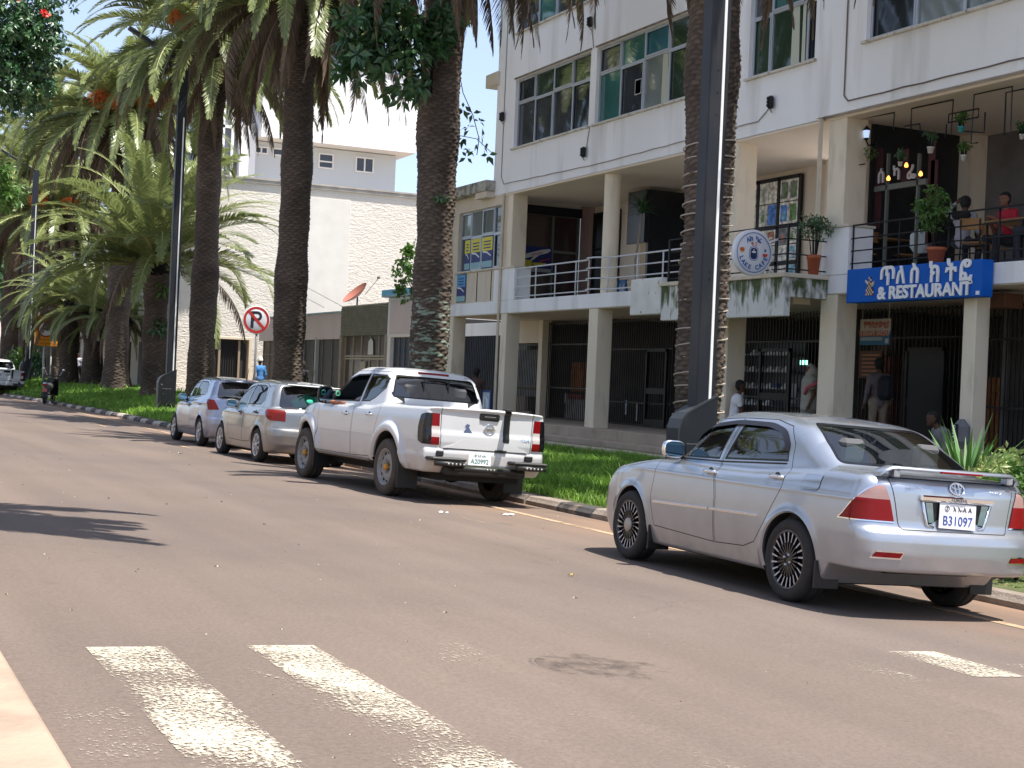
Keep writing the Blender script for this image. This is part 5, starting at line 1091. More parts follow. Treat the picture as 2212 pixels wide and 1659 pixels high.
# ------------------------------------------------------------------ broad leaves
def leafy(name, pts, size, m, seed, per=7, nodes=None, parent=None, asp=.42, droop=.5, label=None, cat='plant'):
    """whorls of pointed broad leaves at the given twig ends, each leaf folded along its midrib"""
    r = np.random.default_rng(seed); V = []; F = []; T = []
    for c in pts:
        c = np.array(c); ax = r.normal(0, 1, 3); ax[2] = abs(ax[2])*.6+.2; ax /= np.linalg.norm(ax); ph = r.uniform(0, 6.28)
        u = np.cross(ax, [0, 0, 1.]); u /= max(np.linalg.norm(u), .1); v = np.cross(ax, u)
        for i in range(per):
            a = ph+i*2.4; d = (u*math.cos(a)+v*math.sin(a))*.9+ax*r.uniform(-.1, .5); d[2] -= droop*r.uniform(.3, 1); d /= np.linalg.norm(d)
            L_ = size*r.uniform(.7, 1.15); w_ = L_*asp*.5; s_ = np.cross(d, ax); s_ /= max(np.linalg.norm(s_), .1); up = np.cross(s_, d)
            o = c+d*size*.12; k = len(V); tn = r.uniform(.6, 1.35)
            V += [o, o+d*L_*.45+s_*w_+up*w_*.3, o+d*L_*.5, o+d*L_*.45-s_*w_+up*w_*.3, o+d*L_+np.array([0, 0, -L_*.15])]; T += [tn*.9, tn, tn*1.1, tn, tn]
            F += [(k, k+1, k+2, k+2), (k, k+2, k+3, k+3), (k+1, k+4, k+2, k+2), (k+2, k+4, k+3, k+3)]
    F = np.array(F)[:, :3]; me = mesh_np(name, np.array(V), F, m, smooth=False, tone=T)
    if parent is not None: me.transform(Matrix.Translation(-wloc(parent)))
    return link(name, me, parent)
M_bl = mat('broad_leaf', (.045, .115, .038), .35, attr=True, trans=.22, spec=.7); M_bl2 = mat('bright_leaf', (.075, .16, .025), .4, attr=True, trans=.3)
def cloud(c, rad, n, seed, shell=.55):
    r = np.random.default_rng(seed); d = r.normal(0, 1, (n, 3)); d /= np.linalg.norm(d, axis=1)[:, None]; q = r.uniform(shell, 1, n)[:, None]; return np.array(c)+d*q*np.array(rad)
# climber high on the lichen palm
cl = thing('climber', 'broad leaved climber with big glossy leaves growing from the thick lichened palm trunk', 'plant', (11.6, 30.0, 7.2))
pts = [];
for (px, py, rx, rz, n) in ((860, 90, 1.15, .95, 95), (770, 130, .45, .5, 30), (940, 60, .5, .7, 40), (880, 190, .4, .35, 16), (820, 30, .9, .7, 60), (745, 60, .3, .5, 14)):
    c = hit(px, py, Y=29.7); pts += list(cloud(c, (rx, .55, rz), n, px, .2))
leafy('foliage', pts, .30, M_bl, 5, 6, parent=cl)
k = MB(); c0 = hit(930, 200, Y=29.9)
for q in ((770, 130), (860, 90), (830, 20), (940, 60), (880, 200)): k.tube([c0, hit((930+q[0])/2, (180+q[1])/2-10, Y=29.6), hit(*q, Y=29.6)], [.04, .025, .012], 6)
k.build('stems', M_trunk, cl)
cl = thing('climber', 'hanging sprig of broad leaves on the right side of the thick lichened trunk', 'plant', (12.6, 30.0, 6.5))
leafy('foliage', [tuple(hit(px, py, Y=30.1)) for px, py in ((1000, 235), (1020, 245), (1035, 262), (1010, 275), (1000, 298), (1030, 310), (1045, 320), (1015, 325), (1040, 290), (1008, 340), (1055, 335))], .20, M_bl, 6, 4, parent=cl, asp=.5)
k = MB(); k.tube([hit(985, 120, Y=30.1), hit(1000, 200, Y=30.1), hit(1022, 250, Y=30.1), hit(1035, 300, Y=30.1), hit(1030, 335, Y=30.1)], .010, 4); k.tube([hit(988, 292, Y=30.1), hit(1030, 300, Y=30.1), hit(1062, 330, Y=30.1)], .008, 4); k.build('stems', M_trunk, cl)
for (px, py, Y_, s_, n, lab) in ((955, 428, 29.75, .12, 9, 'small leafy tuft sprouting halfway up the thick lichened trunk'), (343, 620, 59.2, .3, 8, 'fern tuft under the crown of the young palm'), (350, 700, 59.2, .35, 12, 'heart shaped leaves on the dark trunk beside the black lamp post')):
    c = hit(px, py, Y=Y_); o = leafy('trunk_plant', list(cloud(c, (s_*1.2, .1, s_*.9), n, px)), s_, M_bl if px > 345 else M_bl2, px, 5); o.data.transform(Matrix.Translation(-c)); o.location = c; tag(o, lab, 'plant')
# shrubby tree whose sunlit leaves show left of the thick trunk
stx = hit(915, 800, Y=42.5).x; t = thing('small_tree', 'thin sunlit tree with light green leaves against the rough cream wall', 'tree', (stx, 42.5, -.1)); pts = []
for (px, py, rx, rz, n) in ((885, 560, .35, .45, 22), (870, 595, .35, .5, 26), (880, 630, .35, .4, 18), (895, 540, .25, .3, 10)): pts += list(cloud(hit(px, py, Y=42.5), (rx, .4, rz), n, px))
leafy('crown', pts, .17, M_bl2, 9, 6, parent=t, asp=.6)
k = MB(); k.tube([(stx, 42.5, -.1), (stx, 42.5, 3.2), hit(900, 560, Y=42.5)], [.07, .05, .02], 7); k.tube([(stx, 42.5, 3.2), hit(878, 600, Y=42.5)], [.03, .01], 5); k.build('trunk', M_trunk, t)
# flowering tree top left
t = thing('flowering_tree', 'dense dark green tree with scarlet flowers filling the top left corner', 'tree', (1.0, 46, .05)); pts = []; pts2 = []
for (px, py, rx, ry, rz, n, li) in ((20, 60, 1.6, 1.5, 1.1, 420, 0), (70, 110, 1.0, 1.2, 1.0, 260, 0), (40, 190, 1.1, 1.2, .9, 220, 0), (95, 60, .5, .8, .7, 90, 0), (-40, 120, 1.4, 1.5, 2.2, 260, 0), (-60, -60, 2.6, 2, 2., 300, 0), (60, -40, 1.5, 1.5, 1.2, 200, 0), (100, 185, .3, .5, .4, 24, 0)):
    c = hit(px, py, Y=45); pts += list(cloud(c, (rx, ry, rz), n, abs(px)+py+200, .35))
for (px, py, rx, ry, rz, n) in ((18, 420, .5, .5, .5, 50), (8, 380, .3, .4, .4, 24)): pts2 += list(cloud(hit(px, py, Y=44), (rx, ry, rz), n, px, .2))
leafy('crown', pts, .19, M_bl, 11, 6, parent=t, asp=.5); leafy('lower_branch', pts2, .22, M_bl2, 12, 6, parent=t, asp=.4)
k = MB(); c0 = Vector((1.0, 46, .05)); top = hit(10, 150, Y=45.5); k.tube([c0, c0+Vector((.05, 0, 2.5)), (c0.x*.5+top.x*.5-.8, 45.7, top.z*.55), top], [.26, .2, .15, .06], 10)
for q in ((20, 60), (80, 110), (-40, 60), (60, -30), (18, 425)): e = hit(*q, Y=45); k.tube([(c0.x*.5+top.x*.5-.8, 45.7, top.z*.55), ((top.x+e.x)/2, 45.3, (top.z+e.z)/2-.3 if q[1] < 300 else e.z+.2), e], [.10, .06, .02], 6)
k.build('trunk', M_trunk, t)
k = MB(); r_ = random.Random(4)
for (px, py) in ((94, 27), (98, 31), (103, 29), (40, -4)):
    c = hit(px, py, Y=43.7)
    for j in range(7): a = r_.uniform(0, 6.3); d = Vector((math.cos(a), r_.uniform(-.5, .2), math.sin(a)))*.11; s_ = d.orthogonal().normalized()*.045; k.face([c, c+d*.6+s_, c+d, c+d*.6-s_])
k.build('flower', mat('scarlet', (.75, .02, .01), .5), t)
# background greenery at the far left
for i, (px, py, Y_, rr, n, c_, lab) in enumerate(((60, 780, 96, 1.5, 160, 1, 'leafy shrub behind the far black lamp pedestal'), (95, 800, 92, 1.2, 110, 0, 'dark shrub between the far pedestal and the yellow sign post'))):
    c = hit(px, py, Y=Y_); t = thing('shrub', lab, 'shrub', (c.x, Y_, rise(Y_)-.1)); leafy('foliage', list(cloud((c.x, Y_, 1.3), (rr, 1, 1.2), n, i+50, .3)), .34, M_bl2 if c_ else M_bl, i, 5, parent=t); k = MB(); k.tube([(c.x, Y_, 0), (c.x, Y_, 1.2)], .06, 5); k.build('stem', M_trunk, t)
for i, (x, y, h, s_) in enumerate(((-3, 135, 11, 5), (5, 150, 13, 6), (13, 160, 12, 6), (-9, 120, 12, 5), (20, 170, 12, 6))):
    t = thing('broadleaf_tree', ['rounded tree at the far left end of the street', 'tall green tree closing the far end of the street', 'tree far behind the orange fruited palm', 'tree at the far left pavement', 'tree far behind the shops'][i], 'tree', (x, y, 0))
    pts = []
    for j in range(9): a = j*2.4; q = (x+math.cos(a)*s_*.5*(j/9)**.5, y+math.sin(a)*s_*.5*(j/9)**.5, h*.62+(j % 3)*h*.13); pts += list(cloud(q, (s_*.45, s_*.45, h*.18), 90, i*20+j, .5))
    leafy('crown', pts, .8, M_bl2 if i % 2 else M_bl, i, 5, parent=t, asp=.6); k = MB(); k.tube([(x, y, -.3), (x+.2, y, h*.4), (x, y, h*.8)], [.35, .25, .08], 8); k.build('trunk', M_trunk, t)
# strap-leaved plants and flower bed near the saloon
def blades(name, c, n, L_, seed, m, w=.03, spread=.9, parent=None, up=.5):
    r = np.random.default_rng(seed); V = []; F = []; T = []
    for i in range(n):
        a = i*2.4+r.uniform(-.3, .3); el = r.uniform(up, 1.45)*(.6+.4*r.random()); l_ = L_*r.uniform(.7, 1.1); d = np.array([math.cos(a), math.sin(a), 0]); P = [np.array(c, float)]; e = el
        for s_ in range(5): P.append(P[-1]+l_/5*(d*math.cos(e)+np.array([0, 0, math.sin(e)]))); e -= spread*.12*(1.5-el*.6)
        sd = np.array([-d[1], d[0], 0]); k = len(V); tn = r.uniform(.7, 1.4)
        for j, p in enumerate(P): ww = w*[.7, 1, 1, .8, .5, .05][j]; V += [p-sd*ww, p+sd*ww]; T += [tn*(1 if j % 2 else .9)]*2
        F += [(k+2*j, k+2*j+1, k+2*j+3, k+2*j+2) for j in range(5)]
    me = mesh_np(name, np.array(V), np.array(F), m, smooth=False, tone=T)
    if parent is not None: me.transform(Matrix.Translation(-wloc(parent)))
    return link(name, me, parent)
M_yuc = mat('yucca_leaf', (.085, .19, .05), .4, attr=True, trans=.2)
c = hit(2088, 1010, Y=13.2); y_ = thing('yucca', 'spiky green yucca clump standing behind the boot of the silver saloon', 'plant', (c.x, 13.2, -.15))
blades('leaves', (c.x, 13.2, .18), 90, .98, 3, M_yuc, .026, .35, y_, .7); k = MB(); k.tube([(c.x, 13.2, -.2), (c.x, 13.2, .2)], .07, 8); k.build('stem', M_trunk, y_)
r_ = random.Random(8)
spec = [(2130, 1010, 12.6, 'variegated pale yellow leaves beside the yucca', 'pale'), (2165, 1030, 12.0, 'low leafy bush right of the yucca', 'bush'), (2190, 1090, 10.6, 'grassy strap leaved clump behind the right tail light', 'strap'), (2200, 1150, 10.0, 'broad leaved plant at right edge above the kerb', 'bush'), (2205, 1010, 12.8, 'tall green bush at the right edge of the view', 'bush'), (2170, 985, 13.4, 'loose pale flowered plant behind the yucca', 'pale')]
for i, (px, py, Y_, lab, kd) in enumerate(spec):
    c = hit(px, py, Y=Y_); g = vz(max(c.x, 9.3), Y_); t = thing('bed_plant', lab, 'plant', (c.x, Y_, g-.02))
    if kd == 'strap': blades('leaves', (c.x, Y_, g), 46, .75, 30+i, M_yuc, .016, 1.0, t, .6)
    else: leafy('leaves', list(cloud((c.x, Y_, max(g+.25, c.z-.1)), (.26, .3, .2), 34, 70+i, .2)), .13, mat('pale_variegated', (.30, .36, .12), .5, attr=True, trans=.25) if kd == 'pale' else M_bl2, 40+i, 5, parent=t)
    k = MB(); k.tube([(c.x, Y_, g-.05), (c.x, Y_, g+.25)], .02, 5); k.build('stem', M_trunk, t)
for i, (x, y) in enumerate(((9.75, 8.4), (10.2, 9.1), (10.1, 7.8), (9.8, 9.6), (10.5, 10.1), (9.7, 10.5), (10.8, 8.4), (10.3, 11.0), (9.6, 11.5))):
    g = vz(x, y); t = thing('bed_plant', ['ground plant in the kerb bed nearest the camera at right edge', 'second low plant behind the kerb at the right edge', 'low plant at the very right border', 'low plant behind the rear wheel of the saloon', 'bushy bed plant beyond the saloon boot', 'small bed plant by the kerb under the saloon boot', 'far bed plant at the right border', 'green clump between yucca and kerb', 'grassy clump by the kerb behind the saloon wheel'][i], 'plant', (x, y, g-.02))
    if i % 3 == 0: blades('leaves', (x, y, g), 34, .6, 130+i, M_yuc, .014, 1.1, t, .5)
    else: leafy('leaves', list(cloud((x, y, g+.22), (.36, .36, .22), 40, 170+i, .2)), .14, M_bl2 if i % 2 else M_bl, 140+i, 5, parent=t)
    k = MB(); k.tube([(x, y, g-.05), (x, y, g+.2)], .015, 5); k.build('stem', M_trunk, t)
for i, (x, y, h_) in enumerate(((10.6, 9.6, .75), (11.2, 10.8, .8), (10.35, 8.7, .6))):
    g = vz(x, y); t = thing('bed_shrub', ['dark green shrub filling the right edge behind the saloon', 'tall dark shrub at the right edge beneath the yucca', 'lower dark shrub by the kerb at the right edge'][i], 'shrub', (x, y, g-.02)); leafy('leaves', list(cloud((x, y, g+h_*.5), (.5, .5, h_*.5), 110, 270+i, .3)), .15, M_bl, 240+i, 5, parent=t); k = MB(); k.tube([(x, y, g-.05), (x, y, g+.4)], .03, 5); k.build('stem', M_trunk, t)
# soil crumbs and dead leaves in the bed
k = MB(); r_ = random.Random(2)
for _ in range(900):
    x = r_.uniform(9.27, 11); y = r_.uniform(7, 13); z = vz(x, y); s_ = r_.uniform(.008, .03); n = len(k.v)
    k.v += [(x-s_, y, z), (x, y-s_, z), (x+s_, y, z), (x, y+s_, z), (x, y, z+s_*.8)]; k.f += [(n, n+1, n+4), (n+1, n+2, n+4), (n+2, n+3, n+4), (n+3, n, n+4)]; k.m += [0 if _ % 3 else 1]*4; k.sm += [False]*4
o = k.build('bed_mulch', [mat('mulch', (.05, .035, .025), .95), mat('mulch_pale', (.22, .13, .09), .9)]); tag(o, 'crumbly dark soil and dead leaves in the planting bed by the kerb', 'soil', kind='stuff')
# ================================================================== VEHICLES
M_tyre = mat('tyre_rubber', col('#2b2a2a'), .85, var=.15, vs=20); M_tyre_dusty = mat('dusty_rubber', col('#4a423b'), .9, var=.2, vs=12)
M_black = mat('black_plastic', (.012, .012, .013), .5); M_blackg = mat('black_gloss', (.006, .006, .008), .15)
M_well = mat('wheel_well', (.012, .011, .010), .9); M_seam = mat('panel_gap', (.015, .015, .016), .8)
M_chrome = mat('chrome', (.85, .86, .88), .08, 1.); M_alu = mat('alloy', (.55, .56, .58), .3, .9)
M_red = mat('lamp_red', (.20, .003, .006), .2, spec=.3); M_lampw = mat('lamp_clear', (.55, .48, .46), .2)
M_dark_int = mat('cabin_dark', (.05, .05, .052), .9); M_seat = mat('seat_cloth', (.085, .085, .09), .9)
M_gl = glass('car_glass', (.80, .90, .86), .85); M_gld = glass('car_glass_dark', (.5, .55, .6), .07)
def paint(name, c, metal, dirt=None, rough=.28):
    m = mat(name, c, rough, metal, var=.02, vs=2., coat=1.)
    N = m.node_tree.nodes; L = m.node_tree.links; b = N['Principled BSDF']
    if dirt:   # road dust gathers on the low parts of the body, more near the sills
        tc = N.new('ShaderNodeTexCoord'); sp = N.new('ShaderNodeSeparateXYZ'); L.new(tc.outputs['Object'], sp.inputs[0])
        n = N.new('ShaderNodeTexNoise'); n.inputs['Scale'].default_value = 5; n.inputs['Detail'].default_value = 6; L.new(tc.outputs['Object'], n.inputs[0])
        mr = N.new('ShaderNodeMapRange'); mr.inputs[1].default_value = .85; mr.inputs[2].default_value = .2; L.new(sp.outputs['Z'], mr.inputs[0])
        mu = N.new('ShaderNodeMath'); mu.operation = 'MULTIPLY'; L.new(mr.outputs[0], mu.inputs[0]); L.new(n.outputs['Fac'], mu.inputs[1])
        m2 = N.new('ShaderNodeMath'); m2.operation = 'MULTIPLY'; m2.inputs[1].default_value = dirt[3]; m2.use_clamp = True; L.new(mu.outputs[0], m2.inputs[0])
        mx = N.new('ShaderNodeMix'); mx.data_type = 'RGBA'; L.new(m2.outputs[0], mx.inputs['Factor'])
        old = b.inputs['Base Color'].links[0].from_socket; L.new(old, mx.inputs['A']); mx.inputs['B'].default_value = (*dirt[:3], 1)
        L.new(mx.outputs['Result'], b.inputs['Base Color'])
        mm = N.new('ShaderNodeMapRange'); mm.inputs[3].default_value = metal; mm.inputs[4].default_value = 0; L.new(m2.outputs[0], mm.inputs[0]); L.new(mm.outputs[0], b.inputs['Metallic'])
        mc = N.new('ShaderNodeMapRange'); mc.inputs[3].default_value = 1; mc.inputs[4].default_value = .1; L.new(m2.outputs[0], mc.inputs[0]); L.new(mc.outputs[0], b.inputs['Coat Weight'])
    return m
def wheel(parent, x, y, Rw, width, style, side, dusty=False, Rr=None):
    """side -1: outer face towards -x"""
    w = link('wheel', None, parent, (x, y, Rw)); Rr = Rr or Rw*.68; s = side
    t = MB(); hw = width/2
    t.lathe([(Rr*.98, -hw+.01), (Rr+.01, -hw), (Rr+(Rw-Rr)*.5, -hw-.008), (Rw-.018, -hw+.006), (Rw-.004, -hw+.025), (Rw, -hw+.05), (Rw, -.045), (Rw-.008, -.04), (Rw-.008, -.034), (Rw, -.03), (Rw, .03), (Rw-.008, .034), (Rw-.008, .04), (Rw, .045),
             (Rw, hw-.05), (Rw-.004, hw-.025), (Rw-.018, hw-.006), (Rr+(Rw-Rr)*.5, hw+.008), (Rr+.01, hw), (Rr*.98, hw-.01)], axis='x', n=48, cap=False)
    link('tyre', t.mesh('tyre', M_tyre_dusty if dusty else M_tyre), w)
    r = MB(); o = s*hw
    black = mat('rim_black', (.012, .012, .014), .25, coat=.6); tip = mat('rim_tip', (.50, .51, .54), .35, .3)
    if style == 'black':
        mats = [black, tip, mat('hub_cap', (.42, .38, .33), .5, .3)]
        r.lathe([(Rr, o-s*.005), (Rr-.012, o), (Rr-.022, o-s*.02), (Rr-.03, o-s*.08), (Rr-.03, -o)], axis='x', n=48, cap=False)
        for k in range(22):
            a = 2*math.pi*k/22; sw = .09*(1 if k % 2 else -1)*0+.12
            def P(rad, da, dx): return (o-s*dx, rad*math.cos(a+da), rad*math.sin(a+da))
            for (r0, r1, w0, w1, mi, tw) in ((.045, Rr*.58, .006, .006, 0, 0), (Rr*.58, Rr-.018, .0045, .0075, 1, .0)):
                a0 = sw*(r0/Rr)**2; a1 = sw*(r1/Rr)**2
                r.face([P(r0, a0-w0/r0, .012), P(r0, a0+w0/r0, .012), P(r1, a1+w1/r1, .006), P(r1, a1-w1/r1, .006)], mi)
                r.face([P(r0, a0-w0/r0, .012), P(r1, a1-w1/r1, .006), P(r1, a1-w1/r1, .03), P(r0, a0-w0/r0, .035)], 0)
                r.face([P(r0, a0+w0/r0, .012), P(r0, a0+w0/r0, .035), P(r1, a1+w1/r1, .03), P(r1, a1+w1/r1, .006)], 0)
        r.lathe([(0, o-s*.06), (Rr-.03, o-s*.06)], axis='x', n=32, cap=False)
        if y > 1: r.lathe([(0, o+s*.012), (.04, o+s*.012), (.062, o+s*.002), (.066, o-s*.02)], axis='x', n=24, mi=2)
        else:
            r.lathe([(.03, o-s*.03), (.055, o-s*.004), (.062, o-s*.02)], axis='x', n=24, mi=0)
            for k in range(4): r.lathe([(0, o+s*.002), (.009, o+s*.002), (.009, o-s*.02)], (0, .042*math.cos(k*1.571+.4), .042*math.sin(k*1.571+.4)), 'x', 8, 1)
    elif style == 'steel':
        mats = [mat('steel_rim', (.27, .265, .26), .5, .2, var=.15, vs=20), mat('rust_hub', (.55, .27, .04), .6, .3, var=.3, vs=30), M_well]
        r.lathe([(Rr, o-s*.004), (Rr-.012, o), (Rr-.02, o-s*.03), (Rr-.035, o-s*.055), (Rr*.76, o-s*.06), (Rr*.62, o-s*.035), (Rr*.45, o-s*.04), (Rr*.36, o-s*.06), (.06, o-s*.06)], axis='x', n=48, cap=False)
        for k in range(12):
            a = 2*math.pi*k/12; c = Rr*.8
            r.lathe([(0, o-s*.052), (.025, o-s*.052), (.025, o-s*.07)], (0, c*math.cos(a), c*math.sin(a)), 'x', 10, 2)
        r.lathe([(0, o-s*.005), (.035, o-s*.005), (.045, o-s*.02), (.05, o-s*.07)], axis='x', n=20, mi=1)
        for k in range(6): r.lathe([(0, o-s*.035), (.012, o-s*.035), (.012, o-s*.07)], (0, .085*math.cos(k*1.047), .085*math.sin(k*1.047)), 'x', 8, 0)
    else:
        ns = 9 if style == 'cap' else 7; mats = [mat('silver_cap', (.5, .5, .51), .35, .7), M_well]
        r.lathe([(Rr, o-s*.004), (Rr-.012, o), (Rr-.024, o-s*.01), (Rr-.026, o-s*.06)], axis='x', n=40, cap=False)
        r.lathe([(0, o-s*.05), (Rr-.02, o-s*.05)], axis='x', n=24, mi=1, cap=False)
        for k in range(ns):
            a = 2*math.pi*k/ns; w0, w1 = .35*6/ns*.8, .16*7/ns
            r.prism([((.05)*math.cos(a-w0), .05*math.sin(a-w0)), ((Rr-.015)*math.cos(a-w1), (Rr-.015)*math.sin(a-w1)), ((Rr-.015)*math.cos(a+w1), (Rr-.015)*math.sin(a+w1)), (.05*math.cos(a+w0), .05*math.sin(a+w0))], 'yz', o-s*.006, o-s*.035)
        r.lathe([(0, o+s*.006), (.045, o+s*.002), (.06, o-s*.015)], axis='x', n=20)
    me = r.mesh('rim', mats); ro = link('rim', me, w); fixnormals(ro)
    return w
def sx_(f, y, z, s=-1, x0=1.15):
    t = np.linspace(x0, .1, 600); v = f(s*t, np.full(600, y), np.full(600, z)); k = np.argmax(v < 0); return s*t[k]
def ry_(f, x, z, y0=-1.7):
    t = np.linspace(y0, y0+2, 900); v = f(np.full(900, x), t, np.full(900, z)); return t[np.argmax(v < 0)]
def snorm(f, p):
    _, g = fgrad(f, np.array([p], float)); return Vector(g[0]).normalized()
def circ(yc, zc, Rr, n=44): return [(yc+Rr*math.cos(2*math.pi*i/n), zc+Rr*math.sin(2*math.pi*i/n)) for i in range(n)]
def arch_cut(S, yc, zc, Rr, xin): S.cut(circ(yc, zc, Rr), [1, 2], lambda C: np.abs(C[:, 0]) > xin)
def arch_in(C, yc, zc, Rr, xin): return (np.abs(C[:, 0]) > xin) & inpoly(C[:, [1, 2]], circ(yc, zc, Rr))
def liner(root, f, yc, zc, Rr, xin, lip, zmin=.2):
    for s in (-1, 1):
        k = MB(); a0 = math.asin(max(-1, (zmin+.03-zc)/Rr)); A = np.linspace(a0, math.pi-a0, 34); rows = []
        for a in A:
            y, z = yc+Rr*math.cos(a), zc+Rr*math.sin(a); x = sx_(f, y, max(z, .2), s)
            y2, z2 = yc+(Rr-.012)*math.cos(a), zc+(Rr-.012)*math.sin(a); rows.append([(x, y, z), (x-s*.012, y2, z2), (x-s*.04, y, z), (s*xin, y, z), (s*xin, yc+Rr*.3*math.cos(a), zc+Rr*.3*math.sin(a))])
        for p, q in zip(rows[:-1], rows[1:]):
            for j in range(4): k.face([p[j], q[j], q[j+1], p[j+1]], 0 if j < 2 else 1, True)
        link('wheel_well', k.mesh('wheel_well', [lip, M_well]), root)
def cabin(root, xw, y0, y1, zf, zb, seats, wheel_at, shelf=None, bench=True):
    m = MB(); m.box(-xw, xw, y0, y1, zf, zf+.05)                         # floor
    m.box(-xw, xw, y1, y1+.35, zf, zb-.06); m.box(-xw, xw, y0-.05, y0, zf, zb-.05)
    m.box(-xw-.03, -xw, y0, y1, zf, zb-.05); m.box(xw, xw+.03, y0, y1, zf, zb-.05)
    link('cabin_trim', m.mesh('cabin_trim', M_dark_int), root)
    def seat(x, y, w):
        s = MB(); s.bbox(x-w, x+w, y-.02, y+.45, zf+.15, zf+.32, .04); a = len(s.v)
        s.bbox(x-w, x+w, 0, .12, 0, .55, .04)
        s.xform(Matrix.Translation((0, y-.05, zf+.28)) @ Matrix.Rotation(R(12), 4, 'X'), a); a = len(s.v)
        s.bbox(x-.11, x+.11, -.10, 0.0, .58, .76, .03); s.xform(Matrix.Translation((0, y-.05, zf+.28)) @ Matrix.Rotation(R(6), 4, 'X'), a)
        link('seat', s.mesh('seat', M_seat), root)
    for (x, y, w_) in seats: seat(x, y, w_)
    s = MB(); wx, wy, wz = wheel_at
    s.tube([(wx+.18*math.cos(t), wy-.18*math.sin(t)*.42, wz+.18*math.sin(t)*.9) for t in np.linspace(0, 2*math.pi, 24, endpoint=False)], .014, 6, closed=True)
    s.tube([(wx-.18, wy, wz), (wx+.18, wy, wz)], .016, 6); s.tube([(wx, wy, wz), (wx, wy+.25, wz-.1)], .03, 6)
    link('steering_wheel', s.mesh('steering_wheel', M_black), root)
def mirror(root, f, y, z, m, s=-1, sc=1., z0=None, hh=.075):
    x = sx_(f, y, z0 or z-.06, s); cx = x+s*(.12*sc); hw = .105*sc; hh *= sc
    def g(X, Y, Z):
        a = ((np.abs(X-cx)/hw)**3.2+(np.abs(Z-z)/hh)**3.2)**(1/3.2)
        return np.maximum((np.abs(a)**2.5+(np.abs(np.minimum(Y-y, 0))/.02)**2.5+(np.maximum(Y-y, 0)/.075)**2.5)**.4-1, (y-.018)-Y)
    V, Q = surf_net(g, (cx-hw-.03, y-.05, z-hh-.03), (cx+hw+.03, y+.11, z+hh+.03), .012)
    o = link('side_mirror', mesh_np('side_mirror', V, Q, m), root)
    k = MB(); k.tube([(cx-s*hw*.6, y+.03, z-hh*.5), (x-s*.03, y+.08, z-hh*.95)], .026, 8); link('mirror_arm', k.mesh('mirror_arm', M_black), o)
    k = MB(); k.prism([(cx+hw*.86*math.copysign(abs(math.cos(t))**.62, math.cos(t)), z+hh*.84*math.copysign(abs(math.sin(t))**.62, math.sin(t))) for t in np.linspace(0, 2*math.pi, 28, endpoint=False)], 'xz', y-.0195, y-.021)
    go = link('mirror_glass', k.mesh('mirror_glass', mat('mirror_glass', (.25, .4, .5), .03, 1.)), o); fixnormals(go)
def handle(root, f, y, z, m, L=.2, s=-1):
    k = MB(); x = [sx_(f, y+L*t, z, s) for t in (0, .25, .75, 1)]
    k.tube([(x[0]-.0, y, z), (x[1]+s*.03, y+L*.22, z+.004), (x[2]+s*.032, y+L*.75, z+.004), (x[3]+s*.0, y+L, z)], [.014, .016, .016, .012], 8, flat=1.)
    xc = sx_(f, y+L*.45, z, s); k.lathe([(.05, 0), (.04, -.008*s), (.0, -.012*s)], (xc-s*.0015+s*.004, y+L*.45, z-.01), 'x', 14, 1)
    o = link('door_handle', k.mesh('door_handle', [m, M_black]), root); fixnormals(o)
def strip(root, f, pts, hgt, thick, m, name, s=-1, M2=None):
    """moulding that follows the body side through (y,z) points"""
    k = MB(); P = []
    for i in range(len(pts)-1):
        for t in np.linspace(0, 1, 8)[:-1 if i < len(pts)-2 else None]:
            y = pts[i][0]+(pts[i+1][0]-pts[i][0])*t; z = pts[i][1]+(pts[i+1][1]-pts[i][1])*t; P.append((y, z, sx_(f, y, z, s)))
    for a, b in zip(P[:-1], P[1:]):
        h = hgt/2; o = s*thick
        k.face([(a[2], a[0], a[1]-h), (b[2], b[0], b[1]-h), (b[2]+o, b[0], b[1]-h*.6), (a[2]+o, a[0], a[1]-h*.6)])
        k.face([(a[2]+o, a[0], a[1]-h*.6), (b[2]+o, b[0], b[1]-h*.6), (b[2]+o, b[0], b[1]+h*.6), (a[2]+o, a[0], a[1]+h*.6)])
        k.face([(a[2]+o, a[0], a[1]+h*.6), (b[2]+o, b[0], b[1]+h*.6), (b[2], b[0], b[1]+h), (a[2], a[0], a[1]+h)])
    for e in (P[0], P[-1]): h = hgt/2; k.face([(e[2], e[0], e[1]-h), (e[2]+s*thick, e[0], e[1]-h*.6), (e[2]+s*thick, e[0], e[1]+h*.6), (e[2], e[0], e[1]+h)])
    o = link(name, k.mesh(name, m), root); fixnormals(o); return o
def rearM(f, x, z, out=.004, tilt=0., twist=0.):
    y = ry_(f, x, z); nrm = snorm(f, (x, y, z)); n = Vector((nrm.x*.0, nrm.y, nrm.z*1.)).normalized()
    X = Vector((1, 0, 0)); U = Vector((0, -n.z*-1, 0)); U = n.cross(X)
    return frame(Vector((x, y, z))+n*out, X, U) @ Matrix.Rotation(twist, 4, 'Z')
def flap(root, x, y, z0, z1, w, m, name='mud_flap'):
    k = MB(); k.bbox(x-w/2, x+w/2, y-.012, y+.012, z0, z1, .005); link(name, k.mesh(name, m), root)
def plate(root, M, w, h, lines, ink, bgm):
    k = MB(); k.bbox(-w/2, w/2, -h/2, h/2, 0, .006, .002); k.xform(M); o = link('number_plate', k.mesh('number_plate', bgm), root)
    for (s, size, dx, dy, al, sx) in lines: text(s, size, .0015, ink, M @ Matrix.Translation((dx, dy, .0075)), 'plate_lettering', o, al, .0, world=False, sx=sx)
    return o
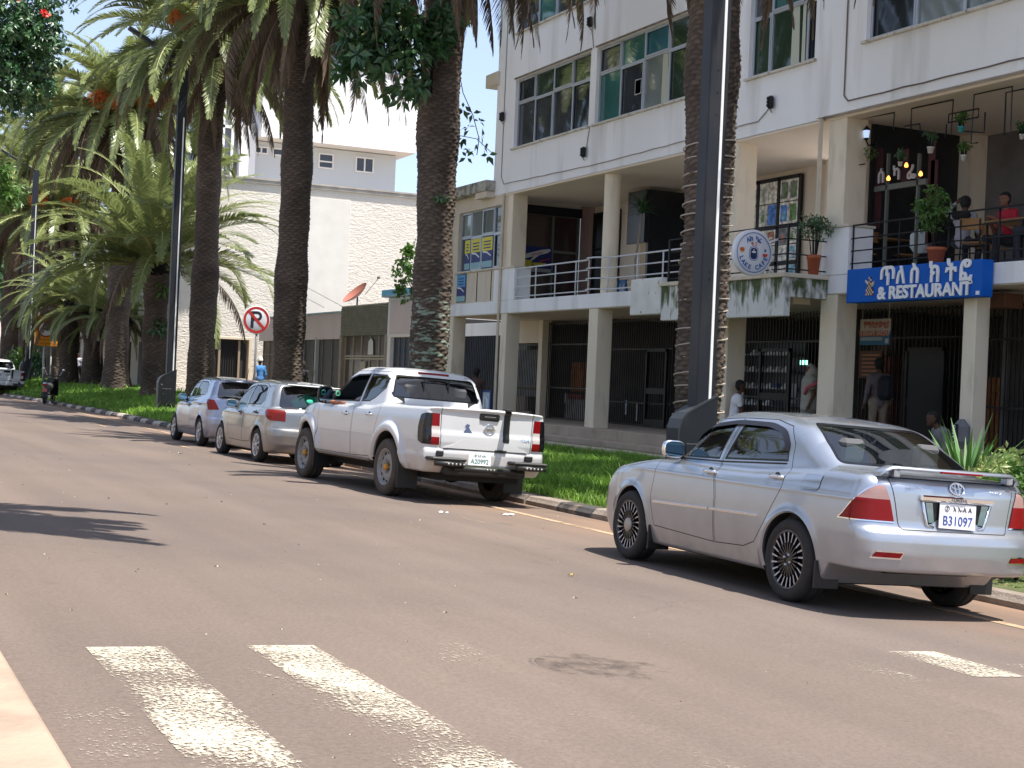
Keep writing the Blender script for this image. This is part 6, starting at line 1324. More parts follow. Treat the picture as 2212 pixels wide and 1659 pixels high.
# ---------------------------------------------------------------- silver saloon
def make_sedan():
    plan = tab([(-1.05, .765), (-.7, .805), (-.2, .835), (.6, .85), (1.6, .85), (2.4, .84), (2.9, .81), (3.3, .74), (3.6, .66)], .12)
    side = tab([(.15, -.075), (.25, -.045), (.36, -.015), (.5, -.002), (.6, .002), (.7, -.003), (.82, -.014), (.92, -.035), (1.0, -.06), (1.1, -.10)], .025)
    deck = tab([(-1.1, 1.0), (-.88, 1.035), (-.7, 1.055), (-.4, 1.065), (0, 1.05), (.6, 1.01), (1.2, 1.0), (2.0, 1.005), (2.3, 1.0), (2.65, .955), (3.0, .895), (3.3, .79), (3.5, .68), (3.7, .5)], .05)
    roof = tab([(-1.2, .3), (-.74, .6), (-.66, 1.03), (-.45, 1.105), (-.2, 1.235), (.02, 1.335), (.2, 1.40), (.45, 1.44), (.8, 1.462), (1.1, 1.466), (1.35, 1.45), (1.55, 1.405), (1.8, 1.27), (2.05, 1.12), (2.3, .975), (2.9, .62)], .05)
    w2 = tab([(.8, .78), (1.0, .742), (1.1, .72), (1.25, .672), (1.36, .625), (1.42, .58), (1.5, .5)], .02)
    rear = tab([(.1, -.80), (.2, -.84), (.26, -.90), (.36, -.945), (.48, -.965), (.58, -.965), (.635, -.945), (.66, -.905), (.70, -.89), (.85, -.885), (.95, -.88), (1.03, -.87), (1.2, -.8)], .009)
    front = tab([(.1, 3.40), (.22, 3.46), (.34, 3.53), (.5, 3.545), (.64, 3.50), (.76, 3.42), (.9, 3.25)], .02)
    def f(x, y, z):
        ax = np.abs(x); q = ax/.85
        d0 = np.hypot(y, z-.31); d1 = np.hypot(y-2.6, z-.31)
        fl = .014*np.exp(-((d0-.37)/.04)**2) + .014*np.exp(-((d1-.37)/.04)**2)
        crease = .006*np.exp(-((z-.855)/.02)**2)
        fs = ax-(plan(y)+side(z)+fl+crease*(y < 3))
        ft = (z-deck(y)+.045*q**2*(y > -.3)+.02*q**2)*.97
        fr = rear(z)+.15*q**3-y; ff = y-front(z)+.34*q**2.6
        low = smax(smax(fs, ft, .075), smax(fr, ff, .02), .11); low = smax(low, .19+.155*np.clip((-.36-y)/.12, 0, 1)-z, .035)
        yy = y-.13*(ax/.6)**2*np.clip((.5-y)/.5, 0, 1)+.17*(ax/.6)**2*np.clip((y-1.3)/.5, 0, 1)
        H = roof(yy)-.035*(ax/.6)**2; sl = 1/np.sqrt(1+(.62*((yy < .1) | (yy > 1.6)))**2)
        gh = smax(ax-(w2(z)-.035*((y-.9)/1.4)**2), (z-H)*sl, .085); gh = smax(gh, .75-z, .02)
        b = smin(low, gh, .035)
        return b
    root = thing('parked_car', 'silver four door saloon with black multi-spoke wheels and rear spoiler, nearest parked car', 'car', group='cars parked along the right kerb')
    silver = paint('silver_paint', (.44, .475, .53), .8, (.20, .15, .115, .9), .3)
    sd = lambda C: (np.abs(C[:, 0]) > .45) & (C[:, 1] > -.3)
    low = lambda C: (np.abs(C[:, 0]) > .5)
    fw_ = [(2.06, 1.0), (1.78, 1.185), (1.5, 1.298), (1.15, 1.345), (1.245, 1.015)]; rw_ = [(1.165, 1.02), (1.035, 1.345), (.62, 1.345), (.40, 1.292), (.29, 1.2), (.245, 1.06)]
    dF = [(2.17, .93), (2.20, .6), (2.12, .36), (1.08, .33), (1.10, .7), (1.20, 1.0), (1.085, 1.385), (1.5, 1.36), (1.85, 1.21), (2.17, 1.0)]
    dR = [(1.068, .33), (.62, .35), (.47, .40), (.34, .56), (.16, .86), (.17, 1.0), (.22, 1.2), (.36, 1.345), (.62, 1.39), (1.07, 1.385), (1.188, 1.0), (1.088, .7)]
    rwin = rounded([(-.62, 1.088), (.62, 1.088), (.50, 1.385), (-.50, 1.385)], .05); fwin = rounded([(-.66, 1.01), (.66, 1.01), (.55, 1.385), (-.55, 1.385)], .05)
    rearup = lambda C: (C[:, 1] < .42) & (C[:, 2] > 1.0) & (C[:, 1] > -.62)
    frontup = lambda C: (C[:, 1] > 1.35) & (C[:, 2] > .95)
    lampside = [(-1.2, .70), (-.56, .70), (-.61, .745), (-.80, .975), (-1.2, .975)]
    tlamp = lambda C: C[:, 1] < -.4
    lred = [[(.525, .70), (.98, .70), (.98, .865), (.565, .865)], lampside]; lwh = [[(.565, .865), (.98, .865), (.98, .985), (.61, .985)], lampside]
    def mir(P): return [[(-a, b) for a, b in P[0]], P[1]]
    class Two(list): pass
    trunk = rounded([(-.575, 1.03), (.575, 1.03), (.53, .86), (.49, .655), (-.49, .655), (-.53, .86)], .04)
    back = lambda C: (C[:, 1] < -.6) & (C[:, 2] > .6)
    reg = [('window', offs(fw_, .018), 's', sd, M_gl, .005, 1), ('window', offs(rw_, .018), 's', sd, M_gl, .005, 1),
           ('window_seal', fw_, 's', sd, M_black, .002, 1), ('window_seal', rw_, 's', sd, M_black, .002, 1),
           ('rear_window', offs(rwin, .02), 'r', rearup, M_gl, .004, 0), ('window_seal', rwin, 'r', rearup, M_black, .001, 0),
           ('windshield', fwin, 'r', frontup, M_gl, .004, 0)]
    S1 = lambda C: (C[:, 0] > 0) & (C[:, 1] < -.4); S0 = lambda C: (C[:, 0] < 0) & (C[:, 1] < -.4)
    V, Q = surf_net(f, (-.95, -1.06, .13), (.95, 3.66, 1.53), .0185); S = Shell(V, Q)
    sc = [1, 2]; rc = [0, 2]
    for P in (fw_, rw_): S.cut(P, sc, sd); S.cut(offs(P, .018), sc, sd)
    for P in (dF, dR): S.cut(P, sc, sd); S.cut(offs(P, .0075), sc, sd)
    for P in (rwin, offs(rwin, .02)): S.cut(P, rc, rearup)
    S.cut(fwin, rc, frontup); S.cut(trunk, rc, back); S.cut(offs(trunk, .008), rc, back)
    S.cut(lampside, sc, tlamp); S.cut(offs(lampside, .01), sc, tlamp)
    for g in (1, -1):
        for P in (lred[0], lwh[0]): S.cut([(g*a, b) for a, b in P], rc, S1 if g > 0 else S0)
    fuel = rounded([(-.30, .875), (-.09, .87), (-.07, .985), (-.30, .99)], .03); fsel = lambda C: (C[:, 0] < -.5) & (C[:, 2] > .8)
    S.cut(fuel, sc, fsel); S.cut(offs(fuel, .012), sc, fsel)
    hl = [(3.12, .76), (3.30, .70), (3.7, .62), (3.7, .80), (3.3, .86), (3.14, .86)]; S.cut(hl, sc, low)
    S.cut([(-1, .2), (1, .2)], rc, lambda C: C[:, 2] < .3, False)
    ARCH = ((0, .325, .365), (2.6, .325, .365)); [arch_cut(S, *a, .46) for a in ARCH]
    C = S.C; n = len(C); reg = np.zeros(n, int); YZ = C[:, sc]; XZ = C[:, rc]
    for a in ARCH: reg[arch_in(C, *a, .46)] = -5
    def put(k, m): reg[m & (reg == 0)] = k
    for d_, k in ((0, 1), (1, 2)):
        P = (fw_, rw_)[d_]; put(10+d_, sd(C) & inpoly(YZ, offs(P, .018))); put(12+d_, sd(C) & inpoly(YZ, P))
    put(14, rearup(C) & inpoly(XZ, offs(rwin, .02))); put(15, rearup(C) & inpoly(XZ, rwin)); put(16, frontup(C) & inpoly(XZ, fwin))
    XA = np.stack([np.abs(C[:, 0]), C[:, 2]], 1)
    put(20, tlamp(C) & inpoly(YZ, offs(lampside, .01)) & inpoly(XA, lred[0])); put(21, tlamp(C) & inpoly(YZ, offs(lampside, .01)) & inpoly(XA, lwh[0]))
    put(22, tlamp(C) & inpoly(YZ, lampside) & (inpoly(XA, lred[0]) | inpoly(XA, lwh[0])))
    put(23, fsel(C) & inpoly(YZ, fuel)); put(24, low(C) & inpoly(YZ, hl))
    for P, k in ((dF, 30), (dR, 31)): put(k, sd(C) & inpoly(YZ, offs(P, .0075)))
    seam = np.zeros(n, bool)
    for P in (dF, dR): seam |= sd(C) & inpoly(YZ, P)
    seam |= back(C) & inpoly(XZ, trunk) & ~inpoly(XZ, offs(trunk, .008))
    put(32, back(C) & inpoly(XZ, offs(trunk, .008)))
    bmi = np.zeros(n, int); bmi[seam] = 1
    bmi[C[:, 2] < .2] = 2
    for a in ARCH: liner(root, f, *a, .46, silver)
    def part(k, name, m, off=0., parent=root, side=0, mi=None, label=None):
        ids = np.nonzero((reg == k) & ((C[:, 0]*side > 0) if side else True))[0]
        me = sub_mesh(name, S.V, [S.F[i] for i in ids], m, None if mi is None else mi[ids].tolist(), f, off); o = link(name, me, parent)
        if label: o['label'] = label
        return o
    part(0, 'body', [silver, M_seam, M_well], mi=bmi)
    for s in (-1, 1):
        for k, a, b in ((30, 10, 12), (31, 11, 13)):
            d = part(k, 'door', silver, side=s); part(a, 'window', M_gl, .005, d, s); part(b, 'window_seal', M_black, .002, d, s)
        part(24, 'headlight', M_lampw, .002, side=s)
        t = part(20, 'tail_light', M_red, -.006, side=s); part(21, 'reversing_lamp', mat('lamp_pinkish', (.36, .22, .20), .2), -.006, t, s); part(22, 'lamp_surround', M_chrome, -.004, t, s)
    g = part(14, 'rear_window', M_gl, .004); part(15, 'window_seal', M_blackg, .001, g); part(16, 'windshield', M_gl, .004)
    bt = part(32, 'boot_lid', silver); part(23, 'fuel_flap', mat('satin_chrome', (.6, .61, .63), .22, 1.), -.005)
    # smoked rain visors over the side windows
    for s in (-1,):
        k = MB(); rows = []
        top = [(1.86, 1.135), (1.74, 1.215), (1.5, 1.318), (1.15, 1.36), (1.05, 1.363), (.62, 1.36), (.40, 1.31), (.285, 1.2), (.25, 1.10)]
        pts = [Vector(p) for p in rounded(top+[(1., .9)], .08, 4)[5:-10]]
        for i, p in enumerate(pts):
            a = pts[max(i-1, 0)]; b = pts[min(i+1, len(pts)-1)]; d = (b-a).normalized(); nn = Vector((d.y, -d.x)); nn = nn if nn.dot(Vector((1.1, 1.1))-p) > 0 else -nn
            q = p+nn*.038; rows.append(((sx_(f, p.x, p.y, s)+s*.004, p.x, p.y), (sx_(f, q.x, q.y, s)+s*.026, q.x, q.y)))
        for a, b in zip(rows[:-1], rows[1:]): k.face([a[0], b[0], b[1], a[1]], 0, True)
        o = link('rain_visor', k.mesh('rain_visor', mat('smoked_plastic', (.012, .012, .018), .3)), root); fixnormals(o)
    for s in (-1, 1):
        for (p, q) in (((2.13, .575), (1.17, .60)), ((1.15, .603), (.42, .615))): strip(root, f, [p, q], .034, .014, M_chrome, 'side_moulding', s)
        strip(root, f, [(2.06, .985), (1.2, 1.0), (.26, 1.043)], .016, .008, M_black, 'belt_moulding', s)
        handle(root, f, 1.15, .905, M_chrome, .2, s); handle(root, f, .17, .935, M_chrome, .2, s)
        mirror(root, f, 1.84, 1.06, M_chrome, s, 1.05, 1.0)
        wheel(root, s*.735, 0, .318, .2, 'black', s, False, .228); wheel(root, s*.735, 2.6, .318, .2, 'black', s, False, .228)
        flap(root, s*.73, -.375, .15, .36, .22, M_black); flap(root, s*.73, 2.19, .14, .36, .22, M_black)
    # number plate recess, chrome bar, emblem, lettering, bumper reflectors
    k = MB(); y = ry_(f, 0, .85); k.bbox(-.335, .335, y-.03, y+.01, .872, .918, .012); link('chrome_bar', k.mesh('chrome_bar', M_chrome), root)
    k = MB(); k.prism([(-.29, .87), (.29, .87), (.25, .69), (-.25, .69)], 'xz', y-.004, y+.01, 0); k.tube([(-.31, y-.006, .87), (-.26, y-.006, .70), (-.2, y-.006, .685)], .012, 8, 1); k.tube([(.31, y-.006, .87), (.26, y-.006, .70), (.2, y-.006, .685)], .012, 8, 1)
    for s in (-1, 1): k.prism([(s*.29, .865), (s*.225, .865), (s*.2, .72), (s*.245, .72)], 'xz', y-.012, y-.004, 2)
    o = link('plate_recess', k.mesh('plate_recess', [M_black, M_chrome, mat('iridescent_lens', (.35, .5, .6), .08, .8)]), root); fixnormals(o)
    white = mat('plate_white', (.75, .75, .77), .4); ink = mat('plate_blue', (.02, .06, .3), .5); dk = mat('plate_black', (.02, .02, .03), .5)
    P = frame((0, y-.02, .775), (1, 0, -.02), (0, .05, 1))
    o = plate(root, P, .335, .185, [('B31097', .098, 0, -.036, 'CENTER', .92)], ink, white)
    text('②  አ አ-A A', .052, .0015, dk, P @ Matrix.Translation((0, .052, .0075)), 'plate_lettering', o, world=False)
    text('COROLLA', .03, .002, mat('badge_grey', (.25, .25, .27), .3, .8), frame((0, y-.0325, .895), (1, 0, 0), (0, 0, 1)), 'badge', root, world=False)
    text('EXECUTIVE', .026, .002, M_chrome, rearM(f, -.38, .965, .006), 'badge', root, world=False); text('1.6 VVT-i', .028, .002, M_chrome, rearM(f, .37, .96, .006), 'badge', root, world=False)
    E = rearM(f, 0, .972, .006); em = ring(root, E, .056, .007, M_chrome, 'emblem', sx=1.15, sy=.85); ring(em, E, .036, .005, M_chrome, 'emblem_ring', sx=.55, sy=1.3); ring(em, E @ Matrix.Translation((0, .02, 0)), .04, .005, M_chrome, 'emblem_ring', sx=1.1, sy=.5)
    for x in (-.60, .60):
        k = MB(); pts = [(x-.11, .455), (x+.09, .455), (x+.11, .49), (x-.09, .49)]
        for e, mi in ((.0, 0), (.012, 1)):
            for j in range(8):
                q = [(x-.11-e+.02*0+(.2+2*e)*(j+i)/8+(.02*v), .455-e+(.035+2*e)*v) for i, v in ((0, 0), (1, 0), (1, 1), (0, 1))]
                k.face([(a, ry_(f, a, b)-(.008 if mi == 0 else .004), b) for a, b in q], mi)
        o = link('bumper_reflector', k.mesh('bumper_reflector', [M_red, M_chrome]), root)
    # spoiler
    k = MB(); xs = np.linspace(-.64, .64, 33); prof = [(-.075, .012), (-.05, .026), (0, .030), (.05, .022), (.075, .008), (.05, -.004), (0, -.004), (-.05, 0), (-.07, .002)]; base = len(k.v)
    for x in xs:
        e = (abs(x)/.64); dz = -.055*max(0, (e-.84)/.16)**1.6; dy = .10*e**2.2
        for (a, b) in prof: k.v.append((x, -.845+a+dy, 1.085+b+dz))
    for i in range(32):
        for j in range(9): k.f.append((base+i*9+j, base+i*9+(j+1) % 9, base+(i+1)*9+(j+1) % 9, base+(i+1)*9+j)); k.m.append(0); k.sm.append(True)
    k.f += [tuple(range(base, base+9)), tuple(range(base+32*9, base+33*9))]; k.m += [0, 0]; k.sm += [False, False]
    for x in (-.52, .52): k.bbox(x-.028, x+.028, -.85, -.77, 1.03, 1.085, .008)
    sp = link('spoiler', k.mesh('spoiler', silver), root); fixnormals(sp)
    k = MB(); k.bbox(-.19, .19, -.925, -.905, 1.083, 1.097, .003); link('brake_light', k.mesh('brake_light', M_red), sp)
    cabin(root, .69, -.05, 2.0, .25, 1.0, [(-.36, .95, .25), (.36, .95, .25), (-.36, .12, .3), (.36, .12, .3)], (-.36, 1.62, .95))
    k = MB(); k.bbox(-.6, .6, -.55, .02, .98, 1.01, .01); link('parcel_shelf', k.mesh('parcel_shelf', mat('shelf', (.10, .12, .12), .9)), root)
    V2, Q2 = surf_net(lambda x, y, z: np.hypot(np.hypot((x+.2)/.42, (y+.3)/.2), (z-1.0)/.07)-1+.25*np.sin(14*x)*np.sin(17*y+3*x), (-.75, -.6, .95), (.4, 0, 1.12), .02)
    link('folded_cloth', mesh_np('folded_cloth', V2, Q2, mat('pale_cloth', (.45, .60, .52), .9)), root)
    # underside: exhaust
    k = MB(); k.box(-.38, .38, -.62, -.3, .31, .45); link('exhaust', k.mesh('exhaust', M_black), root)
    return root
# ---------------------------------------------------------------- white double-cab pickup
def make_pickup(label, group):
    plan = tab([(-1.3, .875), (-1.1, .90), (0, .905), (.6, .905), (2.3, .905), (3.0, .90), (3.4, .86), (3.9, .72)], .1)
    side = tab([(.3, -.07), (.42, -.045), (.5, -.02), (.7, -.002), (.85, .004), (1.0, -.002), (1.1, -.012), (1.2, -.035), (1.3, -.06)], .025)
    deck = tab([(-1.5, 1.27), (-1.1, 1.27), (-.3, 1.262), (.5, 1.25), (.8, 1.2), (2.3, 1.2), (2.6, 1.215), (3.0, 1.2), (3.4, 1.12), (3.7, .98), (4., .8)], .06)
    roof = tab([(-.2, .2), (.43, 1.2), (.56, 1.62), (.68, 1.74), (.9, 1.775), (1.3, 1.785), (1.7, 1.775), (1.95, 1.735), (2.15, 1.64), (2.6, 1.38), (2.95, 1.15), (3.4, .7)], .035)
    w2 = tab([(1.1, .81), (1.25, .785), (1.45, .735), (1.62, .685), (1.72, .63), (1.8, .55)], .025)
    rear = tab([(.3, -1.0), (.45, -1.12), (.52, -1.16), (.66, -1.17), (.70, -1.16), (.715, -1.15), (.8, -1.165), (.9, -1.165), (.95, -1.15), (1.2, -1.15), (1.235, -1.185), (1.28, -1.185), (1.3, -1.15), (1.4, -1.1)], .008)
    front = tab([(.3, 3.8), (.5, 3.9), (.8, 3.9), (1.0, 3.82), (1.2, 3.6)], .03)
    def f(x, y, z):
        ax = np.abs(x); q = ax/.9
        b = None; d0 = np.hypot(y, z-.39); d1 = np.hypot(y-3.15, z-.39)
        fl = sum(.055*(1/(1+np.exp(-(d-.485)/.007)))*(1/(1+np.exp((d-.60)/.012)))*np.clip((z-.38)/.1, 0, 1) for d in (d0, d1))
        cr = .012*np.exp(-((z-.60)/.05)**2)*((y < -.45))
        fs = ax-(plan(y)+side(z)+fl+cr)
        ft = z-deck(y)+.03*q**2
        fr = rear(z)+.03*q**4-y; ff = y-front(z)+.3*q**2.4
        low = smax(smax(fs, ft, .05), smax(fr, ff, .02), .045); low = smax(low, .40+.05*(y > -.4)*(y < .3)-z, .03)
        bed = np.maximum(np.maximum(ax-.735, .80-z), np.maximum(y-.36, -1.09-y)); low = np.maximum(low, -bed)
        yy = y+.12*(ax/.7)**2*np.clip((y-1.8)/.4, 0, 1); H = roof(yy)-.04*(ax/.65)**2
        sl = np.where(yy > 1.9, .85, np.where(yy < .62, .27, 1.))
        gh = smax(ax-(w2(z)-.02*((y-1.3)/1.2)**2), (z-H)*sl, .075); gh = smax(gh, .9-z, .02)
        b = smin(low, gh, .04)
        return b
    root = thing('pickup_truck', label, 'pickup truck', group=group)
    white = paint('white_paint', (.58, .59, .60), 0., (.36, .25, .17, 1.25), .3)
    sc = [1, 2]; rc = [0, 2]; sd = lambda C: (np.abs(C[:, 0]) > .5) & (C[:, 1] > .3)
    fw_ = [(2.60, 1.225), (2.30, 1.43), (2.02, 1.575), (1.75, 1.64), (1.28, 1.655), (1.38, 1.235)]
    rw_ = [(1.32, 1.24), (1.24, 1.655), (.74, 1.645), (.62, 1.60), (.60, 1.45), (.85, 1.31), (1.02, 1.25)]
    dF = [(2.72, 1.16), (2.62, .47), (1.36, .47), (1.345, 1.2), (1.25, 1.70), (1.85, 1.69), (2.25, 1.52), (2.72, 1.22)]
    dR = [(1.335, .47), (.60, .49), (.52, .75), (.40, 1.15), (.50, 1.4), (.52, 1.62), (.62, 1.69), (1.235, 1.70), (1.325, 1.2)]
    rwin = rounded([(-.68, 1.335), (.68, 1.335), (.60, 1.655), (-.60, 1.655)], .05); fwin = rounded([(-.70, 1.24), (.70, 1.24), (.60, 1.66), (-.60, 1.66)], .05)
    ru = lambda C: (C[:, 1] < .75) & (C[:, 2] > 1.28) & (C[:, 1] > .35); fu = lambda C: (C[:, 1] > 1.9) & (C[:, 2] > 1.2)
    back = lambda C: C[:, 1] < -1.0; gate = rounded([(-.685, 1.34), (.685, 1.34), (.67, .715), (-.67, .715)], .02)
    lamp = [(.70, 1.165), (1.1, 1.165), (1.1, .775), (.685, .755)]; ls = [(-1.4, .76), (-1.09, .76), (-.97, .80), (-.94, .98), (-.97, 1.14), (-1.1, 1.165), (-1.4, 1.165)]
    V, Q = surf_net(f, (-1.03, -1.3, .3), (1.03, 4.0, 1.85), .021); S = Shell(V, Q)
    for P in (fw_, rw_): S.cut(P, sc, sd); S.cut(offs(P, .022), sc, sd)
    for P in (dF, dR): S.cut(P, sc, sd); S.cut(offs(P, .008), sc, sd)
    for P in (rwin, offs(rwin, .02)): S.cut(P, rc, ru)
    S.cut(fwin, rc, fu); S.cut(gate, rc, back); S.cut(offs(gate, .01), rc, back)
    tl = lambda C: C[:, 1] < -.85
    S.cut(ls, sc, tl)
    for g in (1, -1):
        sel = (lambda C: (C[:, 0] > 0) & (C[:, 1] < -.85)) if g > 0 else (lambda C: (C[:, 0] < 0) & (C[:, 1] < -.85))
        S.cut([(g*a, b) for a, b in lamp], rc, sel)
        for zz in (1.0, .86): S.cut([(g*.6, zz), (g*1.1, zz)], rc, sel, False)
        S.cut([(g*.80, .7), (g*.80, 1.2)], rc, sel, False)
    ARCH = ((0, .40, .485), (3.15, .40, .485)); [arch_cut(S, *a, .5) for a in ARCH]
    C = S.C; n = len(C); reg = np.zeros(n, int); YZ = C[:, sc]; XZ = C[:, rc]; XA = np.stack([np.abs(C[:, 0]), C[:, 2]], 1)
    for a in ARCH: reg[arch_in(C, *a, .5)] = -5; liner(root, f, *a, .5, white, .46)
    def put(k, m): reg[m & (reg == 0)] = k
    put(10, sd(C) & inpoly(YZ, offs(fw_, .022))); put(12, sd(C) & inpoly(YZ, fw_)); put(11, sd(C) & inpoly(YZ, offs(rw_, .022))); put(13, sd(C) & inpoly(YZ, rw_))
    put(14, ru(C) & inpoly(XZ, offs(rwin, .02))); put(15, ru(C) & inpoly(XZ, rwin)); put(16, fu(C) & inpoly(XZ, fwin))
    L_ = tl(C) & inpoly(YZ, ls) & inpoly(XA, lamp) & (C[:, 1] < -.9)
    put(22, L_ & (XA[:, 0] > .80)); put(20, L_ & ((C[:, 2] > 1.0) | (C[:, 2] < .86))); put(21, L_)
    put(30, sd(C) & inpoly(YZ, offs(dF, .008))); put(31, sd(C) & inpoly(YZ, offs(dR, .008)))
    seam = (sd(C) & (inpoly(YZ, dF) | inpoly(YZ, dR))) | (back(C) & inpoly(XZ, gate) & ~inpoly(XZ, offs(gate, .01)) & (C[:, 1] < -1.12))
    put(32, back(C) & inpoly(XZ, offs(gate, .01)) & (C[:, 2] > .7))
    bmi = np.zeros(n, int); bmi[seam] = 1
    bmi[(C[:, 2] < .445) & (C[:, 1] > .4) & (C[:, 1] < 2.8)] = 2
    def part(k, name, m, off=0., parent=root, side=0, mi=None, label=None):
        ids = np.nonzero((reg == k) & ((C[:, 0]*side > 0) if side else True))[0]
        o = link(name, sub_mesh(name, S.V, [S.F[i] for i in ids], m, None if mi is None else mi[ids].tolist(), f, off), parent)
        if label: o['label'] = label
        return o
    part(0, 'body', [white, M_seam, M_well], mi=bmi)
    for s in (-1, 1):
        d = part(30, 'door', white, side=s)
        if s > 0: part(10, 'window', M_gld, .006, d, s)        # the driver's window is wound down
        part(12, 'window_seal', M_black, .002, d, s)
        d = part(31, 'door', white, side=s); part(11, 'window', M_gld, .006, d, s); part(13, 'window_seal', M_black, .002, d, s)
        t = part(20, 'tail_light', M_red, -.008, side=s); part(21, 'reversing_lamp', M_lampw, -.008, t, s); part(22, 'lamp_housing', M_blackg, -.006, t, s)
        handle(root, f, 1.50, 1.05, M_chrome, .2, s); handle(root, f, .64, 1.07, M_chrome, .2, s)
        mirror(root, f, 2.42, 1.30, M_blackg, s, 1.15, 1.2, .115)
        wheel(root, s*.80, 0, .385, .25, 'steel', s, True, .25); wheel(root, s*.80, 3.15, .385, .25, 'steel', s, True, .25)
        flap(root, s*.80, -.50, .14, .50, .3, M_black); flap(root, s*.80, 2.66, .2, .5, .28, M_black)
        k = MB(); k.bbox(s*.80, s*.90, .62, 2.6, .425, .455, .01); link('side_step', k.mesh('side_step', [mat('dusty_step', (.20, .15, .11), .9)]), root)
    g = part(14, 'rear_window', M_gld, .004); part(15, 'window_seal', M_blackg, .001, g); part(16, 'windshield', M_gl, .004)
    k = MB(); y = ry_(f, 0, 1.5, .2); [k.box(a, b, y-.012, y, c, d) for a, b, c, d in ((-.2, -.185, 1.36, 1.62), (.185, .2, 1.36, 1.62), (-.2, .2, 1.615, 1.63), (-.2, .2, 1.35, 1.362))]; link('slider_frame', k.mesh('slider_frame', M_black), g)
    k = MB(); k.bbox(-.24, .24, ry_(f, 0, 1.70, .2)-.01, .72, 1.69, 1.722, .008); link('brake_light', k.mesh('brake_light', M_red), root)
    tg = part(32, 'tailgate', white)
    k = MB(); k.bbox(-.13, .17, -1.172, -1.13, 1.115, 1.215, .02); k.bbox(-.07, .11, -1.18, -1.16, 1.14, 1.175, .008, 1); link('tailgate_handle', k.mesh('tailgate_handle', [M_blackg, M_black]), tg)
    k = MB()
    for a, b in zip(np.linspace(.845, 1.29, 30)[:-1], np.linspace(.845, 1.29, 30)[1:]): k.face([(.235, ry_(f, .235, a)-.006, a), (.33, ry_(f, .33, a)-.006, a), (.33, ry_(f, .33, b)-.006, b), (.235, ry_(f, .235, b)-.006, b)])
    k.bbox(.235, .33, -1.19, -1.08, 1.268, 1.288, .004); link('black_strap', k.mesh('black_strap', mat('strap', (.012, .012, .013), .4)), tg)
    E = rearM(f, .03, 1.0, .006); ring(tg, E, .068, .007, M_chrome, 'emblem'); k = MB(); k.bbox(-.085, .085, -.014, .014, 0, .012, .003); k.xform(E); link('emblem_bar', k.mesh('emblem_bar', M_chrome), tg)
    text('NISSAN', .028, .001, mat('plate_black', (.02, .02, .03), .5), E @ Matrix.Translation((0, 0, .0135)), 'emblem_lettering', tg, world=False)
    text('4x4', .075, .003, M_chrome, rearM(f, .58, .90, .004), 'badge', tg, world=False, sx=1.3)
    k = MB(); y = ry_(f, -.3, 1.0)-.004     # sticker of a rearing animal
    for q in ([(-.33, 1.03), (-.30, 1.06), (-.26, 1.045), (-.27, 1.01), (-.31, 1.0)], [(-.31, 1.0), (-.27, 1.01), (-.24, .97), (-.21, .93), (-.33, .925), (-.345, .95)]): k.prism(q, 'xz', y, y-.002)
    link('sticker', k.mesh('sticker', mat('sticker_ink', (.08, .11, .2), .6)), tg)
    k = MB(); k.prism([(-.5, .775), (-.62, .73), (.62, .73), (.5, .775), (.36, .855), (-.36, .855)], 'xz', -1.166, -1.15); link('lower_panel', k.mesh('lower_panel', white), tg)
    # step bumper
    k = MB()
    for a, b in ((-.86, -.36), (.33, .84)): k.bbox(a, b, -1.36, -1.12, .565, .61, .015, 0); k.tube([(a+.05, -1.34, .53), (b-.03, -1.34, .53)], .034, 10, 0); 
    k.tube([(-.5, -1.27, .47), (.5, -1.27, .47)], .035, 10, 0); k.bbox(-.34, .31, -1.26, -1.23, .50, .512, .004, 1); k.bbox(-.6, .6, -1.2, -1.0, .38, .5, .02, 0)
    for a in (-.63, .52):
        for j in range(5): k.lathe([(0, 0), (.016, 0), (.016, .01)], (a+j*.055, -1.385, .53), 'y', 8, 2)
    for a in (-.03, .02, .07): k.lathe([(0, 0), (.014, 0), (.014, .01)], (a, -1.315, .48), 'y', 8, 2)
    o = link('rear_bumper', k.mesh('rear_bumper', [M_black, M_chrome, mat('bare_steel', (.3, .3, .3), .45, .6)]), root); fixnormals(o)
    k = MB(); [k.bbox(a, b, -1.19, -1.15, .62, .69, .01) for a, b in ((-.72, -.62), (.58, .70))]; k.bbox(.13, .30, -1.185, -1.15, .71, .745, .005); link('bumper_pad', k.mesh('bumper_pad', M_black), root)
    pw = mat('plate_white', (.75, .75, .77), .4); pg = mat('plate_green', (.02, .16, .12), .5); P = frame((-.11, -1.215, .605), (1, 0, 0), (0, .05, 1))
    plate(root, P, .33, .155, [('A20992', .088, 0, -.028, 'CENTER', .95), ('③ ኢት AA', .04, 0, .047, 'CENTER', 1.)], pg, pw)
    k = MB(); k.box(-.6, .6, -1.0, 3.4, .30, .42); k.tube([(-.75, 0, .385), (.75, 0, .385)], .05, 10); k.lathe([(0, -.12), (.13, -.08), (.15, 0), (.13, .08), (0, .12)], (.1, 0, .37), 'x', 14); k.tube([(-.5, -.8, .33), (.5, -.8, .33)], .03)
    k.box(-.62, .62, .4, 2.9, .36, .5); link('chassis', k.mesh('chassis', M_well), root)
    cabin(root, .76, .75, 2.5, .5, 1.22, [(-.38, 1.45, .26), (.38, 1.45, .26), (-.38, .72, .3), (.38, .72, .3)], (-.38, 2.05, 1.16))
    return root
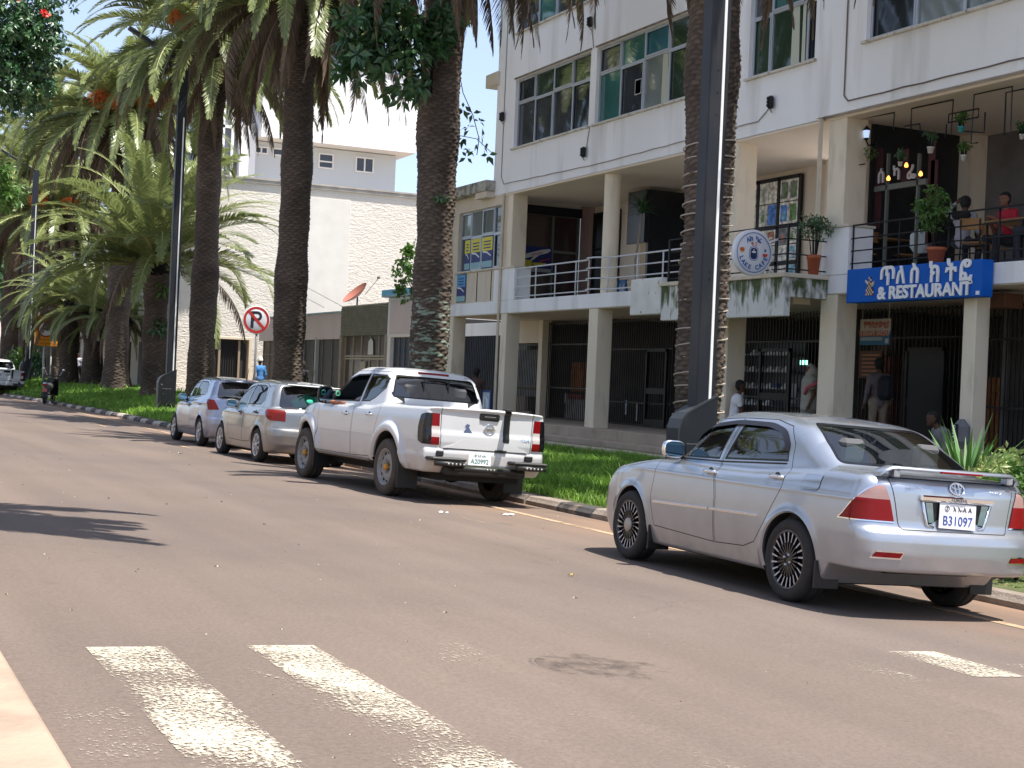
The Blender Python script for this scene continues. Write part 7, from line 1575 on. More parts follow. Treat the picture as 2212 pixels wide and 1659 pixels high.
# ---------------------------------------------------------------- small hatchbacks
def make_hatch(kind, label, group):
    new = kind == 'new'; wb = 2.46 if new else 2.37; rw = .30
    plan = tab([(-.7, .76), (-.5, .80), (0, .825), (.8, .83), (1.8, .825), (2.4, .80), (3.1, .66)], .1)
    side = tab([(.15, -.07), (.25, -.04), (.4, -.005), (.6, .0), (.75, -.004), (.9, -.025), (1.0, -.05), (1.1, -.09)], .03)
    bl = .08 if new else 0.
    deck = tab([(-.8, 1.0+bl), (-.3, 1.02+bl), (.5, .98+bl*.6), (1.5, .95), (2.1, .96), (2.6, .88), (2.9, .78), (3.1, .62)], .06)
    roof = tab([(-.95, .3), (-.62, .7), (-.58, 1.02), (-.52, 1.18), (-.42, 1.36), (-.32, 1.445), (0, 1.48), (.6, 1.505), (1.0, 1.49), (1.3, 1.43), (1.7, 1.22), (2.1, .98), (2.6, .6)], .04)
    w2 = tab([(.9, .76), (1.05, .735), (1.25, .675), (1.38, .62), (1.46, .55), (1.55, .45)], .025)
    rear = tab([(.15, -.52), (.24, -.62), (.34, -.67), (.5, -.685), (.6, -.68), (.63, -.655), (.68, -.65), (.9, -.635), (1.05, -.60), (1.3, -.5)], .012)
    front = tab([(.15, 2.95), (.3, 3.03), (.5, 3.04), (.7, 2.95), (.9, 2.75)], .03)
    def f(x, y, z):
        ax = np.abs(x); q = ax/.82; d0 = np.hypot(y, z-rw); d1 = np.hypot(y-wb, z-rw)
        fl = .016*np.exp(-((d0-.36)/.045)**2)+.016*np.exp(-((d1-.36)/.045)**2)
        line = .012*np.exp(-((z-(.86+.06*(y < 1)))/.03)**2) if new else .008*np.exp(-((z-.84)/.025)**2)
        fs = ax-(plan(y)+side(z)+fl+line)
        low = smax(smax(fs, z-deck(y)+.05*q**2, .07), smax(rear(z)+.16*q**3-y, y-front(z)+.32*q**2.4, .02), .10); low = smax(low, .19-z, .03)
        yy = y+.14*(ax/.6)**2*np.clip((y-1.1)/.4, 0, 1)-.10*(ax/.6)**2*np.clip((.0-y)/.4, 0, 1); H = roof(yy)-.035*(ax/.6)**2
        sl = np.where(yy > 1.15, .85, np.where(yy < -.3, .42, 1.))
        gh = smax(ax-(w2(z)-.02*((y-.6)/1.)**2), (z-H)*sl, .08); gh = smax(gh, .75-z, .02); b = smin(low, gh, .04)
        return b
    root = thing('parked_car', label, 'car', group=group)
    pt = paint('hatch_paint_new' if new else 'hatch_paint_old', (.30, .33, .43) if new else (.34, .35, .35), .75, (.26, .18, .12, .5 if new else 1.25), .3)
    sc = [1, 2]; rc = [0, 2]; sd = lambda C: (np.abs(C[:, 0]) > .4) & (C[:, 1] > -.3)
    if new:
        fw_ = [(1.85, 1.0), (1.5, 1.2), (1.2, 1.34), (.92, 1.375), (.94, 1.03)]; rw_ = [(.87, 1.035), (.86, 1.38), (.3, 1.375), (.08, 1.31), (.0, 1.15), (.1, 1.08)]
    else:
        fw_ = [(1.80, .97), (1.45, 1.19), (1.15, 1.33), (.90, 1.375), (1.0, .995)]; rw_ = [(.94, 1.0), (.84, 1.38), (.35, 1.385), (.12, 1.34), (.02, 1.2), (.0, 1.1), (.14, 1.02)]
    dF = [(1.93, .93), (1.90, .45), (1.8, .33), (.92, .32), (.92, .9), (.88, 1.42), (1.2, 1.40), (1.55, 1.24), (1.93, .98)]; dR = [(.90, .32), (.45, .34), (.36, .45), (.30, .6), (.02, .88), (-.06, 1.1), (.02, 1.36), (.3, 1.42), (.86, 1.42), (.90, .9)]
    z0 = 1.02 if new else .99
    rwin = rounded([(-.60, z0), (.60, z0), (.53, 1.385), (-.53, 1.385)], .08); fwin = rounded([(-.64, .99), (.64, .99), (.52, 1.4), (-.52, 1.4)], .05)
    ru = lambda C: (C[:, 1] < -.22) & (C[:, 2] > .9); fu = lambda C: (C[:, 1] > 1.05) & (C[:, 2] > .92)
    if new: lamp = [(.56, .80), (1., .76), (1., 1.02), (.66, .99)]; ls = [(-1, .70), (-.53, .72), (-.42, .90), (-.30, 1.02), (-.5, 1.05), (-1, 1.05)]
    else: lamp = [(.50, .76), (1., .76), (1., .955), (.50, .955)]; ls = rounded([(-1, .74), (-.50, .76), (-.30, .90), (-.34, .955), (-1, .965)], .03)
    V, Q = surf_net(f, (-.93, -.78, .14), (.93, 3.12, 1.56), .026); S = Shell(V, Q); tl = lambda C: C[:, 1] < -.2
    for P in (fw_, rw_): S.cut(P, sc, sd); S.cut(offs(P, .018), sc, sd)
    for P in (dF, dR): S.cut(P, sc, sd); S.cut(offs(P, .010), sc, sd)
    S.cut(rwin, rc, ru); S.cut(fwin, rc, fu); S.cut(ls, sc, tl)
    for g in (1, -1): S.cut([(g*a, b) for a, b in lamp], rc, (lambda C: (C[:, 0] > 0) & (C[:, 1] < -.2)) if g > 0 else (lambda C: (C[:, 0] < 0) & (C[:, 1] < -.2)))
    ARCH = ((0, .31, .35), (wb, .31, .35)); [arch_cut(S, *a, .46) for a in ARCH]
    C = S.C; n = len(C); reg = np.zeros(n, int); YZ = C[:, sc]; XZ = C[:, rc]; XA = np.stack([np.abs(C[:, 0]), C[:, 2]], 1)
    for a in ARCH: reg[arch_in(C, *a, .46)] = -5; liner(root, f, *a, .46, pt)
    def put(k, m): reg[m & (reg == 0)] = k
    put(10, sd(C) & inpoly(YZ, offs(fw_, .018))); put(12, sd(C) & inpoly(YZ, fw_)); put(11, sd(C) & inpoly(YZ, offs(rw_, .018))); put(13, sd(C) & inpoly(YZ, rw_))
    put(14, ru(C) & inpoly(XZ, rwin)); put(16, fu(C) & inpoly(XZ, fwin)); put(20, tl(C) & inpoly(YZ, ls) & inpoly(XA, lamp))
    put(30, sd(C) & inpoly(YZ, offs(dF, .010))); put(31, sd(C) & inpoly(YZ, offs(dR, .010)))
    bmi = np.zeros(n, int); bmi[sd(C) & (inpoly(YZ, dF) | inpoly(YZ, dR))] = 1
    def part(k, name, m, off=0., parent=root, side=0, mi=None):
        ids = np.nonzero((reg == k) & ((C[:, 0]*side > 0) if side else True))[0]
        return link(name, sub_mesh(name, S.V, [S.F[i] for i in ids], m, None if mi is None else mi[ids].tolist(), f, off), parent)
    part(0, 'body', [pt, M_seam, M_well], mi=bmi)
    for s in (-1, 1):
        d = part(30, 'door', pt, side=s); part(10, 'window', M_gl, .005, d, s); part(12, 'window_seal', M_black, .002, d, s)
        d = part(31, 'door', pt, side=s); part(11, 'window', M_gl, .005, d, s); part(13, 'window_seal', M_black, .002, d, s)
        part(20, 'tail_light', mat('lamp_red_dull', (.17, .012, .008), .25, spec=.3), -.008, side=s)
        handle(root, f, 1.0, .85, pt if new else M_black, .16, s); handle(root, f, .1, .88, pt if new else M_black, .16, s)
        mirror(root, f, 1.66, 1.0, pt if new else mat('mirror_grey', (.16, .17, .16), .5), s, .95, .95)
        wheel(root, s*.73, 0, rw, .18, 'alloy' if new else 'cap', s); wheel(root, s*.73, wb, rw, .18, 'alloy' if new else 'cap', s)
    part(14, 'rear_window', M_gl, .004); part(16, 'windshield', M_gl, .004)
    k = MB(); y = -.43; k.bbox(-.5, .5, y-.12, y+.1, 1.40, 1.425, .01); 
    link('roof_spoiler', k.mesh('roof_spoiler', pt), root)
    k = MB(); k.tube([(.1, -.1, 1.49), (.1, -.2, 1.72)], [.008, .004], 6); k.lathe([(.025, 0), (.015, .02), (0, .03)], (.1, -.1, 1.475), 'z', 10); link('aerial', k.mesh('aerial', M_black), root)
    k = MB(); k.tube([(0, -.66, z0-.02), (.3, -.64, z0+.08), (.42, -.60, z0+.13)], .01, 6); link('wiper', k.mesh('wiper', M_black), root)
    strip(root, f, [(-.45, .52), (-.30, .52)], .03, .01, pt, 'bumper_strip')
    cabin(root, .68, -.2, 1.75, .25, .95, [(-.34, .75, .24), (.34, .75, .24), (-.34, .05, .28), (.34, .05, .28)], (-.34, 1.35, .92))
    return root, f
GRP = 'cars parked along the right kerb'
def park(o, x, y, a): o.location = (x, y, -SLOPE*x); o.rotation_euler = (0, math.atan(SLOPE), a); o.rotation_mode = 'XYZ'
sedan = make_sedan(); park(sedan, 7.58, 9.45, -.0256)
pickup = make_pickup('white double cab pickup with A20992 plate and black strap on its tailgate', 'pickup trucks at the right kerb'); park(pickup, 7.88, 19.11, .0584)
h1, fh1 = make_hatch('old', 'dusty silver hatchback parked just in front of the white pickup, green bundle in rear window', GRP); park(h1, 7.93, 26.2, .03)
h2, fh2 = make_hatch('new', 'blue grey hatchback parked farthest, ahead of the dusty silver hatchback', GRP); park(h2, 8.12, 31.45, .0)
V2, Q2 = surf_net(lambda x, y, z: np.hypot(np.hypot((x-.02)/.36, (y+.36)/.17), (z-1.10)/.15)-1+.2*np.sin(19*x+3)*np.sin(23*y+3*x)*np.sin(21*z), (-.45, -.6, .9), (.5, -.1, 1.32), .02)
link('green_bundle', mesh_np('green_bundle', V2, Q2, mat('green_cloth', (.03, .42, .27), .8, bump=.6, bs=30)), h1)
far_pick = copy_thing(pickup, label='white pickup with round shoulders parked far away at left edge of the view')
_q = hit(8, 850, Z=-.3); park(far_pick, _q.x-.2, _q.y, .1)
# ================================================================== PEOPLE
HAIR = (.008, .007, .006)
def capd(P, a, b, ra, rb):
    a = np.array(a, float); b = np.array(b, float); d = b-a; L2 = max((d**2).sum(), 1e-9)
    t = np.clip(((P-a)@d)/L2, 0, 1); return np.linalg.norm(P-a-t[..., None]*d, axis=-1)-(ra+(rb-ra)*t)
def person(label, pos, heading, kind='stand', skin=(.10, .045, .025), top=(.6, .6, .6), bottom=(.03, .03, .04), shoe=(.03, .03, .03), long_sleeve=False, H=1.70, arms=None, extra=None, lean=0., hair=HAIR, hat=None, group=None, turn=0., wrap=False, seat=.45):
    """one continuous body grown round a posed skeleton; heading = direction faced (radians from +Y, anticlockwise)"""
    s = H/1.72; hz = .92*s if kind != 'sit' else seat+.10
    sd = {}; S = []
    def a(p, q, r1, r2, cl): S.append((p, q, r1*s, r2*s, cl))
    ly = math.sin(lean); lz = math.cos(lean)
    def up(x, y, h): return (x*s, (y+h*ly)*s, hz+h*lz*s)      # torso frame, bends at the hips
    sw, cw = .165, .12
    a(up(0, -.01, .0), up(0, .0, .22), .130, .118, 't' if kind != 'x' else 'b'); a(up(0, .0, .2), up(0, .0, .40), .12, .13, 't')
    a(up(-.07, 0, .36), up(.07, 0, .36), .115, .115, 't'); a(up(-sw, 0, .45), up(sw, 0, .45), .062, .062, 't'); a(up(-.08, 0, -.02), up(.08, 0, -.02), .115, .115, 'b')
    a(up(0, .0, .46), up(0, .02, .57), .055, .05, 's')
    hc = Vector(up(0, .03, .68)); a(tuple(hc+Vector((0, 0, .035*s))), tuple(hc+Vector((0, .015*s, -.03*s))), .088, .070, 's')
    ct, st = math.cos(turn), math.sin(turn)
    def hd(x, y, z): return (hc.x+(x*ct-y*st)*s, hc.y+(x*st+y*ct)*s, hc.z+z*s)
    a(hd(0, .075, -.01), hd(0, .098, -.025), .012, .016, 's'); a(hd(0, .05, -.085), hd(0, .06, -.085), .03, .028, 's')
    for g in (-1, 1): a(hd(g*.082, 0, -.02), hd(g*.09, -.01, .015), .014, .012, 's')
    a(hd(0, -.022, .05), hd(0, -.03, .0), .092, .082, 'h')
    arms = arms or {}
    for g, nm in ((-1, 'l'), (1, 'r')):
        sh = Vector(up(g*.175, 0, .45)); el, wr = arms.get(nm, ((g*.24, -.03, .17), (g*.25, .06, -.06)))
        el = Vector(up(*el)); wr = Vector(up(*wr)); a(tuple(sh), tuple(sh.lerp(el, .62)), .060, .046, 't'); a(tuple(sh.lerp(el, .6)), tuple(el), .046, .040, 't' if long_sleeve else 's'); a(tuple(el), tuple(el.lerp(wr, .95)), .041, .028, 't' if long_sleeve else 's')
        d = (wr-el).normalized(); o = d.cross(Vector((0, 0, 1))); o = o.normalized() if o.length > .1 else Vector((0, 1, 0)); a(tuple(wr), tuple(wr+d*.07*s), .028, .032, 's')
        for j, f in enumerate((-.027, -.009, .009, .027)): b0 = wr+d*.085*s+o*f*s; b1 = b0+d*(.045 if j in (1, 2) else .036)*s; b2 = b1+(d*.6+Vector((0, .5, -.6))*.7).normalized()*.03*s; a(tuple(b0), tuple(b1), .011, .010, 's'); a(tuple(b1), tuple(b2), .010, .008, 's')
        tb = wr+d*.02*s; a(tuple(tb), tuple(tb+(d*.6-o*g*.9).normalized()*.055*s), .014, .010, 's')
    for g in (-1, 1):
        hp = Vector((g*.09*s, 0, hz-.02))
        if kind == 'sit': kn = Vector((g*.13*s, .43*s, seat+.09)); an = Vector((g*.12*s, .40*s, .09)) if seat > .3 else Vector((g*.14*s, .62*s, .09-.2))
        elif kind == 'walk': kn = Vector((g*.09*s, g*.16*s+.03, .50*s)); an = Vector((g*.09*s, g*.24*s-.08, .09))
        else: kn = Vector((g*.10*s, .02, .49*s)); an = Vector((g*.10*s, -.01, .09))
        a(tuple(hp), tuple(kn), .092, .062, 'b'); a(tuple(kn), tuple(an), .060, .042, 'b'); a((an.x, an.y-.02, an.z-.045), (an.x+g*.02, an.y+.15*s, an.z-.055), .036, .032, 'f')
    if wrap:   # long shawl over head and body
        a(up(0, -.02, .66), up(0, .0, .45), .118, .14, 't'); a(up(-.13, 0, .45), up(.13, 0, .45), .12, .12, 't'); a(up(0, 0, .4), up(0, 0, -.1), .2, .2, 't'); a((0, 0, hz-.05), (0, 0, .1), .2*s, .22*s, 'b')
    if hat: a(hd(0, -.015, .06), hd(0, -.015, .10), .108, .095, 'c')
    for e in (extra or []): a(*e)
    pts = np.array([q for x in S for q in (x[0], x[1])]); lo = pts.min(0)-.2; hi = pts.max(0)+.2
    def f(x, y, z):
        P = np.stack([x, y, z], -1); r_ = None
        for (p, q, r1, r2, cl) in S:
            d = capd(P, p, q, r1, r2); r_ = d if r_ is None else smin(r_, d, .035 if r1 > .03 and r2 > .025 else .006)
        return r_
    V, Q = surf_net(f, lo, hi, .019, 2); C = V[Q].mean(1); D = np.stack([capd(C, p, q, r1, r2) for (p, q, r1, r2, cl) in S], 1)
    cls = 'tsbhfc'; mi = np.array([cls.index(S[i][4]) for i in D.argmin(1)])
    hx = (C-np.array(hc)); fr = (-hx[:, 0]*st+hx[:, 1]*ct)/s; mi[(mi == 3) & (fr > .055)] = 1; mi[(mi == 1) & (hx[:, 2] > .062*s) & (np.linalg.norm(hx, axis=1) < .2)] = 3
    if wrap: mi[(mi == 3)] = 0
    key = lambda c: 'p_%02x%02x%02x' % tuple(int(255*v) for v in c)
    ms = [mat(key(c)+x, c, .8, var=.12, vs=7) for c, x in ((top, 'cloth'), (skin, 'skin'), (bottom, 'cloth'), (hair, 'hair'), (shoe, 'shoe'), (hat or hair, 'hat'))]
    root = thing('person', label, 'person', pos, (0, 0, heading), group)
    link('body', mesh_np('body', V, Q, ms, mi), root)
    if not wrap or True:
        k = MB()
        for g in (-1, 1): k.lathe([(0, .006*s), (.009*s, .002*s), (.010*s, -.004*s)], hd(g*.032, .082, .012), 'y', 8)
        k.tube([hd(-.025, .084, -.055), hd(0, .090, -.057), hd(.025, .084, -.055)], .005*s, 5); link('face_features', k.mesh('face_features', mat('eye_dark', (.02, .008, .006), .5)), root)
    return root
HD = math.pi
p = hit(1581, 832, X=16.95); person('young man in white polo shirt sitting on the plinth right of the rope lit palm', (17.05, p.y, p.z-1.05), -2.0, 'sit', top=(.72, .72, .75), bottom=(.03, .06, .16), arms={'l': ((-.23, .08, .16), (-.05, .30, .12)), 'r': ((.23, .08, .16), (.05, .30, .10))}, lean=.1, seat=.26)
p = hit(1752, 815, X=18.0); person('woman wrapped in a pale grey shawl with pink band, standing beside the wide cream column', (18.0, p.y, .28), 1.1, 'stand', top=(.36, .35, .31), bottom=(.22, .21, .19), wrap=True, H=1.62, skin=(.12, .06, .035))
k = MB(); c = hit(1742, 838, X=17.78); k.tube([c+Vector((.15, -.2, .12)), c, c+Vector((.05, .1, -.12))], .035, 6); single(k, 'shoulder_bag_strap', mat('pink_strap', (.50, .10, .12), .8), 'pink strap across the shawl of the woman by the column', 'strap')
p = hit(1898, 850, X=18.4); person('man in grey shirt and beige trousers seen from behind under the hanging banner', (18.4, p.y, .28), -.3, 'stand', top=(.16, .13, .14), bottom=(.28, .22, .17), long_sleeve=True, H=1.76)
k = MB(); k.bbox(18.2, 18.5, p.y-.42, p.y-.12, 1.25, 1.72, .09); single(k, 'backpack', mat('pack_black', (.012, .014, .02), .8), 'black backpack on the back of the man in beige trousers', 'backpack')
p = hit(2050, 905, X=16.9); person('person in grey top and jeans hunched on the plinth beside the thin column', (17.0, p.y, -.12), 1.3, 'sit', top=(.20, .20, .22), bottom=(.05, .09, .17), long_sleeve=True, lean=.55, seat=.42, arms={'l': ((-.22, .12, .15), (-.1, .33, .02)), 'r': ((.22, .12, .15), (.1, .33, .02))})
k = MB(); c = hit(2075, 890, X=16.8); k.bbox(16.68, 16.95, c.y-.19, c.y+.15, .52, 1.0, .12, 0); k.bbox(16.665, 16.69, c.y-.1, c.y+.08, .6, .92, .012, 1); o = single(k, 'rucksack', [mat('pack_grey', (.17, .17, .18), .8), mat('pack_black', (.012, .014, .02), .8)], 'grey and black rucksack with white lettering behind the yucca', 'rucksack')
text('CAMO', .10, .003, mat('plate_white', (.75, .75, .77), .4), frame((16.66, c.y-.02, .76), (0, 0, 1), (0, 1, 0)), 'bag_lettering', o)
p = hit(1030, 795, X=15.9); person('man in dark brown shirt walking away behind the white pickup cab', (15.9, p.y, -.085), -.1, 'walk', top=(.085, .05, .045), bottom=(.06, .06, .07), long_sleeve=True, H=1.72, skin=(.07, .03, .02))
p = hit(562, 790, X=15.8); person('man in bright blue shirt and white cap below the no parking sign', (15.8, p.y, vz(15.8, p.y)), .2, 'walk', top=(.05, .20, .50), bottom=(.05, .07, .12), long_sleeve=True, hat=(.7, .7, .66), H=1.74)
p = hit(654, 795, X=14.6); person('person in black standing beside the trunk right of the no parking sign', (14.6, p.y, vz(14.6, p.y)), 2.2, 'stand', top=(.012, .012, .014), bottom=(.015, .015, .02), long_sleeve=True, H=1.78, skin=(.05, .025, .018))
p = hit(170, 770, X=15.3); person('man in white vest over black shirt between the far palm trunks', (15.3, p.y, vz(15.3, p.y)), 2.6, 'walk', top=(.50, .50, .56), bottom=(.012, .014, .025), long_sleeve=True, H=1.8)
p = hit(33, 785, X=13.2); person('person in pink clothes at far left behind the white pickup', (13.2, p.y, vz(13.2, min(p.y, 100))), 2.9, 'stand', top=(.75, .20, .40), bottom=(.55, .45, .5), long_sleeve=True, H=1.65)
# people on the cafe terrace (floor at 3.53)
FZ = 3.53
p = hit(2080, 480, X=18.0); person('seated man seen from behind holding his head, grey jacket with dark hood', (18.0, p.y, FZ), -1.15, 'sit', top=(.34, .33, .36), bottom=(.03, .035, .05), long_sleeve=True, skin=(.12, .05, .03), arms={'l': ((-.36, .02, .52), (-.13, -.04, .70)), 'r': ((.24, .1, .18), (.15, .32, .12))}, lean=.08, hair=(.012, .01, .009), extra=[((-.09, -.1, 1.0), (.1, -.1, 1.0), .075, .075, 'h')])
p = hit(2190, 470, X=18.3); person('man in red and white football shirt leaning on the cafe table at the right edge', (18.3, p.y+.05, FZ), 1.5, 'sit', top=(.42, .01, .03), bottom=(.03, .03, .04), skin=(.22, .10, .06), arms={'l': ((-.25, .1, .15), (-.05, .32, .32)), 'r': ((.25, .12, .15), (.08, .34, .30))}, lean=.2)
p = hit(2216, 460, X=17.6); person('man in white shirt and dark jacket cut by the right edge of the view', (17.7, p.y-.35, FZ), .6, 'sit', top=(.6, .62, .68), bottom=(.02, .02, .03), skin=(.08, .04, .025), long_sleeve=True)
# driver of the pickup, forearm resting on the sill of the open window
M_drv = pickup.matrix_basis
dr = person('driver of the white pickup resting a bare forearm on the open window', (0, 0, 0), 0, 'sit', top=(.25, .25, .27), bottom=(.02, .02, .03), skin=(.30, .12, .07), arms={'l': ((-.37, .16, .30), (-.50, .52, .31)), 'r': ((.22, .14, .2), (.14, .42, .28))}, H=1.70, seat=.05, lean=-.05)
dr.matrix_world = Matrix.Translation(pickup.location) @ pickup.rotation_euler.to_matrix().to_4x4() @ Matrix.Translation((-.36, 1.66, .74))
k = MB(); k.tube([Vector((-.845, 2.10+.0, 1.33))+Vector((.032*math.cos(t), 0, .032*math.sin(t))) for t in np.linspace(0, 6.28, 14, endpoint=False)], .009, 5, closed=True); o = k.build('wristband', mat('band_green', (.1, .5, .3), .5)); tag(o, 'green wristband on the arm of the pickup driver', 'wristband'); o.matrix_world = Matrix.Translation(pickup.location) @ pickup.rotation_euler.to_matrix().to_4x4()
# ================================================================== STREET FURNITURE, SIGNS, SCOOTER, TERRACE
M_post = mat('post_blue_black', (.010, .013, .020), .5, .1, var=.3, vs=1.5, dirt=(.035, .03, .027), ds=3, dlo=.5, dhi=.8, stretch=(1, 1, .3)); M_led = mat('led_strip', (.80, .80, .78), .4, emit=(1, .97, .9), es=.02)
M_scr = mat('pedestal_black', (.007, .008, .011), .5, var=.5, vs=9, dirt=(.20, .21, .20), ds=6, dlo=.68, dhi=.74)
def lamp_post(label, x, y, z, side=1, top=11.7, clean=True, w=.30):
    t = thing('lamp_post', label, 'lamp post', (x, y, z), group='black light strip lamp posts along the kerb')
    k = MB(); k.bbox(-w/2, w/2, -.12, .12, .0, top, .018); link('post', k.mesh('post', M_post), t)
    k = MB(); k.bbox(.035, .075, -.135, -.119, 1.28, top*.84, .003); link('light_strip', k.mesh('light_strip', M_led), t)
    k = MB(); P = [(-.42, 0), (.17, 0), (.17, 1.44), (.13, 1.44), (-.16, 1.29), (-.30, 1.21), (-.38, 1.12), (-.42, 1.0)]
    k.prism(P, 'xz', -.15, .15); link('pedestal', k.mesh('pedestal', M_post if clean else M_scr), t); fixnormals(t.children[-1])
    k = MB(); q = [(-.425, .0), (-.425, 1.0), (-.385, 1.125), (-.303, 1.218), (-.16, 1.30), (.13, 1.45), (.175, 1.45)]
    for a, b in zip(q[:-1], q[1:]): k.face([(a[0], -.155, a[1]), (b[0], -.155, b[1]), (b[0], .155, b[1]), (a[0], .155, a[1])]); k.face([(a[0], -.155, a[1]), (a[0]+.02, -.155, a[1]-.02), (b[0]+.02, -.155, b[1]-.02), (b[0], -.155, b[1])])
    link('pedestal_trim', k.mesh('pedestal_trim', mat('trim_grey', (.045, .05, .058), .4, .3)), t)
    k = MB(); k.bbox(-.30, .02, -.162, -.148, .25, .8, .004); k.bbox(-.28, -.25, -.168, -.16, .5, .55, .003); link('access_door', k.mesh('access_door', M_post if clean else M_scr), t)
    k = MB(); a = len(k.v); k.bbox(-2.1, -.1, -.16, .16, -.05, .06, .03); k.xform(Matrix.Translation((0, 0, top-.1)) @ Matrix.Rotation(R(28), 4, 'Y'), a); link('lamp_arm', k.mesh('lamp_arm', M_post), t)
    k = MB(); [k.lathe([(0, -.126), (.012, -.126), (.012, -.12)], (-.06, 0, zz), 'y', 8) for zz in ()]; [k.box(-.03, -.01, -.124, -.12, zz, zz+.02) for zz in (5.2, 5.5, 5.8, 3.0, 3.1)]; link('bolt', k.mesh('bolt', M_blk), t)
    return t
lamp_post('near black lamp post with white strip and curved pedestal before the rope lit palm', 10.78, 17.2, vz(10.6, 17.2)-.02)
lamp_post('black lamp post with scuffed pedestal standing in the grass left of the farthest hatchback', 10.62, 50.0, vz(10.6, 50)-.02, clean=False)
lamp_post('smallest black lamp post far left beside the yellow sign', 10.3, 85.0, vz(10.3, 85)-.05)
# no parking sign
c = hit(554, 691, Y=38.2); s = thing('no_parking_sign', 'round red and white no parking sign with black P on a grey post', 'sign', (c.x, 38.2, vz(c.x, 38.2)))
F = frame(c, (1, .0, 0), (0, 0, 1)) @ Matrix.Rotation(R(-1), 4, 'Z'); r0 = .355
def fl(name, pts, z, m, par, F=F): k = MB(); k.face([(a, b, z) for a, b in pts]); k.xform(F); return k.build(name, m, par)
def cir(r_, n=40): return [(r_*math.cos(2*math.pi*i/n), r_*math.sin(2*math.pi*i/n)) for i in range(n)]
k = MB(); k.lathe([(0, 0), (r0, 0), (r0+.01, -.006), (r0, -.014), (0, -.014)], (0, 0, 0), 'z', 40); k.xform(F); k.build('plate', mat('sign_white_grey', (.60, .62, .66), .4, var=.1, vs=5), s)
k = MB(); n = 48
for i in range(n):
    a, b = 2*math.pi*i/n, 2*math.pi*(i+1)/n; k.face([(r0*.79*math.cos(a), r0*.79*math.sin(a), .002), (r0*.97*math.cos(a), r0*.97*math.sin(a), .002), (r0*.97*math.cos(b), r0*.97*math.sin(b), .002), (r0*.79*math.cos(b), r0*.79*math.sin(b), .002)])
k.xform(F); M_srd = mat('sign_red', (.42, .02, .015), .5); k.build('red_ring', M_srd, s)
k = MB(); k.prism([(-.15, -.22), (-.07, -.22), (-.07, .22), (-.15, .22)], 'xy', .002, .004)
for i in range(14):
    a, b = R(90-180*i/14), R(90-180*(i+1)/14)
    def q(r_, t): return (.02+r_*math.cos(t)*1.0, .10+r_*math.sin(t))
    k.prism([q(.055, a), q(.125, a), q(.125, b), q(.055, b)], 'xy', .002, .004)
k.prism([(-.08, .155), (.02, .155), (.02, .225), (-.08, .225)], 'xy', .002, .004); k.prism([(-.08, -.025), (.02, -.025), (.02, .045), (-.08, .045)], 'xy', .002, .004)
k.xform(F); o = k.build('letter_P', mat('sign_black', (.015, .015, .025), .5), s); fixnormals(o)
k = MB(); k.prism([(-.25, .20), (-.20, .25), (.25, -.20), (.20, -.25)], 'xy', .005, .007); k.xform(F); k.build('red_slash', M_srd, s)
k = MB(); k.tube([(c.x+.02, 38.25, vz(c.x, 38.2)-.1), (c.x+.03, 38.25, c.z+.25)], .032, 8); k.build('post', mat('galvanised', (.20, .19, .18), .6, .3), s)
# yellow lightbox sign
c = hit(100, 716, Y=83); s = thing('yellow_sign', 'yellow orange box sign with white disc and red lettering on a pale post', 'sign', (c.x, 83, rise(83)-.1))
k = MB(); k.bbox(c.x-.55, c.x+.62, 83, 83.35, c.z-.78, c.z+.82, .03); k.build('box', mat('sign_amber', (.85, .36, .01), .5), s); F2 = frame((c.x-.02, 82.995, c.z), (1, 0, 0), (0, 0, 1))
fl('red_disc', [(a, b+.12) for a, b in cir(.43)], .003, M_srd, s, F2); fl('white_disc', [(a, b+.12) for a, b in cir(.35)], .006, mat('sign_white', (.85, .85, .88), .5), s, F2)
text('ቀስ በል', .22, .003, mat('sign_black', (.015, .015, .025), .5), F2 @ Matrix.Translation((0, .12, .01)), 'lettering', s); text('Driving slowly', .19, .003, M_srd, F2 @ Matrix.Translation((0, -.42, .004)), 'lettering', s); text('with proper care', .19, .003, M_srd, F2 @ Matrix.Translation((0, -.63, .004)), 'lettering', s)
k = MB(); k.tube([(c.x-.05, 83.15, -.1), (c.x-.05, 83.15, c.z-.7)], .06, 8); k.tube([(c.x+.32, 83.2, -.1), (c.x+.32, 83.2, c.z-.7)], .04, 8); k.build('post', mat('post_pale_green', (.42, .46, .42), .5), s)
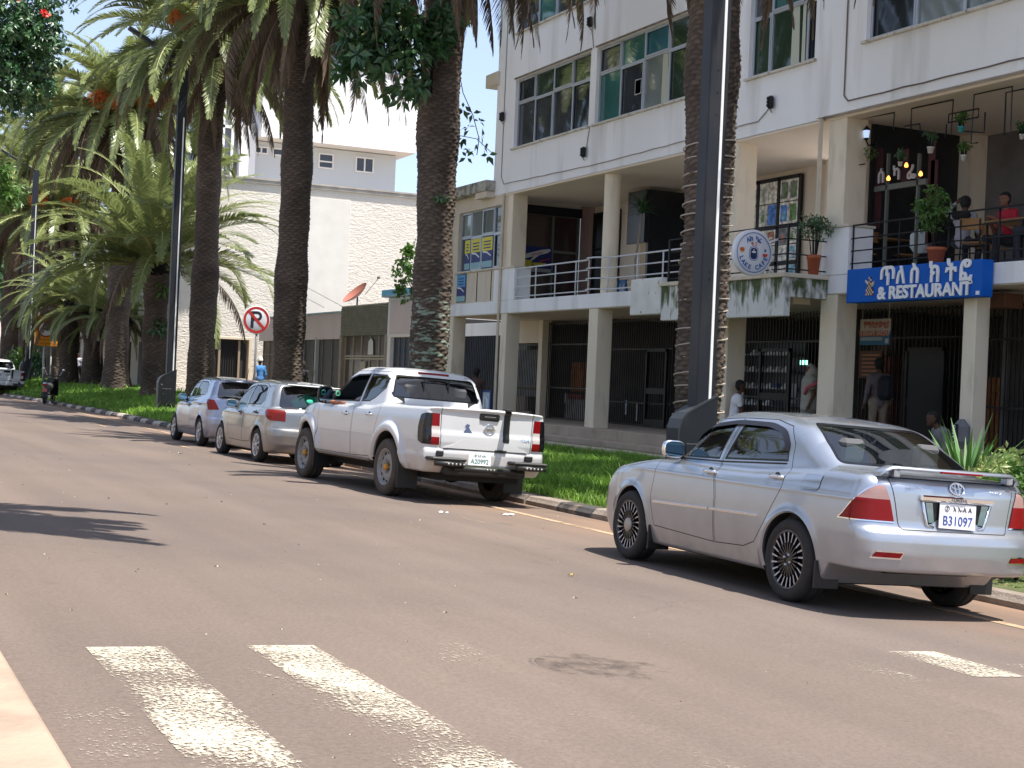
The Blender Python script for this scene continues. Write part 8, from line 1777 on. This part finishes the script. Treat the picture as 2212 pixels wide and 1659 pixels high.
# scooter
def scooter():
    t = thing('motor_scooter', 'black and silver motor scooter parked at the kerb facing away, far left', 'scooter')
    def f(x, y, z):
        ax = np.abs(x); tail = np.sqrt((ax/.17)**2+((y+.12)/.46)**2+((z-.66-.12*(y < -.1)*np.abs(y+.1))/.17)**2)-1
        fl_ = np.maximum(np.maximum(ax-.15, np.abs(z-.32)-.04), np.abs(y-.42)-.25); sh = np.maximum(np.maximum(ax-.22+.12*(z-.6)**2, np.abs(y-.70+.22*(z-.5))-.035), np.abs(z-.62)-.32)
        eng = np.sqrt((ax/.12)**2+((y+.15)/.3)**2+((z-.36)/.12)**2)-1; return smin(smin(tail*.15, fl_, .03), smin(sh, eng*.12, .03), .03)
    V, Q = surf_net(f, (-.3, -.7, .15), (.3, 1.0, 1.0), .025); C = V[Q].mean(1)
    mi = np.where(((C[:, 2] > .50) & (C[:, 1] < .3)) | ((C[:, 0] < -.08) & (C[:, 2] < .5)), 1, 0); link('body', mesh_np('body', V, Q, [M_blackg, mat('scooter_silver', (.42, .43, .44), .35, .6)], mi), t)
    k = MB(); k.bbox(-.14, .14, -.45, .28, .80, .90, .04); link('seat', k.mesh('seat', M_black), t)
    for y in (-.38, .92):
        w_ = link('wheel', None, t, (0, y, .24)); k = MB(); k.tube([(0, .2*math.cos(a), .2*math.sin(a)) for a in np.linspace(0, 2*math.pi, 24, endpoint=False)], .05, 8, closed=True); link('tyre', k.mesh('tyre', M_tyre), w_); k = MB(); k.lathe([(0, -.03), (.13, -.03), (.15, 0), (.13, .03), (0, .03)], axis='x', n=18); link('rim', k.mesh('rim', M_alu), w_)
    k = MB(); k.tube([(0, .92, .24), (0, .74, .75), (0, .66, 1.02)], .03, 8); k.tube([(-.34, .56, 1.05), (-.12, .66, 1.03), (.12, .66, 1.03), (.34, .56, 1.05)], .018, 8); link('handlebar', k.mesh('handlebar', M_black), t)
    for g in (-1, 1):
        k = MB(); k.tube([(g*.22, .62, 1.05), (g*.34, .6, 1.25)], .008, 5); k.lathe([(0, -.01), (.06, -.008), (.055, .01), (0, .012)], (g*.36, .6, 1.28), 'y', 14); link('mirror', k.mesh('mirror', [M_alu]), t)
    k = MB(); k.bbox(-.10, .10, -.60, -.56, .66, .74, .01); link('tail_light', k.mesh('tail_light', M_red), t)
    k = MB(); k.bbox(-.09, .09, -.56, -.55, .44, .58, .004); link('number_plate', k.mesh('number_plate', mat('plate_reddish', (.45, .12, .12), .5)), t); k = MB(); k.prism([(-.52, .42), (-.62, .25), (-.6, .2), (-.48, .36)], 'yz', -.11, .11); link('mudguard', k.mesh('mudguard', M_black), t)
    k = MB(); k.tube([(0.08, .1, .25), (.2, .2, .01)], .012, 5); k.tube([(.13, -.1, .3), (.15, -.5, .3)], .04, 8); link('stand', k.mesh('stand', M_alu), t)
    return t
sc_ = scooter(); _q = hit(101, 873, Z=-.365); sc_.location = (_q.x, _q.y, _q.z+.02); sc_.rotation_euler = (0, .06, -.35); sc_.scale = (1.08, 1.08, 1.08)
# ------------------------------------------------------------------ cafe terrace furniture
M_wood = mat('ply_wood', (.34, .17, .06), .5, var=.15, vs=6); M_pot = mat('terracotta', (.42, .11, .05), .75, var=.12, vs=5)
def chair(label, x, y, a):
    t = thing('cafe_chair', label, 'chair', (x, y, FZ), (0, 0, a), 'plywood chairs on the cafe terrace')
    k = MB(); k.bbox(-.2, .2, -.2, .2, .44, .465, .01); link('seat', k.mesh('seat', M_wood), t); k = MB(); k.bbox(-.2, .2, -.225, -.205, .66, .86, .008); link('backrest', k.mesh('backrest', M_wood), t)
    for gx in (-1, 1):
        k = MB(); k.tube([(gx*.17, -.24, 0), (gx*.17, -.2, .45), (gx*.17, -.235, .84)], .013, 6); link('leg', k.mesh('leg', M_blk), t); k = MB(); k.tube([(gx*.17, .2, 0), (gx*.17, .16, .44)], .013, 6); link('leg', k.mesh('leg', M_blk), t)
    return t
def table(label, x, y):
    t = thing('cafe_table', label, 'table', (x, y, FZ), group='tables on the cafe terrace'); k = MB(); k.bbox(-.35, .35, -.45, .45, .73, .755, .008); link('table_top', k.mesh('table_top', M_wood), t)
    for gx in (-1, 1):
        for gy_ in (-1, 1): k = MB(); k.box(gx*.3-.015, gx*.3+.015, gy_*.4-.015, gy_*.4+.015, 0, .73); link('leg', k.mesh('leg', M_blk), t)
    return t
def px_(px, X, py=500): return hit(px, py, X=X).y
chair('plywood chair behind the seated man holding his head', 17.75, px_(2108, 17.75), -1.15); chair('plywood chair farther back right of the seated man', 18.5, px_(2142, 18.5), -1.3)
chair('plywood chair just right of the parapet pier at the terrace corner', 17.7, px_(1865, 17.7), .2); chair('plywood chair seen left of the tall potted shrub', 18.4, px_(1958, 18.4), 1.2); chair('plywood chair between terrace corner chair and potted shrub', 18.9, px_(1935, 18.9), .6)
table('table between the corner chair and the tall potted shrub', 18.2, px_(1905, 18.2)); table('table where the man in the red shirt leans', 17.75, px_(2205, 17.75)+.05)
k = MB(); p = hit(1985, 520, X=17.9); k.bbox(p.x-.12, p.x+.2, p.y-.2, p.y+.2, p.z-.22, p.z+.2, .1); single(k, 'white_bag', mat('bag_white', (.5, .55, .55), .7), 'white bag with dark front hanging behind the tall potted shrub', 'bag')
def potted(label, x, y, z, pr, ph, h, size, n, m, seed, rad=None, tilt=0):
    t = thing('potted_plant', label, 'potted plant', (x, y, z)); k = MB(); k.lathe([(pr*.72, 0), (pr*.95, ph*.8), (pr*1.06, ph*.8), (pr*1.06, ph), (pr*.9, ph), (pr*.85, ph*.85), (0, ph*.85)], (0, 0, 0), 'z', 20); link('pot', k.mesh('pot', m), t)
    k = MB(); r_ = random.Random(seed); pts = []
    for i in range(5):
        a = i*1.3; e = (math.cos(a)*pr*1.3, math.sin(a)*pr*1.3, ph+h*r_.uniform(.45, .9)); k.tube([(math.cos(a)*.04, math.sin(a)*.04, ph*.8), (e[0]*.5, e[1]*.5, ph+h*.3), e], [.014, .01, .005], 5)
    link('stems', k.mesh('stems', M_trunk), t); rd = rad or (pr*1.7, pr*1.7, h*.42); o = leafy('leaves', list(cloud((0, tilt, ph+h*.62), rd, n, seed, .15)), size, M_bl2 if seed % 2 else M_bl, seed, 5); o.parent = t; return t
potted('tall leafy shrub in terracotta pot hung on the black railing above the blue sign', 16.93, px_(2022, 16.93, 560), 3.58, .16, .27, 1.05, .11, 90, M_pot, 301, (.34, .36, .42), .1)
potted('green bush in terracotta pot at the corner of the mossy balcony', 16.7, px_(1757, 16.7, 580), 3.53, .13, .36, .85, .09, 80, M_pot, 302, (.42, .42, .30))
for i, (px, py, X_, m_, sz, lab) in enumerate(((1325, 735, 17.35, mat('pot_turquoise', (.05, .35, .40), .5), 1, 'turquoise pot hanging highest among the black frames'), (988, 965, 17.35, mat('pot_white', (.6, .58, .56), .5), 1.1, 'white hanging pot with dense dark plant before the black panel'), (1352, 1050, 17.4, mat('pot_white', (.6, .58, .56), .5), 1, 'white hanging pot with pale leaves by the cream pier'), (655, 1108, 17.4, mat('pot_white', (.6, .58, .56), .5), .8, 'small white pot hanging over the wall letters'), (1995, 808, 17.35, mat('pot_white', (.6, .58, .56), .5), .8, 'small white hanging pot with reddish plant at the right edge'))):
    c = hit(*d5(px, py), X=X_); potted(lab, c.x, c.y, c.z-.05, .055*sz, .10*sz, .26*sz, .06, 34, m_, 311+i+(i == 4), (.12*sz, .13*sz, .12*sz))
k = MB(); c = hit(*d5(340, 990), X=17.4); o = leafy('trailing_plant', list(cloud(c, (.1, .2, .12), 16, 77)), .07, M_bl2, 77, 5); o.data.transform(Matrix.Translation(-c)); o.location = c; tag(o, 'trailing pale plant at the left edge of the black panel', 'plant')
# dracaena on the white-railed balcony
y = px_(1375, 18.2, 600); t = thing('dracaena', 'bare stemmed dracaena in a cream tub behind the white railing', 'potted plant', (18.2, y, 3.53)); k = MB(); k.lathe([(.16, 0), (.24, .38), (.22, .40), (0, .36)], (0, 0, 0), 'z', 20); link('tub', k.mesh('tub', mat('tub_cream', (.55, .45, .28), .7)), t)
k = MB(); k.tube([(0, 0, .3), (.0, .1, .9), (0, -.05, 1.5), (0, -.12, 2.05)], [.035, .03, .025, .03], 8); link('stem', k.mesh('stem', mat('pale_stem', (.35, .28, .2), .8)), t)
for z in (2.05, 2.2): o = blades('leaves', (0, -.12, z), 34, .62, int(z*10), mat('dracaena_leaf', (.04, .11, .035), .4, attr=True), .022, .9, None, .1); o.parent = t
y = px_(1395, 18.6, 640); t = thing('potted_plant', 'low strappy plant in a second cream tub beside the dracaena', 'potted plant', (18.6, y-.2, 3.53)); k = MB(); k.lathe([(.15, 0), (.22, .3), (0, .28)], (0, 0, 0), 'z', 18); link('tub', k.mesh('tub', mat('tub_cream', (.55, .45, .28), .7)), t); o = blades('leaves', (0, 0, .28), 26, .5, 5, mat('dracaena_leaf', (.04, .11, .035), .4, attr=True), .02, 1., None, .3); o.parent = t
for i, (px, lab) in enumerate(((1335, 'blue and white patterned crate behind the white railing, left one'), (1352, 'blue and white patterned crate behind the white railing, right one'))):
    y = px_(px, 18.4, 615); k = MB(); k.bbox(18.3, 18.6, y-.14, y+.14, 3.53, 4.0, .02, 0); [k.box(18.29, 18.3, y-.11+j*.07, y-.08+j*.07, 3.6+(j % 2)*.1, 3.9-(j % 3)*.06, 1) for j in range(4)]; single(k, 'patterned_crate', [mat('crate_blue', (.03, .12, .28), .6), mat('crate_white', (.5, .55, .6), .6)], lab, 'crate')
k = MB(); y = px_(1326, 17.6, 560); k.tube([(17.6, y, 4.1), (17.6, y, 4.75)], .02, 6); k.lathe([(0, 0), (.06, .03), (.07, .12), (0, .16)], (17.6, y, 4.72), 'z', 10); single(k, 'railing_lantern', mat('lantern_grey', (.4, .4, .4), .5), 'slim grey lantern on a stick at the round column railing', 'lantern')
k = MB(); c = hit(1052, 388, X=17.9); k.bbox(17.7, 19, 38.8, 40.2, 6.93, 7.15, .05); single(k, 'roof_tank', mat('tank_white', (.8, .8, .8), .5), 'white tank lying on the low roof beside the tall facade', 'water tank')
